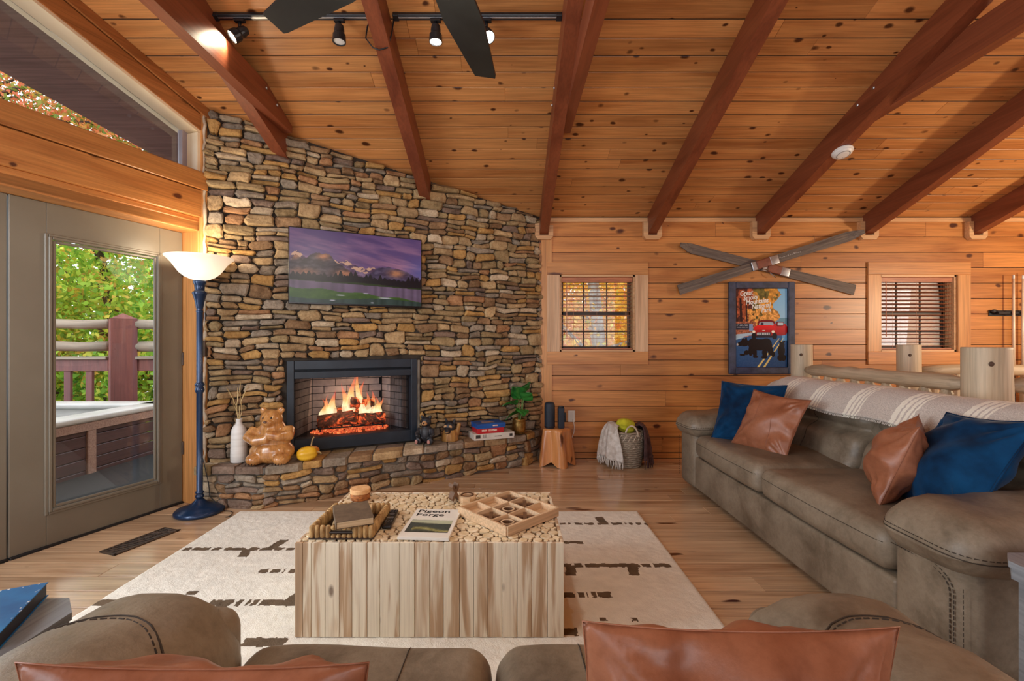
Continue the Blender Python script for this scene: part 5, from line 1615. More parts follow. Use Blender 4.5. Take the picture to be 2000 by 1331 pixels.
# ------------------------------------------------------------------ things on the hearth
def on_face(x, off): p = fo(x, off); return Vector((p[0], p[1], 0))
va = thing('ceramic_vase', 'tall white ceramic bottle vase with dried stems at the left of the hearth', 'vase', (-2.060, 3.480, HT))
pr = [(.050, 0), (.057, .006), (.058, .05), (.056, .16), (.055, .215), (.050, .25), (.038, .275), (.025, .290), (.021, .305), (.021, .325), (.024, .330), (.018, .330), (.016, .30)]
MB().lathe(pr, 28).build('body', pm('ribbed_white_ceramic', S(236, 234, 230), S(214, 210, 204), 2, stretch=(1, 1, 22), rough=.45, bmp=.2, bscale=8), va, smooth=True)
STRAW = pm('dried_straw', S(222, 200, 150), S(180, 152, 100), 10, rough=.9)
rs = random.Random(14)
for k in range(5):
    a, l = rs.uniform(-.10, .10), rs.uniform(.14, .30)
    pts = [(0.006 * (k - 2), 0, .29)] + [(0.006 * (k - 2) + a * t * .9 + .02 * math.sin(4 * t + k), .02 * math.sin(k) * t, .32 + l * t) for t in (.2, .4, .6, .8, 1)]
    mb = MB().tube(pts, [.002] * 5 + [.0012], 5)
    mb.tube(pts[-3:], [.002, .0042, .001], 5)
    mb.build('dried_stem', STRAW, va)
def blob(name, parts, mat, parent, voxel=.008, smooth_it=6):
    """several volumes melted into one continuous skin"""
    mb = MB()
    for p in parts:
        if p[0] == 'e': mb.ell(p[1], p[2], 18, 12, rot=Euler(p[3]) if len(p) > 3 else None)
        else: mb.tube(p[1], p[2], 12)
    o = mb.build(name, mat, parent, recalc=False)
    r = o.modifiers.new('weld', 'REMESH'); r.mode = 'VOXEL'; r.voxel_size = voxel; r.use_smooth_shade = True
    s_ = o.modifiers.new('soft', 'SMOOTH'); s_.iterations = smooth_it; s_.factor = .5
    return o
CARV = wood('varnished_carved_wood', S(214, 156, 92), S(158, 96, 46), S(90, 48, 20), axis='z', rnd=.0, rough=.22, bands=16, coat=.6, kscale=(3, 6))
bear = thing('carved_bear', 'varnished carved wooden bear with folded arms sitting on the hearth', 'carving', (-1.800, 3.470, HT), math.radians(4))
blob('body', [('e', (0, 0, .085), (.165, .115, .095)), ('e', (0, .01, .19), (.135, .100, .11)), ('e', (0, -.0, .255), (.10, .085, .08)), ('e', (0, -.015, .335), (.082, .078, .072)), ('e', (0, -.082, .318), (.042, .040, .032)),
              ('e', (-.066, .0, .396), (.028, .016, .028)), ('e', (.066, .0, .396), (.028, .016, .028)),
              ('e', (-.095, -.065, .045), (.062, .085, .05)), ('e', (.095, -.065, .045), (.062, .085, .05)),
              ('t', [(-.125, .0, .25), (-.145, -.06, .20), (-.08, -.11, .185), (.02, -.118, .20)], [.045, .044, .038, .03]), ('t', [(.125, .0, .25), (.145, -.06, .215), (.09, -.105, .215), (.0, -.112, .235)], [.045, .044, .038, .03])], CARV, bear, .0085, 5)
EYE = pm('glossy_black_eye', (.008, .007, .006), None, 4, rough=.12)
for sx in (-1, 1): MB().ell((sx * .030, -.088, .350), (.006, .006, .007), 10, 8).build('eye', EYE, bear, smooth=True)
MB().ell((0, -.122, .325), (.014, .008, .010), 10, 8).build('nose', pm('brown_nose', S(96, 62, 40), None, 5, rough=.4), bear, smooth=True)
for sx in (-1, 1):
    mb = MB()
    for k in range(4): mb.tube([(sx * .095 + (k - 1.5) * .022, -.142, .024), (sx * .095 + (k - 1.5) * .022, -.150, .010)], [.003, .0015], 5)
    mb.build('claws', EYE, bear)
def gourd(name, label, loc, r, ratio, c1, c2, stem, tilt=0, rz=0, lobes=9):
    g = thing(name, label, 'gourd', loc, 0, None, (0, 0, rz))
    def f(u, v):
        th = 2 * PI * u; ph = PI * (v - .5)
        rr = r * (1 + .05 * math.cos(lobes * th)) * math.cos(ph) ** .8 if abs(v - .5) < .499 else 0
        z = r * ratio * math.sin(ph) - .10 * r * math.exp(-(rr / (r * .3)) ** 2) * (1 if v > .5 else -1)
        return (rr * math.cos(th), rr * math.sin(th), z)
    m4 = Matrix.Translation((0, 0, r * (1 if tilt else ratio) * .96)) @ Matrix.Rotation(tilt, 4, 'Y')
    MB().grid(f, 54, 16, cu=True, mat=m4).build('skin', pm(name + '_skin', c1, c2, 8, rough=.35), g, smooth=True)
    pts = [m4 @ Vector((0, 0, r * ratio * .9)), m4 @ Vector((.0, 0, r * ratio * 1.05)), m4 @ Vector((.006, .004, r * ratio * 1.05 + stem * .6)), m4 @ Vector((.020, .006, r * ratio * 1.05 + stem))]
    MB().tube(pts, [.011, .007, .005, .006], 8).build('stem', STRAW, g, smooth=True)
    return g
gourd('gourd', 'yellow gourd lying on its side in front of the carved bear', (-1.555, 3.515, HT), .056, 1.35, S(226, 176, 40), S(206, 148, 26), .02, PI / 2 * .93, math.radians(18), 7)
gourd('mini_pumpkin', 'small orange pumpkin with a curved stem behind the yellow gourd', (-1.585, 3.655, HT), .062, .66, S(222, 140, 36), S(190, 104, 22), .07, 0, 0, 10)

BLKF = pm('black_painted_resin', S(44, 46, 54), S(24, 25, 30), 30, rough=.45, bmp=.4, bscale=60)
TANF = pm('tan_painted_resin', S(206, 162, 116), S(176, 128, 84), 20, rough=.5)
PINKF = pm('dusty_pink_paw_pad', S(186, 130, 120), None, 20, rough=.5)
bb = thing('bear_figurine', 'small black bear figurine with pink paw pads right of the fireplace', 'figurine', (-.745, 4.112, HT), math.radians(-8))
blob('body', [('e', (0, .01, .085), (.062, .055, .085)), ('e', (0, -.002, .195), (.050, .046, .046)), ('e', (-.038, .005, .238), (.016, .010, .017)), ('e', (.038, .005, .238), (.016, .010, .017)),
              ('t', [(-.055, 0, .13), (-.075, -.035, .09), (-.06, -.06, .07)], [.022, .020, .017]), ('t', [(.055, 0, .13), (.075, -.035, .09), (.06, -.06, .07)], [.022, .020, .017]),
              ('t', [(-.045, -.01, .028), (-.052, -.075, .034)], [.03, .028]), ('t', [(.045, -.01, .028), (.060, -.075, .034)], [.03, .028])], BLKF, bb, .0055, 4)
blob('muzzle', [('e', (0, -.044, .185), (.027, .022, .020)), ('e', (0, -.036, .200), (.020, .012, .014))], TANF, bb, .005, 3)
MB().ell((0, -.067, .192), (.010, .006, .007), 10, 8).build('nose', EYE, bb, smooth=True)
for sx in (-1, 1):
    MB().ell((sx * .018, -.044, .212), (.004, .004, .005), 8, 6).build('eye', EYE, bb, smooth=True)
    MB().ell((sx * .056, -.103, .034), (.014, .004, .018), 10, 8).build('paw_pad', PINKF, bb, smooth=True)
wf = thing('animal_bust', 'small dark animal bust carved in a tan log beside the board games', 'figurine', (-.545, 4.235, HT), math.radians(-14))
LOGT = wood('tan_carved_log', S(200, 150, 84), S(150, 100, 48), S(70, 44, 22), axis='z', rough=.45, rnd=0, bands=18)
blob('log_base', [('t', [(0, 0, 0), (0, 0, .05), (.0, .01, .10)], [.080, .076, .058]), ('t', [(.05, .03, .05), (.085, .03, .16)], [.03, .016])], LOGT, wf, .006, 3)
blob('head', [('e', (0, -.005, .125), (.058, .05, .055)), ('e', (0, -.055, .10), (.028, .034, .024)), ('t', [(-.034, .01, .16), (-.046, .012, .205)], [.020, .006]), ('t', [(.034, .01, .16), (.046, .012, .205)], [.020, .006]), ('e', (0, -.03, .07), (.045, .035, .035))], BLKF, wf, .0055, 3)
for sx in (-1, 1):
    MB().ell((sx * .026, -.050, .138), (.017, .006, .012), 10, 8, rot=Euler((0, sx * .4, 0))).build('brow_patch', TANF, wf, smooth=True)
    MB().ell((sx * .022, -.056, .128), (.004, .004, .004), 8, 6).build('eye', EYE, wf, smooth=True)
MB().ell((0, -.072, .092), (.022, .016, .010), 10, 8).build('muzzle_patch', TANF, wf, smooth=True)
MB().ell((0, -.088, .106), (.009, .006, .006), 8, 6).build('nose', EYE, wf, smooth=True)
def gamebox(label, z, w, d, t, col, side, rz, dx=0, dy=0, deco=()):
    g = thing('board_game_box', label, 'board game', (-.165 + dx, 4.375 + dy, HT + z), rz, 'board games stacked on the hearth')
    MB().box(-w / 2 + .002, w / 2 - .002, -d / 2 + .002, d / 2 - .002, 0, t * .6, .001).build('tray', side, g)
    MB().box(-w / 2, w / 2, -d / 2, d / 2, t * .28, t, .0015).build('lid', col, g)
    for (x0, x1, z0, z1, m) in deco:
        MB().box(x0, x1, -d / 2 - .0006, -d / 2, z0, z1, 0).build('print', m, g)
    return g
CB = pm('blue_carton', S(36, 96, 176), S(24, 74, 150), 6, rough=.4); CR = pm('red_carton', S(206, 44, 52), S(176, 30, 40), 6, rough=.4)
CW = pm('white_carton', S(226, 220, 208), S(206, 200, 190), 6, rough=.45); CK = pm('dark_print', S(60, 56, 54), None, 40, rough=.5); CT = pm('pale_print', S(232, 226, 214), S(214, 150, 130), 60, rough=.5)
ra = ANG_F + math.radians(-6)
gamebox('white board game box at the bottom of the stack on the hearth', 0, .40, .20, .058, CW, CW, ra, deco=[(-.185, -.14, .018, .05, CK), (-.11, -.105, .02, .05, CK), (-.09, -.085, .02, .05, CK), (.0, .07, .026, .032, CK), (.15, .18, .02, .045, CK)])
gamebox('red board game box between the blue and the white box', .0585, .265, .18, .046, CR, CR, ra + .03, -.035, -.012, deco=[(-.09, -.04, .02, .036, CT), (-.025, .06, .018, .036, CT)])
gb_ = gamebox('blue board game box on top of the stack on the hearth', .105, .285, .19, .045, CB, CB, ra + math.radians(3), -.03, -.01, deco=[(.01, .06, .018, .030, CT)])
MB().box(-.07, .05, -.05, .04, .0450, .0455, 0).build('print', pm('picture_print', S(196, 150, 120), S(60, 100, 150), 25, rough=.4), gb_)
# potted plant
pt = thing('potted_plant', 'leafy green plant in a hammered gold pot at the right end of the hearth', 'plant', (.105, 4.540, HT))
MB().lathe([(.046, 0), (.056, .006), (.066, .05), (.068, .10), (.064, .145), (.066, .150), (.060, .150), (.058, .125), (.001, .124)], 28).build('pot', pm('hammered_brass', S(196, 164, 100), S(150, 118, 62), 40, rough=.32, metal=.9, bmp=.5, bscale=40), pt, smooth=True)
MB().lathe([(.0575, .115), (.058, .127), (.03, .134), (.001, .136)], 18).build('soil', pm('potting_soil', (.03, .02, .015), None, 60, rough=1, bmp=.6), pt)
LEAF = pm('glossy_green_leaf', S(58, 132, 54), S(24, 84, 36), 8, rough=.32, rnd=.18)
STEM = pm('green_stem', S(96, 128, 60), None, 8, rough=.5)
def leaf(parent, base, tip_dir, L, Wd, droop, roll, name='leaf'):
    d = Vector(tip_dir).normalized(); side = d.cross(Vector((0, 0, 1)))
    if side.length < .1: side = Vector((1, 0, 0))
    side.normalize(); up = side.cross(d)
    side = (Matrix.Rotation(roll, 3, d) @ side); up = side.cross(d)
    base = Vector(base)
    def f(u, v):
        t = u; w = Wd * (math.sin(PI * min(1, t ** .72)) ** .9) * (.55 + .45 * (1 - t)) * 1.25
        if t < .02: w = .002
        q = (v - .5) * 2
        p = base + d * (L * t) + side * (q * w) + up * (.16 * w * abs(q) ** 1.5 + .006 * math.sin(6 * q + 9 * t)) 
        p.z -= droop * L * t * t
        if abs(q) > .5: p -= d * (L * .10 * (abs(q) - .5) * (1 - t))
        return p
    return MB().grid(f, 14, 8).build(name, LEAF, parent, smooth=True)
for (bx_, by_, bz, dr, L, Wd, dp, rl_) in ((-.02, 0, .30, (-.9, -.35, .25), .165, .070, .35, .5), (.03, .02, .36, (-.55, -.5, .75), .19, .078, .10, .9), (.045, -.01, .34, (.45, -.6, .65), .17, .070, .2, -.8),
                                        (-.01, -.02, .22, (-.75, -.6, -.05), .155, .066, .35, .7), (.02, .0, .24, (.15, -.9, .05), .15, .066, .4, -.2), (.05, .01, .42, (.5, .1, .8), .13, .05, .1, -.9), (0, .02, .34, (-.2, .5, .8), .15, .06, .2, .4)):
    lf = leaf(pt, (bx_, by_, bz), dr, L, Wd, dp, rl_)
    MB().tube([(bx_ * .2, by_ * .2, .125), (bx_ * .6 + .008, by_ * .6, .13 + (bz - .13) * .55), (bx_, by_, bz)], [.005, .004, .003], 6).build('stalk', STEM, lf)

# ------------------------------------------------------------------ stump table, speaker, outlet
sx_, sy_ = .480, 4.560
stp = thing('stump_table', 'polished tree root stump table with flared legs between stone wall and basket', 'side table', (sx_, sy_, 0))
STUMP = wood('polished_cedar_root', S(226, 158, 96), S(164, 92, 46), S(90, 46, 20), axis='z', rnd=0, rough=.3, bands=11, coat=.35, fine=.15)
def stf(u, v):
    th = 2 * PI * u
    z = .365 * v
    lob = .5 + .5 * math.cos(5 * th + .5 + .5 * math.sin(2 * th))
    r = .128 + .016 * (1 - v) + .006 * math.sin(5 * th + 4 * v)
    r *= 1 - .24 * (1 - lob) * (1 - .3 * v)
    r += .034 * (1 - v) ** 1.5 * lob
    foot = (1 - lob) ** 1.5 * .045 * (1 - v) ** 2
    return (r * math.cos(th) * 1.12, r * math.sin(th), z + foot)
mb = MB().grid(stf, 84, 16, cu=True)
nv = 17
top = [stf(k / 84, 1) for k in range(84)]
mb.add(top + [(0, 0, .367)], [(k, (k + 1) % 84, 84) for k in range(84)])
mb.build('trunk', STUMP, stp, smooth=True, recalc=True)
spk = thing('bluetooth_speaker', 'tall dark cylindrical speaker standing on the stump table', 'speaker', (.412, 4.54, .368))
spk_b = pm('dark_blue_grille', S(30, 44, 60), S(20, 30, 44), 160, rough=.6, bmp=.3, bscale=300)
MB().lathe([(.040, 0), (.050, .008), (.052, .02), (.052, .225), (.048, .245), (.038, .258), (.02, .262), (.001, .262)], 28, sx=1.0).build('grille', spk_b, spk, smooth=True)
MB().lathe([(.0524, .012), (.0524, .022)], 28, cap=False).build('base_ring', M['blackgloss'], spk, smooth=True)
bx2 = thing('charging_box', 'narrow dark box shaped charger beside the speaker on the stump table', 'charger', (.525, 4.545, .368), .1)
MB().rbox(-.030, .030, -.034, .034, 0, .205, .008, (2, 2, 4)).build('body', spk_b, bx2, smooth=True)
MB().rbox(-.026, .026, -.028, .028, .204, .222, .006, (2, 2, 1)).build('cap', M['blackgloss'], bx2, smooth=True)
MB().rbox(.030, .050, -.012, .012, .06, .155, .006, (1, 1, 3)).build('side_handle', M['blackgloss'], bx2, smooth=True)
ou = thing('wall_outlet', 'white wall outlet with a plugged white cord above the stump table', 'outlet', (.665, YB, 0))
MB().box(-.036, .036, -.008, 0, .385, .505, .003).build('plate', M['white'], ou)
MB().box(-.020, .020, -.0095, -.007, .40, .49, .002).build('sockets', pm('white_socket', (.7, .69, .66), None, 3, rough=.4), ou)
MB().tube([(.012, -.012, .41), (.018, -.03, .40), (.026, -.03, .34), (.022, -.03, .28), (-.002, -.04, .22), (-.02, -.06, .19)], .004, 6).build('cord', M['white'], ou, smooth=True)

# ------------------------------------------------------------------ basket with throws
bk = thing('seagrass_basket', 'round grey woven basket with two handles holding throws by the wood wall', 'basket', (1.170, 4.545, 0))
BASK = pm('grey_seagrass', S(190, 176, 156), S(122, 108, 92), 40, stretch=(1, 1, 6), rough=.95, bmp=.8, bscale=50, bdist=.01)
coilr = .0105
for k in range(17):
    z = .012 + .0205 * k; t = k / 16
    r = .140 + .030 * math.sin(PI * min(1, t * 1.05) * .75)
    pts = [((r + .0022 * math.sin(34 * a + k * 1.7)) * math.cos(a), (r + .0022 * math.sin(34 * a + k * 1.7)) * math.sin(a), z + .002 * math.sin(7 * a + k)) for a in [2 * PI * q / 72 for q in range(73)]]
    MB().tube(pts, coilr * 1.12, 6, cap=False).build('coil', BASK, bk, smooth=True)
MB().lathe([(.001, .006), (.14, .008), (.15, .16), (.158, .33), (.15, .33), (.14, .20)], 24, cap=False).build('inner_wall', BASK, bk)
WH = pm('pale_yarn', S(226, 214, 196), S(190, 174, 152), 30, rough=.95)
for k in range(22):
    a = 2 * PI * k / 22
    pts = [((.172 + .004 * math.sin(12 * t)) * math.cos(a + .55 * t), (.172 + .004 * math.sin(12 * t)) * math.sin(a + .55 * t), .19 + .14 * t + .0) for t in [q / 8 for q in range(9)]]
    MB().tube(pts, .0045, 5).build('whip_stitch', WH, bk)
for sg in (-1, 1):
    pts = [(.02 + .062 * math.cos(PI * t), sg * .155 - .01 * math.sin(PI * t) * sg, .31 + .105 * math.sin(PI * t)) for t in [q / 14 for q in range(15)]]
    MB().tube(pts, .0085, 7).build('handle', WH if sg < 0 else BASK, bk, smooth=True)
def drape(name, label, mat, side, fr_mat, seed, wid=.27, out=.075, z0=.42, zl=.03):
    root = thing(name, label, 'blanket', (1.170, 4.545, 0))
    rs = random.Random(seed); ph = [rs.uniform(0, 6.3) for _ in range(4)]
    # from inside the basket over the rim and down outside
    prof = [(.02, .30), (.05, .36), (.095, z0 - .02), (.135, z0), (.180, z0 - .015), (.205, z0 - .07), (.222, z0 - .15), (.235, z0 - .24), (.240, .10)]
    def f(u, v):
        q = v * (len(prof) - 1); k = min(int(q), len(prof) - 2); t = q - k; t2 = t * t * (3 - 2 * t)
        r = lerp(prof[k][0], prof[k + 1][0], t); z = lerp(prof[k][1], prof[k + 1][1], t)
        spread = wid * (.55 + .45 * smoothstep(.2, 1, v))
        a = (u - .5) * spread / .19
        fold = .014 * math.sin(u * 17 + ph[0]) * v + .008 * math.sin(u * 31 + ph[1]) * v
        rr = r + fold
        th = (PI if side < 0 else 0) + a * side * -1 + (.16 if side < 0 else -.06) * 1
        return (rr * math.cos(th) * (1 + .05 * v), rr * math.sin(th) * .95, z + .01 * math.sin(u * 9 + ph[2]) - .02 * v * (u - .5) ** 2 * 4)
    o = MB().grid(f, 44, 34).build('cloth', mat, root, smooth=True)
    md = o.modifiers.new('thick', 'SOLIDIFY'); md.thickness = .010
    for k in range(30):
        u = (k + .5) / 30; p = Vector(f(u, 1)); L = rs.uniform(.06, .09)
        pts = [p + Vector((0, 0, .01)), p + Vector((rs.uniform(-.006, .006), rs.uniform(-.008, .004), -L * .4)), p + Vector((rs.uniform(-.012, .012), rs.uniform(-.012, .004), -min(L, p.z - .008)))]
        MB().tube(pts, [.006, .0065, .004], 5).build('tassel', fr_mat, root, smooth=True)
    return root
TWH = pm('cream_grey_knit', S(222, 218, 212), S(186, 178, 168), 24, rough=.98, bmp=.7, bscale=90, bdist=.008)
TMA = pm('plum_brown_knit', S(92, 64, 62), S(62, 42, 42), 24, rough=.98, bmp=.7, bscale=90, bdist=.008)
drape('throw_blanket', 'cream knitted throw with tassels hanging over the left rim of the basket', TWH, -1, TWH, 3, wid=.42)
drape('throw_blanket', 'dark plum throw with tassels hanging over the right rim of the basket', TMA, 1, TMA, 5, wid=.38)
yl = thing('rolled_cloth', 'folded lime yellow cloth tucked between the two throws in the basket', 'cloth', (1.165, 4.52, .30))
def yf(u, v):
    th = 2 * PI * u
    r = .070 * (1 + .10 * math.sin(3 * th + 2 * v) + .05 * math.sin(9 * th)) * (math.sin(PI * min(.999, max(.001, v))) ** .35)
    c = Vector((-.095 + .19 * v, -.01, .085 + .035 * (1 - v)))
    return c + Vector((.01 * math.cos(th), r * math.cos(th), r * math.sin(th)))
MB().grid(yf, 40, 16, cu=True).build('cloth', pm('lime_yellow_fleece', S(206, 204, 50), S(170, 166, 30), 20, rough=.95, bmp=.5, bscale=90), yl, smooth=True)

# ------------------------------------------------------------------ poster
def poster_image(W=170, H=250):
    x, y = np.meshgrid((np.arange(W) + .5) / W, (np.arange(H) + .5) / H)
    n = fbm(x * 24, y * 30, 3, 4); n2 = fbm(x * 10, y * 13, 7, 3); n3 = fbm(x * 60, y * 70, 12, 3)
    sky = np.stack([.50 + .25 * y, .72 + .14 * y, .88 + .03 * y], -1); im = sky
    def put(m, c):
        nonlocal im
        im = np.where(m[..., None], c, im)
    put((y > .37) & (y < .46), np.stack([.40 + 0 * x, .58 + 0 * x, .66 + 0 * x], -1))
    edge = .79 + .07 * np.sin(y * 22) + .12 * (n2 - .5) - .35 * np.clip(y - .30, 0, 1)
    gold = np.array([.88, .62, .26]) * (.45 + .9 * n[..., None]); olive = np.array([.44, .40, .20]) * (.5 + n[..., None]); rust = np.array([.66, .34, .22]) * (.4 + 1.1 * n[..., None])
    tree = np.where((n2 > .52)[..., None], gold, olive); tree = np.where((x < .35)[..., None], np.where((n2 > .48)[..., None], rust, np.array([.30, .17, .15]) * (.6 + n[..., None])), tree)
    tree = np.where(((y > .26) & (n > .45) & (x > .2))[..., None], np.array([.93, .66, .34]) * (.6 + .7 * n3[..., None]), tree)
    put((x < edge) & (y < .50), tree)
    for (a, w) in ((.11, .022), (.02, .02), (.22, .014)): put((np.abs(x - a - .05 * (y - .3)) < w) & (y > .12) & (y < .46), np.array([.20, .13, .13]))
    put((y > .42) & (y < .62) & (x < .40), np.array([.66, .40, .30]) * (.45 + 1.0 * n3[..., None]))
    road = y > .60 + .06 * (x < .3) * (.3 - x) * 3
    put(road | ((y > .5) & (x > .35)), np.stack([.12 + .10 * (1 - y) + .08 * n3, .27 + .16 * (1 - y) + .06 * n3, .46 + .18 * (1 - y) + .05 * n3], -1))
    put((y > .585 - .08 * x) & (y < .635 - .14 * x) & (x < .35), np.array([.66, .76, .84]))
    put((y > .50) & (x > .90) & (y < .66), np.array([.36, .62, .82]))
    # sign board
    put((x < .27) & (y > .445) & (y < .525), np.array([.20, .22, .28])); put((x < .245) & (np.abs(y - .466) < .007) & (x > .03) & (n3 > .40), np.array([.80, .82, .84])); put((x < .25) & (np.abs(y - .492) < .006) & (x > .03) & (n3 > .42), np.array([.72, .74, .78]))
    put((x > .27) & (x < .34) & (y > .45) & (y < .54), np.array([.50, .60, .76]))
    # red pickup truck
    def sh(cx, cy, rx, ry, p=4): return (np.abs((x - cx) / rx) ** p + np.abs((y - cy) / ry) ** p) < 1
    red = np.array([.80, .13, .14]) * (.75 + .5 * (1 - np.clip((y - .40) * 4, 0, 1)))[..., None]; dr = np.array([.45, .07, .09])
    put(sh(.60, .455, .17, .055), dr); put(sh(.60, .46, .14, .035), np.array([.62, .66, .72])); put(sh(.52, .46, .03, .028), np.array([.2, .2, .26]))
    put(sh(.86, .52, .14, .075, 4), red * .9); put(sh(.86, .45, .075, .03), dr); put(sh(.87, .45, .055, .02), np.array([.72, .78, .82]))
    put(sh(.57, .52, .21, .058, 3), red); put(sh(.56, .565, .22, .042, 4), red * .88)
    put(sh(.55, .575, .14, .020, 6), np.array([.20, .24, .30])); put(sh(.55, .575, .13, .015, 6) & ((np.floor(x * 60) % 2) > 0), np.array([.75, .78, .80]))
    for a in (.36, .73): put(sh(a, .548, .028, .018, 2), np.array([.95, .93, .86]))
    put(sh(.55, .61, .22, .014, 4), np.array([.16, .14, .18])); put(sh(.55, .532, .03, .006, 2), np.array([.9, .85, .85]))
    put(sh(.36, .60, .045, .035, 3) | sh(.76, .605, .045, .04, 3), np.array([.08, .08, .11]))
    # double yellow line
    for o in (-.036, .036):
        cxl = .50 + (1 - y) * 1.05 + o * (1 + 1.5 * (y - .6)); put((np.abs(x - cxl) < .020 * (.35 + 2.0 * (y - .62))) & (y > .63), np.array([.88, .80, .50]))
    # walking bear and cub
    bl = np.array([.075, .065, .075]) + .10 * (n3[..., None] - .5)
    for (cx, cy, rx, ry, p) in ((.47, .715, .20, .072, 2.4), (.36, .70, .12, .07, 2), (.60, .715, .11, .085, 2), (.18, .69, .085, .048, 2), (.10, .705, .055, .028, 2), (.15, .645, .02, .016, 2), (.21, .64, .02, .018, 2),
                              (.30, .79, .045, .065, 2.4), (.22, .815, .05, .030, 2), (.14, .842, .055, .016, 2), (.38, .82, .038, .06, 2.6), (.39, .87, .05, .016, 2), (.57, .81, .05, .075, 2.4), (.56, .875, .06, .018, 2), (.68, .79, .05, .06, 2.4), (.73, .835, .04, .035, 2)):
        put(sh(cx, cy, rx, ry, p), bl)
    put(sh(.045, .71, .018, .014, 2), np.array([.78, .74, .70]))
    for (cx, cy, rx, ry) in ((.90, .72, .055, .045), (.89, .79, .07, .08), (.87, .88, .06, .04), (.93, .88, .05, .04), (.86, .675, .02, .015), (.94, .675, .02, .015)): put(sh(cx, cy, rx, ry, 2), bl)
    return np.clip(im, 0, 1)
pw_, ph_ = .691, .970
po_ = thing('framed_poster', 'dark framed poster of a red pickup and black bears between the two windows', 'poster', (2.660, YB, 1.376))
FRM = pm('distressed_navy_frame', S(62, 66, 92), S(38, 42, 62), 14, rough=.55, bmp=.3, bscale=40)
fw = .072
f = MB()
f.box(-pw_ / 2, -pw_ / 2 + fw, -.035, 0, -ph_ / 2, ph_ / 2, .008); f.box(pw_ / 2 - fw, pw_ / 2, -.035, 0, -ph_ / 2, ph_ / 2, .008)
f.box(-pw_ / 2 + fw, pw_ / 2 - fw, -.035, 0, -ph_ / 2, -ph_ / 2 + fw, .008); f.box(-pw_ / 2 + fw, pw_ / 2 - fw, -.035, 0, ph_ / 2 - fw, ph_ / 2, .008)
f.build('frame', FRM, po_)
f = MB(); q = fw - .012
for a in ((-pw_ / 2 + q, -pw_ / 2 + q + .012, -ph_ / 2 + q, ph_ / 2 - q), (pw_ / 2 - q - .012, pw_ / 2 - q, -ph_ / 2 + q, ph_ / 2 - q), (-pw_ / 2 + q, pw_ / 2 - q, -ph_ / 2 + q, -ph_ / 2 + q + .012), (-pw_ / 2 + q, pw_ / 2 - q, ph_ / 2 - q - .012, ph_ / 2 - q)):
    f.box(a[0], a[1], -.028, -.004, a[2], a[3], .003)
f.build('inner_lip', pm('worn_lip', S(116, 98, 92), S(70, 60, 64), 30, rough=.6), po_)
iw_, ih_ = pw_ - 2 * fw, ph_ - 2 * fw
print_mesh('print', poster_image(), iw_, ih_, attr_mat('poster_print', rough=.22), po_, (0, -.010, 0))
WT = pm('white_ink', S(244, 242, 236), None, 4, rough=.6)
for k, (t, xx, zz) in enumerate((('Great', -.225, .335), ('Smoky', -.188, .288), ('Mountains', -.162, .242), ('National', -.100, .197), ('Park', -.000, .160))):
    text(t, po_, (xx, -.0115, zz), .072, WT, (PI / 2, math.radians(-7), 0), bold=.0012, shear=.25, sx=.80)

# ------------------------------------------------------------------ crossed skis
SKI = pm('weathered_grey_ski', S(112, 98, 88), S(78, 66, 60), 5, stretch=(.6, 14, 14), rough=.6, bmp=.2, bscale=20)
def ski(label, p0, p1, y, tip_lift):
    a = at(*p0, y); b = at(*p1, y); d = b - a; L = d.length; an = math.atan2(d.z, d.x)
    r = thing('wooden_ski', label, 'ski', (a + b) / 2, 0, 'crossed old skis on the wall', (0, -an, 0))
    def f(u, v):
        s = -L / 2 + L * u
        q = (v - .5) * 2
        w = .045 + .010 * abs(2 * u - 1) ** 2
        t = smoothstep(.90, 1.0, u) if tip_lift > 0 else smoothstep(.10, 0, u)
        w *= (1 - .62 * t ** 2)
        return s, q * w, t
    def top(u, v): s, w, t = f(u, v); return (s, -.014 - .045 * t ** 1.6 - .003 * (1 - abs(v - .5) * 2), w)
    def bot(u, v): s, w, t = f(u, 1 - v); return (s, .0 - .045 * t ** 1.6, w)
    mb = MB().grid(top, 40, 6); mb.grid(bot, 40, 6)
    for e in (0, 1):
        mb.grid(lambda u, v, e=e: tuple(lerp(top(u, e)[k], bot(u, 1 - e)[k], v) for k in range(3)), 40, 1)
        mb.grid(lambda u, v, e=e: tuple(lerp(top(e, u)[k], bot(e, 1 - u)[k], v) for k in range(3)), 6, 1)
    mb.build('runner', SKI, r, smooth=False, recalc=True)
    return r, L
LEA = leather('old_red_leather', S(150, 86, 62), S(104, 54, 40), .5, 8, .2)
def binding(r, x):
    MB().box(x - .10, x - .02, -.030, -.012, -.048, .048, .006).build('toe_plate', M['steel'], r)
    MB().rbox(x - .05, x + .10, -.040, -.014, -.044, .044, .012, (3, 1, 2)).build('binding_strap', LEA, r, smooth=True)
    MB().rbox(x + .09, x + .19, -.036, -.012, -.050, .050, .014, (2, 1, 2)).build('heel_plate', M['steel'], r, smooth=True)
    MB().tube([(x - .02, -.038, -.05), (x + .02, -.05, -.075), (x + .05, -.04, -.085)], .005, 5).build('buckle', M['steel'], r)
r1, L1 = ski('old ski running from upper left down to lower right, behind the other ski', (1325, 480), (1668, 567), YB - .012, -1)
binding(r1, .05)
r2, L2_ = ski('old ski running from lower left up to the beam at right, crossing on top', (1325, 567), (1680, 455), YB - .044, 1)
binding(r2, -.10)
mk_ = MB(); rs = random.Random(2)
for k in range(11): mk_.box(.10 + .022 * k, .116 + .022 * k, -.0180, -.0174, -.006 + rs.uniform(-.003, .003), .006 + rs.uniform(-.003, .006), 0)
o = mk_.build('worn_marking', pm('faded_white_ink', S(170, 164, 158), S(110, 100, 96), 60, rough=.7), r2); o['kind'] = 'stuff'

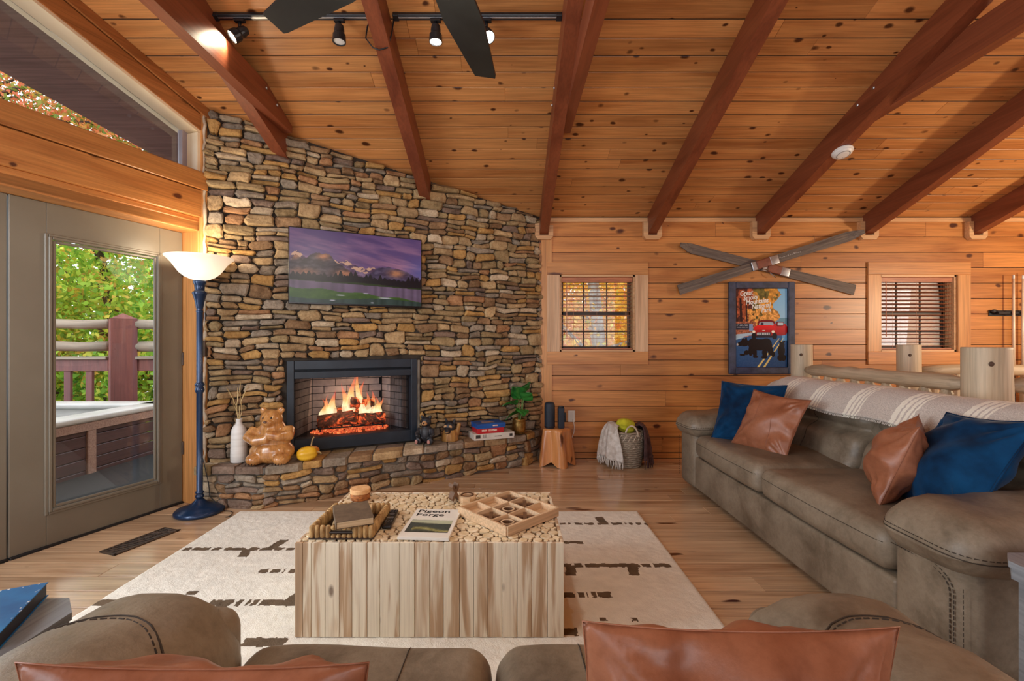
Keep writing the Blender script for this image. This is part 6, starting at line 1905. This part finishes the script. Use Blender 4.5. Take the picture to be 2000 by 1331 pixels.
# ------------------------------------------------------------------ cue rack
cr = thing('cue_rack', 'black wall rack holding pool cues at the far right of the wood wall', 'rack', (5.32, YB, 1.53))
MB().box(-.22, .45, -.07, -.045, -.012, .012, .003).build('bar', M['black'], cr)
MB().box(-.26, .45, -.012, 0, -.03, .03, .003).build('back_plate', M['black'], cr)
for xx in (-.2, .0, .25): MB().box(xx - .01, xx + .01, -.06, -.005, -.01, .01, .002).build('arm', M['black'], cr)
MB().ell((-.23, -.03, .02), (.035, .02, .02), 10, 8).build('chalk_holder', M['black'], cr, smooth=True)
MB().box(-.30, .45, -.11, 0, -1.53, -1.47, .004).build('floor_shelf', M['foot'], cr)
CUEW = pm('pale_maple_cue', S(236, 218, 196), S(214, 192, 166), 4, rough=.3); CUEP = pm('purple_cue', S(112, 40, 92), S(86, 26, 70), 4, rough=.25); CUEB = pm('dark_cue_butt', S(46, 26, 28), S(30, 16, 18), 6, rough=.25)
for k, (xx, zt, m_a, lab) in enumerate(((5.235, 1.925, CUEW, 'pale pool cue, leftmost in the wall rack'), (5.330, 1.920, CUEW, 'pale pool cue, second from the left in the wall rack'), (5.378, 1.945, CUEP, 'purple pool cue in the wall rack'), (5.425, 1.80, CUEW, 'short grey pool cue at the right edge of the wall rack'))):
    c = thing('pool_cue', lab, 'pool cue', (xx, YB - .085, .062), 0, 'cues in the wall rack')
    z1 = zt - .062
    if m_a is CUEP: MB().tube([(0, 0, 0), (0, 0, .9), (0, 0, z1 - .04)], [.014, .011, .0075], 10).build('shaft', m_a, c, smooth=True)
    else:
        MB().tube([(0, 0, .93), (0, 0, 1.3), (0, 0, z1 - .04)], [.0125, .011, .0085], 10).build('shaft', m_a, c, smooth=True)
        MB().tube([(0, 0, 0), (0, 0, .93)], [.016, .0126], 10).build('butt', CUEB, c, smooth=True)
    MB().tube([(0, 0, z1 - .04), (0, 0, z1 - .012), (0, 0, z1)], [.0082, .008, .006], 10).build('ferrule', M['white'], c, smooth=True)

# ------------------------------------------------------------------ log railing behind the sofa
def logpost(label, x, y, r, h, seed):
    rs = random.Random(seed)
    p = thing('railing_post', label, 'post', (x, y, 0), 0, 'peeled log posts of the stair railing')
    zs_ = [0, .1, .3, .5, .7, .9, h - .015, h - .003, h]
    pts = [(rs.uniform(-.004, .004) * (z < h - .1), rs.uniform(-.004, .004) * (z < h - .1), z) for z in zs_]
    rad = [r * rs.uniform(.95, 1.04) for _ in zs_]; rad[-2] = r * .985; rad[-1] = r * .95
    MB().tube(pts, rad, 22, cap=False).build('trunk', M['logz'], p, smooth=True)
    MB().lathe([(r * .96, h - .002), (r * .6, h + .0005), (.001, h + .001)], 22).build('sawn_top', M['log'], p)
    k = MB().ell((-r * .55, -r * .80, h - .09), (.016, .008, .014), 8, 6); k.build('knot', pm('dark_knot', S(84, 62, 48), None, 20, rough=.8), p, smooth=True)
    return p
logpost('peeled log post behind the far end of the sofa, right of the bear poster', 2.66, 4.13, .088, 1.205, 1)
logpost('grey peeled log post in front of the second window', 3.50, 3.98, .086, 1.205, 2)
logpost('largest peeled log post behind the sofa at the far right', 2.655, 2.53, .105, 1.20, 3)
def rail(label, p, q, r, seed, loc=None, ends=(1, 1)):
    p, q = Vector(p), Vector(q); rs = random.Random(seed)
    d = (q - p); L = d.length; a = math.atan2(d.y, d.x)
    t = thing('railing_log', label, 'rail', (p.x, p.y, p.z), a, 'horizontal logs of the stair railing')
    n = 14; pts, rad = [], []
    for k in range(n + 1):
        s = k / n
        pts.append((L * s, rs.uniform(-.006, .006), rs.uniform(-.006, .006)))
        e = min(1, .45 + s * L / .12) if ends[0] else 1
        e2 = min(1, .45 + (1 - s) * L / .12) if ends[1] else 1
        rad.append(r * rs.uniform(.94, 1.06) * min(e, e2))
    MB().tube(pts, rad, 14).build('log', M['log'], t, smooth=True)
    return t
rail('upper log rail between the far post and the largest post', (2.66, 4.06, .985), (2.655, 2.62, .985), .050, 4)
rail('log rail leaving the largest post towards the right edge', (2.745, 2.53, .985), (4.6, 2.50, .985), .048, 5)
rail('far upper log rail right of the post before the window', (3.57, 3.98, .985), (6.2, 3.98, .985), .048, 6)
rail('low log rail behind the sofa between far post and largest post', (2.66, 4.06, .16), (2.655, 2.62, .16), .045, 7)
rail('low log rail at the right edge leaving the largest post', (2.745, 2.53, .16), (4.6, 2.50, .16), .045, 8)
rail('far low log rail below the window rail', (3.57, 3.98, .16), (6.2, 3.98, .16), .045, 9)
def spindle(x, y, k, label):
    t = thing('railing_spindle', label, 'spindle', (x, y, 0), 0, 'log spindles of the stair railing')
    rs = random.Random(100 + k)
    MB().tube([(0, 0, .17), (0, 0, .22), (0, 0, .5), (0, 0, .86), (0, 0, .915), (0, 0, .955)], [.020, .036 * rs.uniform(.9, 1.1), .038 * rs.uniform(.9, 1.1), .037, .035, .018], 10).build('stick', M['logz'], t, smooth=False)
    MB().tube([(0, 0, .11), (0, 0, .17)], [.018, .019], 8).build('tenon', M['logz'], t)
ORD = ['first', 'second', 'third', 'fourth', 'fifth', 'sixth', 'seventh', 'eighth', 'ninth', 'tenth', 'eleventh', 'twelfth']
for k in range(9):
    spindle(2.66, 3.94 - .147 * k, k, 'peeled spindle under the rail behind the sofa, %s from the poster side post' % ORD[k])
for k in range(4):
    spindle(2.92 + .2 * k, 2.53 - .003 * k, 20 + k, 'peeled spindle right of the largest post, %s from that post' % ORD[k])
for k in range(12):
    spindle(3.72 + .2 * k, 3.98, 40 + k, 'far spindle below the second window, %s right of the grey post' % ORD[k])

# ------------------------------------------------------------------ end tables
def endtable(name, label, x, y, rz, w, d, h, cl):
    t = thing(name, label, 'side table', (x, y, 0), rz)
    hw, hd, c = w / 2, d / 2, cl
    pl = [(-hw + c, -hd), (hw - c, -hd), (hw, -hd + c), (hw, hd - c), (hw - c, hd), (-hw + c, hd), (-hw, hd - c), (-hw, -hd + c)]
    MB().prism(pl, h - .018, h, 'z').build('top', M['endtop'], t, recalc=True)
    MB().prism([(p[0] * .985, p[1] * .985) for p in pl], h - .05, h - .0185, 'z').build('apron', M['endbrown'] if x < 0 else M['endtop'], t, recalc=True)
    for sx in (-1, 1):
        for sy in (-1, 1):
            MB().box(sx * (hw - .06) - .022, sx * (hw - .06) + .022, sy * (hd - .06) - .022, sy * (hd - .06) + .022, 0, h - .05, .004).build('leg', M['endtop'], t)
    MB().box(-hw + .06, hw - .06, -hd + .06, hd - .06, .16, .18, .003).build('shelf', M['endtop'], t)
    return t
endtable('end_table', 'grey washed wooden end table with brown edge at the lower left, blue book on it', -1.310, .860, math.radians(2), .60, .50, .600, .06)
endtable('end_table', 'grey washed end table at the right edge between the two sofas', 1.715, 1.075, math.radians(-1), .56, .56, .60, .05)
BLUE = pm('worn_blue_cover', S(20, 110, 168), S(10, 84, 140), 10, rough=.4, bmp=.1)
bb_ = book('book', 'worn blue hardback book on the grey end table at the lower left', (-1.165, .990, .6005), math.radians(27), .170, .225, .034, BLUE, page=pm('dark_page_edge', S(40, 44, 56), None, 20, rough=.6))
sc = MB(); rs = random.Random(3)
for k in range(26):
    x, y = rs.choice((-.083, .081)) + rs.uniform(-.004, .004), rs.uniform(-.108, .108)
    if k % 2: x, y = rs.uniform(-.08, .08), rs.choice((-.109, .107)) + rs.uniform(-.004, .004)
    sc.lathe([(rs.uniform(.001, .003), 0), (.0008, .0002)], 5, mat=Matrix.Translation((x, y, .0341)))
o = sc.build('scuff', M['white'], bb_); o['kind'] = 'stuff'
mk = MB()
for (x, y, w, h) in ((.01, -.055, .020, .006), (.01, -.045, .016, .005), (.012, -.034, .018, .006), (-.045, -.05, .026, .007), (-.045, -.038, .022, .006), (.0, .02, .012, .004)):
    mk.box(x - w / 2, x + w / 2, y - h / 2, y + h / 2, .0339, .0343, 0)
mk.build('title_print', WT, bb_)

# ------------------------------------------------------------------ smoke detector
n_ = Vector((0, -SL, -1)).normalized()
yd = 3.62
sd_ = thing('smoke_detector', 'round white smoke detector on the underside of the right rafter', 'smoke detector')
sd_.matrix_world = orient((2.655, yd, zc(yd) - BD - .001), n_, (1, 0, 0))
MB().lathe([(.070, 0), (.074, .003), (.074, .012), (.066, .016), (.064, .026), (.052, .036), (.030, .040), (.001, .041)], 32).build('body', M['white'], sd_, smooth=False)
MB().lathe([(.048, .0372), (.047, .0385), (.042, .0388), (.041, .0382)], 32, cap=False).build('vent_ring', pm('grey_slot', (.3, .3, .3), None, 5), sd_)
MB().lathe([(.008, .0395), (.008, .042), (.001, .0425)], 12, mat=Matrix.Translation((.022, .01, -.002))).build('test_button', pm('grey_button', (.5, .5, .5), None, 5), sd_)

# ------------------------------------------------------------------ track lights
yt_ = 2.785
ztk = zc(yt_)
TRK = pm('black_track', (.014, .016, .02), (.01, .011, .014), 4, rough=.3)
for (x0, x1, lab) in ((-1.80, -.835, 'black ceiling light track left of the middle rafter'), (-.70, .322, 'black ceiling light track right of the middle rafter')):
    t = thing('light_track', lab, 'track light', ((x0 + x1) / 2, yt_, ztk), 0, 'ceiling light tracks', (ang, 0, 0))
    L = (x1 - x0) / 2
    MB().box(-L, L, -.018, .018, -.026, -.001, .003).build('rail', TRK, t)
    MB().box(-L + .004, L - .004, -.006, .006, -.0275, -.024, .0005).build('conductor_slot', M['steel'], t)
    MB().box(-L - .004, -L + .03, -.020, .020, -.030, -.0, .002).build('end_cap', TRK, t); MB().box(L - .03, L + .004, -.020, .020, -.030, 0, .002).build('end_cap', TRK, t)
def head(label, x, aim, on, col=(1, .93, .82), power=12):
    h = thing('track_spotlight', label, 'spotlight', (x, yt_, ztk - .028), 0, 'spotlights on the ceiling tracks')
    MB().box(-.032, .032, -.016, .016, -.016, .0, .003).build('adapter', TRK, h)
    MB().tube([(0, 0, -.012), (0, 0, -.075)], .010, 10).build('stem', TRK, h, smooth=True)
    piv = Vector((0, 0, -.085)); d = (Vector(aim) - (Vector((x, yt_, ztk - .028)) + piv)).normalized()
    m4 = orient(piv, d, (0, 1, .2))
    MB().lathe([(.016, -.055), (.026, -.045), (.030, -.02), (.030, .0), (.038, .012), (.040, .055), (.036, .056), (.034, .048), (.001, .044)], 20, mat=m4).build('can', TRK, h, smooth=False)
    MB().lathe([(.034, .049), (.02, .051), (.001, .0515)], 20, mat=m4).build('bulb_face', emit('lit_bulb', col, 14) if on else M['white'], h)
    if on:
        p = Vector((x, yt_, ztk - .028)) + piv + d * .062
        lamp('spot_' + label.split()[0], 'SPOT', p, power, col, .02, p + d, 95, .7)
    return h
head('leftmost track spotlight, lit, pointing down left at the rafter', -1.645, (-2.15, 2.45, 2.55), True, (1, .86, .62), 16)
head('unlit track spotlight pointing straight down left of the middle rafter', -1.035, (-1.035, 2.75, 2), False)
head('middle lit track spotlight right of the middle rafter', -.445, (-.445, 2.77, 2), True, (1, .95, .88), 14)
head('rightmost lit track spotlight near the wall corner rafter', -.135, (.10, 2.35, 2.45), True, (1, .95, .88), 12)
cd = thing('track_cable', 'thin black cable looping under the middle rafter between two tracks', 'cable')
MB().tube([(-.835, yt_, ztk - .01), (-.86, yt_ - .01, ztk - .08), (-.87, yt_ - .01, ztk - .15), (-.83, yt_, ztk - .20), (-.79, yt_, ztk - .215), (-.74, yt_, ztk - .20), (-.715, yt_, ztk - .12), (-.70, yt_, ztk - .02)], .0045, 6).build('cord', M['black'], cd, smooth=True)

# ------------------------------------------------------------------ ceiling fan
hx_, hy_, zf = -.2615, 1.432, 2.55
fan = thing('ceiling_fan', 'matte black ceiling fan with broad flat blades reaching in at the top', 'fan', (hx_, hy_, zf))
MB().tube([(0, 0, .10), (0, 0, zc(hy_) - zf - .01)], .013, 12).build('down_rod', M['fan'], fan, smooth=True)
MB().lathe([(.001, zc(hy_) - zf - .09), (.07, zc(hy_) - zf - .08), (.075, zc(hy_) - zf + .03)], 24).build('canopy', M['fan'], fan, smooth=True)
MB().lathe([(.001, -.05), (.10, -.045), (.13, -.02), (.13, .04), (.09, .085), (.03, .11)], 32).build('motor', M['fan'], fan, smooth=True)
MB().lathe([(.001, -.135), (.06, -.125), (.10, -.09), (.115, -.052), (.11, -.05)], 28).build('light_bowl', emit('lit_fan_bowl', (1, .88, .7), 2.5), fan, smooth=True)
for k in range(5):
    a = math.radians(80 + 67.5 * k)
    R4 = Matrix.Rotation(a, 4, 'Z') @ Matrix.Rotation(math.radians(9), 4, 'X')
    bm_ = MB()
    pl = [(.13, -.05), (.30, -.066), (.86, -.075), (.885, -.070), (.870, .080), (.84, .084), (.30, .066), (.13, .05)]
    pl = [(.13, -.05), (.26, -.075), (.45, -.086), (.83, -.056), (.85, -.050), (.835, .050), (.45, .086), (.26, .075), (.13, .05)]
    bm_.prism(pl, -.005, .005, 'z', mat=R4)
    bm_.build('blade', M['fan'], fan, recalc=True)
    MB().box(.10, .19, -.025, .025, -.012, .010, .004, mat=R4).build('blade_iron', M['fan'], fan)
# ------------------------------------------------------------------ outside: soffit, deck, hot tub, railing
Wm = Matrix.Translation(ORI) @ Matrix.Rotation(ANG_W, 4, 'Z')
def wpt(t, y, z): return Wm @ Vector((t, y, z))
sof = bpy.data.objects.new('trim_3', None); COL.objects.link(sof); tag(sof, kind='structure')
y = 5.3; k = 0
while y > .3:
    w = .19; ym = y - w / 2
    xw = ORI.x + .349 * (ym - ORI.y)
    # overhang in front of the glazed wall: from the wall out to the rake edge
    x1 = xw - .20 / UY
    x0 = xw - (.775 + .225 * (4.063 - ym)) / UY
    L = w / math.cos(ang)
    dx_ = .5 * w * (.349 + .225 / UY); L2_ = L / 2 - .001; xc = (x0 + x1) / 2
    MB().prism([(x0 - xc - dx_, -L2_), (x1 - xc - .5 * w * .349, -L2_), (x1 - xc + .5 * w * .349, L2_), (x0 - xc + dx_, L2_)], -.012, .010, 'z').build('soffit_board', M['soffit'], sof, (xc, ym, zc(ym) - .03), (ang, 0, 0))
    y -= w; k += 1
DZ = -.35
deck = thing('deck', 'dark stained wooden deck outside the glass door', 'deck', (0, 0, DZ))
for k in range(26):
    y0 = .8 + .245 * k
    xe = min(-2.35, ORI.x + .349 * (y0 - ORI.y) - .26)
    MB().box(-8.2, xe, y0, y0 + .238, -.04, 0, .005).build('deck_board', M['deck'], deck)
tub = thing('hot_tub', 'hot tub with pale rim and dark panelled sides standing on the deck', 'hot tub', (-3.90, 4.0, DZ))
TUBR = pm('pale_acrylic_rim', S(214, 206, 196), S(194, 186, 176), 3, rough=.3)
TUBP = wood('plum_brown_panel', S(88, 58, 58), S(66, 42, 44), axis='y', rnd=.05, knot=None, rough=.5, bands=20)
TUBS = pm('speckled_tan_stile', S(184, 146, 126), S(150, 112, 96), 90, rough=.6)
W2_, D2_ = 2.1, 2.6; y0, y1 = -1.3, 1.3
hz = .87
m_ = MB()
for (a, b, c, d) in ((-W2_, 0, y0, y0 + .24), (-W2_, 0, y1 - .24, y1), (-.24, 0, y0, y1), (-W2_, -W2_ + .24, y0, y1)):
    m_.rbox(a, b, c, d, hz - .045, hz + .02, .025, (2, 2, 1))
m_.build('rim', TUBR, tub, smooth=True)
MB().box(-W2_ + .2, -.2, y0 + .2, y1 - .2, .3, .33, .001).build('basin', TUBR, tub)
m_ = MB()
for (a, b, c, d) in ((-W2_ + .18, -.18, y0 + .18, y0 + .2), (-W2_ + .18, -.18, y1 - .2, y1 - .18), (-.2, -.18, y0 + .18, y1 - .18), (-W2_ + .18, -W2_ + .2, y0 + .18, y1 - .18)): m_.box(a, b, c, d, .3, hz, .001)
m_.build('basin_wall', TUBR, tub)
wt = glass('spa_water', (.82, .92, .93)); MB().box(-W2_ + .21, -.21, y0 + .21, y1 - .21, .70, .705, 0).build('water', wt, tub)
for k in range(7):
    zz = .06 + .108 * k
    MB().box(-.05, -.028, y0 + .03, y1 - .03, zz, zz + .102, .004).build('side_board', TUBP, tub)
    MB().box(-W2_ + .03, -.05, y0 + .028, y0 + .05, zz, zz + .102, .004).build('side_board', TUBP, tub)
for yy in (y0 + .05, .28, y1 - .05):
    MB().box(-.045, -.012, yy - .045, yy + .045, .0, hz - .045, .004).build('stile', TUBS, tub)
MB().box(-.05, -.010, y0, y1, hz - .12, hz - .045, .003).build('top_rail', TUBS, tub)
MB().box(-W2_ + .05, -.06, y0 + .06, y1 - .06, .0, .3, .001).build('cabinet', M['dark'], tub)

pp = at(240, 668, 6.2)
rp = thing('deck_post', 'red brown square deck post with a pyramid cap seen through the door glass', 'post', (pp.x, 6.2, DZ), PI / 4)
hp = 1.60 - DZ; s_ = .142
m_ = MB().box(-s_, s_, -s_, s_, 0, hp - .06, .006)
m_.add([(-s_, -s_, hp - .06), (s_, -s_, hp - .06), (s_, s_, hp - .06), (-s_, s_, hp - .06), (0, 0, hp + .02)], [(0, 1, 4), (1, 2, 4), (2, 3, 4), (3, 0, 4)])
m_.build('shaft', M['red_deck'], rp)
for (side, dx, lab) in ((-1, Vector((-1, -.05, 0)), 'left'), (1, Vector((1, .25, 0)), 'right')):
    dx.normalize()
    for (z, r, nm) in ((1.47, .062, 'upper weathered log'), (1.17, .068, 'lower weathered log')):
        p = Vector((pp.x, 6.2, z)) + dx * .17
        t = thing('deck_rail', '%s of the deck railing %s of the red brown post' % (nm, lab), 'rail', p, math.atan2(dx.y, dx.x), 'weathered log rails outside')
        rs = random.Random(int(z * 100) + side)
        MB().tube([(.35 * q, rs.uniform(-.008, .008), rs.uniform(-.008, .008)) for q in range(13)], [r * rs.uniform(.9, 1.08) for q in range(13)], 12).build('log', M['grey_log'], t, smooth=True)
    p = Vector((pp.x, 6.2, .93)) + dx * .17
    t = thing('deck_rail', 'red brown board rail on balusters %s of the deck post' % lab, 'rail', p, math.atan2(dx.y, dx.x), 'board rails outside')
    MB().box(0, 4.2, -.07, .07, .06, .10, .006).build('cap_board', M['grey_log'], t)
    MB().box(0, 4.2, -.03, .03, -.10, .06, .006).build('rail_board', M['red_deck'], t)
    for k in range(14):
        MB().box(.26 + .28 * k - .045, .26 + .28 * k + .045, -.02, .02, -1.2, -.09, .005).build('baluster', M['red_deck'], t)
    MB().box(0, 4.2, -.03, .03, -1.2, -1.1, .006).build('bottom_board', M['red_deck'], t)

# ------------------------------------------------------------------ ground and trees
def terr(x, y):
    d = max(0, y - 6.0); l = max(0, -x - 7)
    return -1.2 + .30 * min(d, 14) - .35 * l * .6 + .25 * math.sin(x * .7) * math.sin(y * .5)
gm = MB().grid(lambda u, v: (-28 + 50 * u, -10 + 40 * v, terr(-28 + 50 * u, -10 + 40 * v) - (2.0 if (-28 + 50 * u) < -7 else 0)), 60, 50)
gr = gm.build('ground', pm('leaf_litter', S(196, 150, 92), S(120, 96, 62), 9, rough=1, bmp=.6, bscale=30, detail=8), smooth=True); tag(gr, kind='structure')
def leafmat(name, stops):
    m, nt, b = newmat(name)
    g = nd(nt, 'ShaderNodeNewGeometry')
    nt.links.new(ramp(nt, g.outputs['Random Per Island'], stops), b.inputs['Base Color'])
    b.inputs['Roughness'].default_value = .6
    tl = nd(nt, 'ShaderNodeBsdfTranslucent'); nt.links.new(b.inputs['Base Color'].links[0].from_socket, tl.inputs[0])
    mx = nd(nt, 'ShaderNodeMixShader'); mx.inputs[0].default_value = .5
    nt.links.new(b.outputs[0], mx.inputs[1]); nt.links.new(tl.outputs[0], mx.inputs[2]); nt.links.new(mx.outputs[0], nt.nodes['Material Output'].inputs[0])
    return m
GREENS = leafmat('green_yellow_leaves', [(0, S(112, 164, 58)), (.35, S(158, 204, 72)), (.62, S(190, 214, 82)), (.82, S(222, 212, 84)), (.94, S(238, 176, 84)), (1.0, S(104, 146, 60))])
AUTUMN = leafmat('gold_orange_leaves', [(0, S(248, 204, 84)), (.3, S(244, 214, 92)), (.55, S(242, 180, 84)), (.70, S(236, 150, 100)), (.85, S(190, 196, 84)), (1.0, S(252, 222, 124))])
REDG = leafmat('red_green_leaves', [(0, S(228, 122, 92)), (.25, S(236, 148, 96)), (.45, S(138, 160, 66)), (.7, S(104, 138, 56)), (.85, S(232, 180, 76)), (1.0, S(214, 104, 84))])
BARKM = pm('grey_bark', S(176, 166, 154), S(120, 108, 98), 14, stretch=(1, 1, .2), rough=.9, bmp=.6, bscale=30)
BARKD = pm('dark_bark', S(92, 78, 66), S(56, 46, 40), 14, stretch=(1, 1, .2), rough=.9, bmp=.6, bscale=30)
def tree(label, x, y, zb, h, mat, bark, blobs, n, size, seed, r=.16):
    t = thing('tree', label, 'tree', (x, y, zb), 0, 'trees outside the windows')
    rs = random.Random(seed); rg = np.random.default_rng(seed)
    pts = [(0, 0, 0)] + [(rs.uniform(-.12, .12) * k * .3, rs.uniform(-.12, .12) * k * .3, h * k / 6) for k in range(1, 7)]
    MB().tube(pts, [r * (1.15 - .13 * k) for k in range(7)], 10).build('trunk', bark, t, smooth=True)
    br = MB()
    for (cx, cy, cz, rx, ry, rz) in blobs:
        for q in range(3):
            z0 = max(h * .2, min(h * .9, cz - rz * .5))
            e = (cx + rs.uniform(-.6, .6) * rx, cy + rs.uniform(-.6, .6) * ry, cz + rs.uniform(-.4, .6) * rz)
            mid = (e[0] * .5 + rs.uniform(-.2, .2), e[1] * .5, lerp(z0, e[2], .6))
            br.tube([(0, 0, z0), mid, e], [r * .34, r * .2, r * .06], 6)
    o = br.build('branches', bark, t); 
    V, F = [], []
    vol = np.array([b[3] * b[4] * b[5] for b in blobs]); vol = vol / vol.sum()
    tot = 0; vs = []; 
    for b, p in zip(blobs, vol):
        m = int(n * p)
        # clumps of leaves inside the blob
        nc = max(6, m // 26)
        d = rg.normal(size=(nc, 3)); d /= np.linalg.norm(d, axis=1)[:, None]; rad = rg.random(nc) ** .42
        cc = np.array(b[:3]) + d * rad[:, None] * np.array(b[3:])
        idx = rg.integers(0, nc, m)
        P = cc[idx] + rg.normal(size=(m, 3)) * np.array([.26, .26, .14])
        a = rg.normal(size=(m, 3)); a /= np.linalg.norm(a, axis=1)[:, None]
        bb = rg.normal(size=(m, 3)); bb -= a * (a * bb).sum(1)[:, None]; bb /= np.linalg.norm(bb, axis=1)[:, None]
        s = size * (.6 + .8 * rg.random(m))[:, None]
        vs.append(np.stack([P - a * s, P - bb * s * .55 + a * s * .1, P + a * s, P + bb * s * .55 + a * s * .1], 1).reshape(-1, 3))
    v = np.concatenate(vs); nf = len(v) // 4
    me = bpy.data.meshes.new('foliage')
    me.vertices.add(len(v)); me.vertices.foreach_set('co', v.ravel())
    me.loops.add(len(v)); me.loops.foreach_set('vertex_index', np.arange(len(v), dtype=np.int32))
    me.polygons.add(nf); me.polygons.foreach_set('loop_start', (np.arange(nf) * 4).astype(np.int32))
    me.update(calc_edges=True); me.materials.append(mat)
    f = place('foliage', me, t); f['kind'] = 'stuff'
    return t
tree('green yellow maple beyond the deck post, seen through the door glass', -8.4, 9.6, -3.0, 7.5, GREENS, BARKD, [(0, 0, 5.2, 2.6, 2.0, 2.2), (-1.6, -.4, 3.6, 1.9, 1.6, 1.4), (1.6, -.4, 3.6, 1.9, 1.4, 1.5), (.2, -.6, 2.4, 2.2, 1.3, 1.0)], 26000, .060, 1)
tree('green tree at the left edge of the door glass beyond the deck', -11.0, 8.0, -3.5, 8.0, GREENS, BARKD, [(0, 0, 5.6, 2.6, 2.4, 2.4), (.4, .3, 3.4, 2.3, 2.0, 1.4)], 16000, .07, 2)
tree('bright green tree behind the other deck trees', -6.2, 12.0, -2.5, 7.5, GREENS, BARKD, [(0, 0, 5.0, 2.6, 1.8, 2.4), (-.6, 0, 2.6, 2.4, 1.8, 1.5)], 16000, .07, 3)
tree('red and green tree seen in the clerestory window', -8.6, 6.6, -3.0, 10.0, REDG, BARKD, [(0, 0, 8.0, 2.4, 2.4, 1.8), (1.2, 1.6, 8.2, 1.9, 1.9, 1.6), (-1.6, -.8, 7.2, 1.8, 1.8, 1.5)], 40000, .038, 4)
tree('red leaved tree high beyond the roof edge at the top left', -6.0, 10.5, -2.0, 9.5, REDG, BARKD, [(0, 0, 7.8, 2.4, 2.0, 1.8), (-1.5, -1.0, 8.6, 2.0, 1.6, 1.5)], 30000, .042, 5)
tree('grey trunked tree with golden leaves seen through the small window', 1.62, 8.2, -1.0, 7.0, AUTUMN, BARKM, [(-.7, .6, 2.6, 1.6, 1.0, 1.5), (1.0, .9, 2.8, 1.4, 1.0, 1.5), (0, 0, 5.0, 2.0, 1.6, 1.4)], 16000, .05, 6, r=.13)
tree('orange leaved tree behind the grey trunk beyond the small window', .2, 10.2, -.2, 6.0, AUTUMN, BARKD, [(0, 0, 2.6, 2.2, 1.4, 2.0), (1.8, .6, 2.4, 1.8, 1.2, 1.9), (-1.4, -.3, 1.4, 1.4, 1.0, 1.1)], 18000, .055, 7)
for k_, (x_, y_, zb_) in enumerate(((-15.5, 13.5, -5), (-11.5, 16.5, -5), (-7.5, 17.5, -4), (-18, 9.5, -5))):
    tree(['far green tree left of the deck post through the door glass', 'far green tree behind the deck post', 'far green tree right of the deck post', 'far green tree at the left edge of the door glass'][k_], x_, y_, zb_, 10, GREENS, BARKD, [(0, 0, 7.4, 3.6, 3.0, 3.2), (0, 0, 3.6, 3.8, 3.0, 2.6)], 15000, .11, 40 + k_)
# cabin porch seen behind the second window
por = thing('porch_wall', 'brown plank porch wall with a shaded roof seen through the blinds of the second window', 'porch', (0, 0, -.9))
for k in range(22):
    MB().box(3.9, 9.6, 8.0, 8.05, .16 * k, .16 * k + .155, .004).build('plank', wood('porch_plank', S(226, 190, 156), S(180, 142, 112), knot=None, rnd=.1) if k == 0 else bpy.data.materials['porch_plank'], por)
for k in range(3):
    MB().box(3.6, 9.6, 6.4 + .3 * k, 6.69 + .3 * k, 3.25, 3.28, .004).build('roof_board', M['wall'], por)
MB().box(4.9, 5.05, 6.5, 6.65, 0, 3.25, .004).build('post', M['red_deck'], por)

# ------------------------------------------------------------------ finishing: mesh names follow the objects
for o in bpy.data.objects:
    if o.type == 'MESH' and o.data.users == 1: o.data.name = o.name
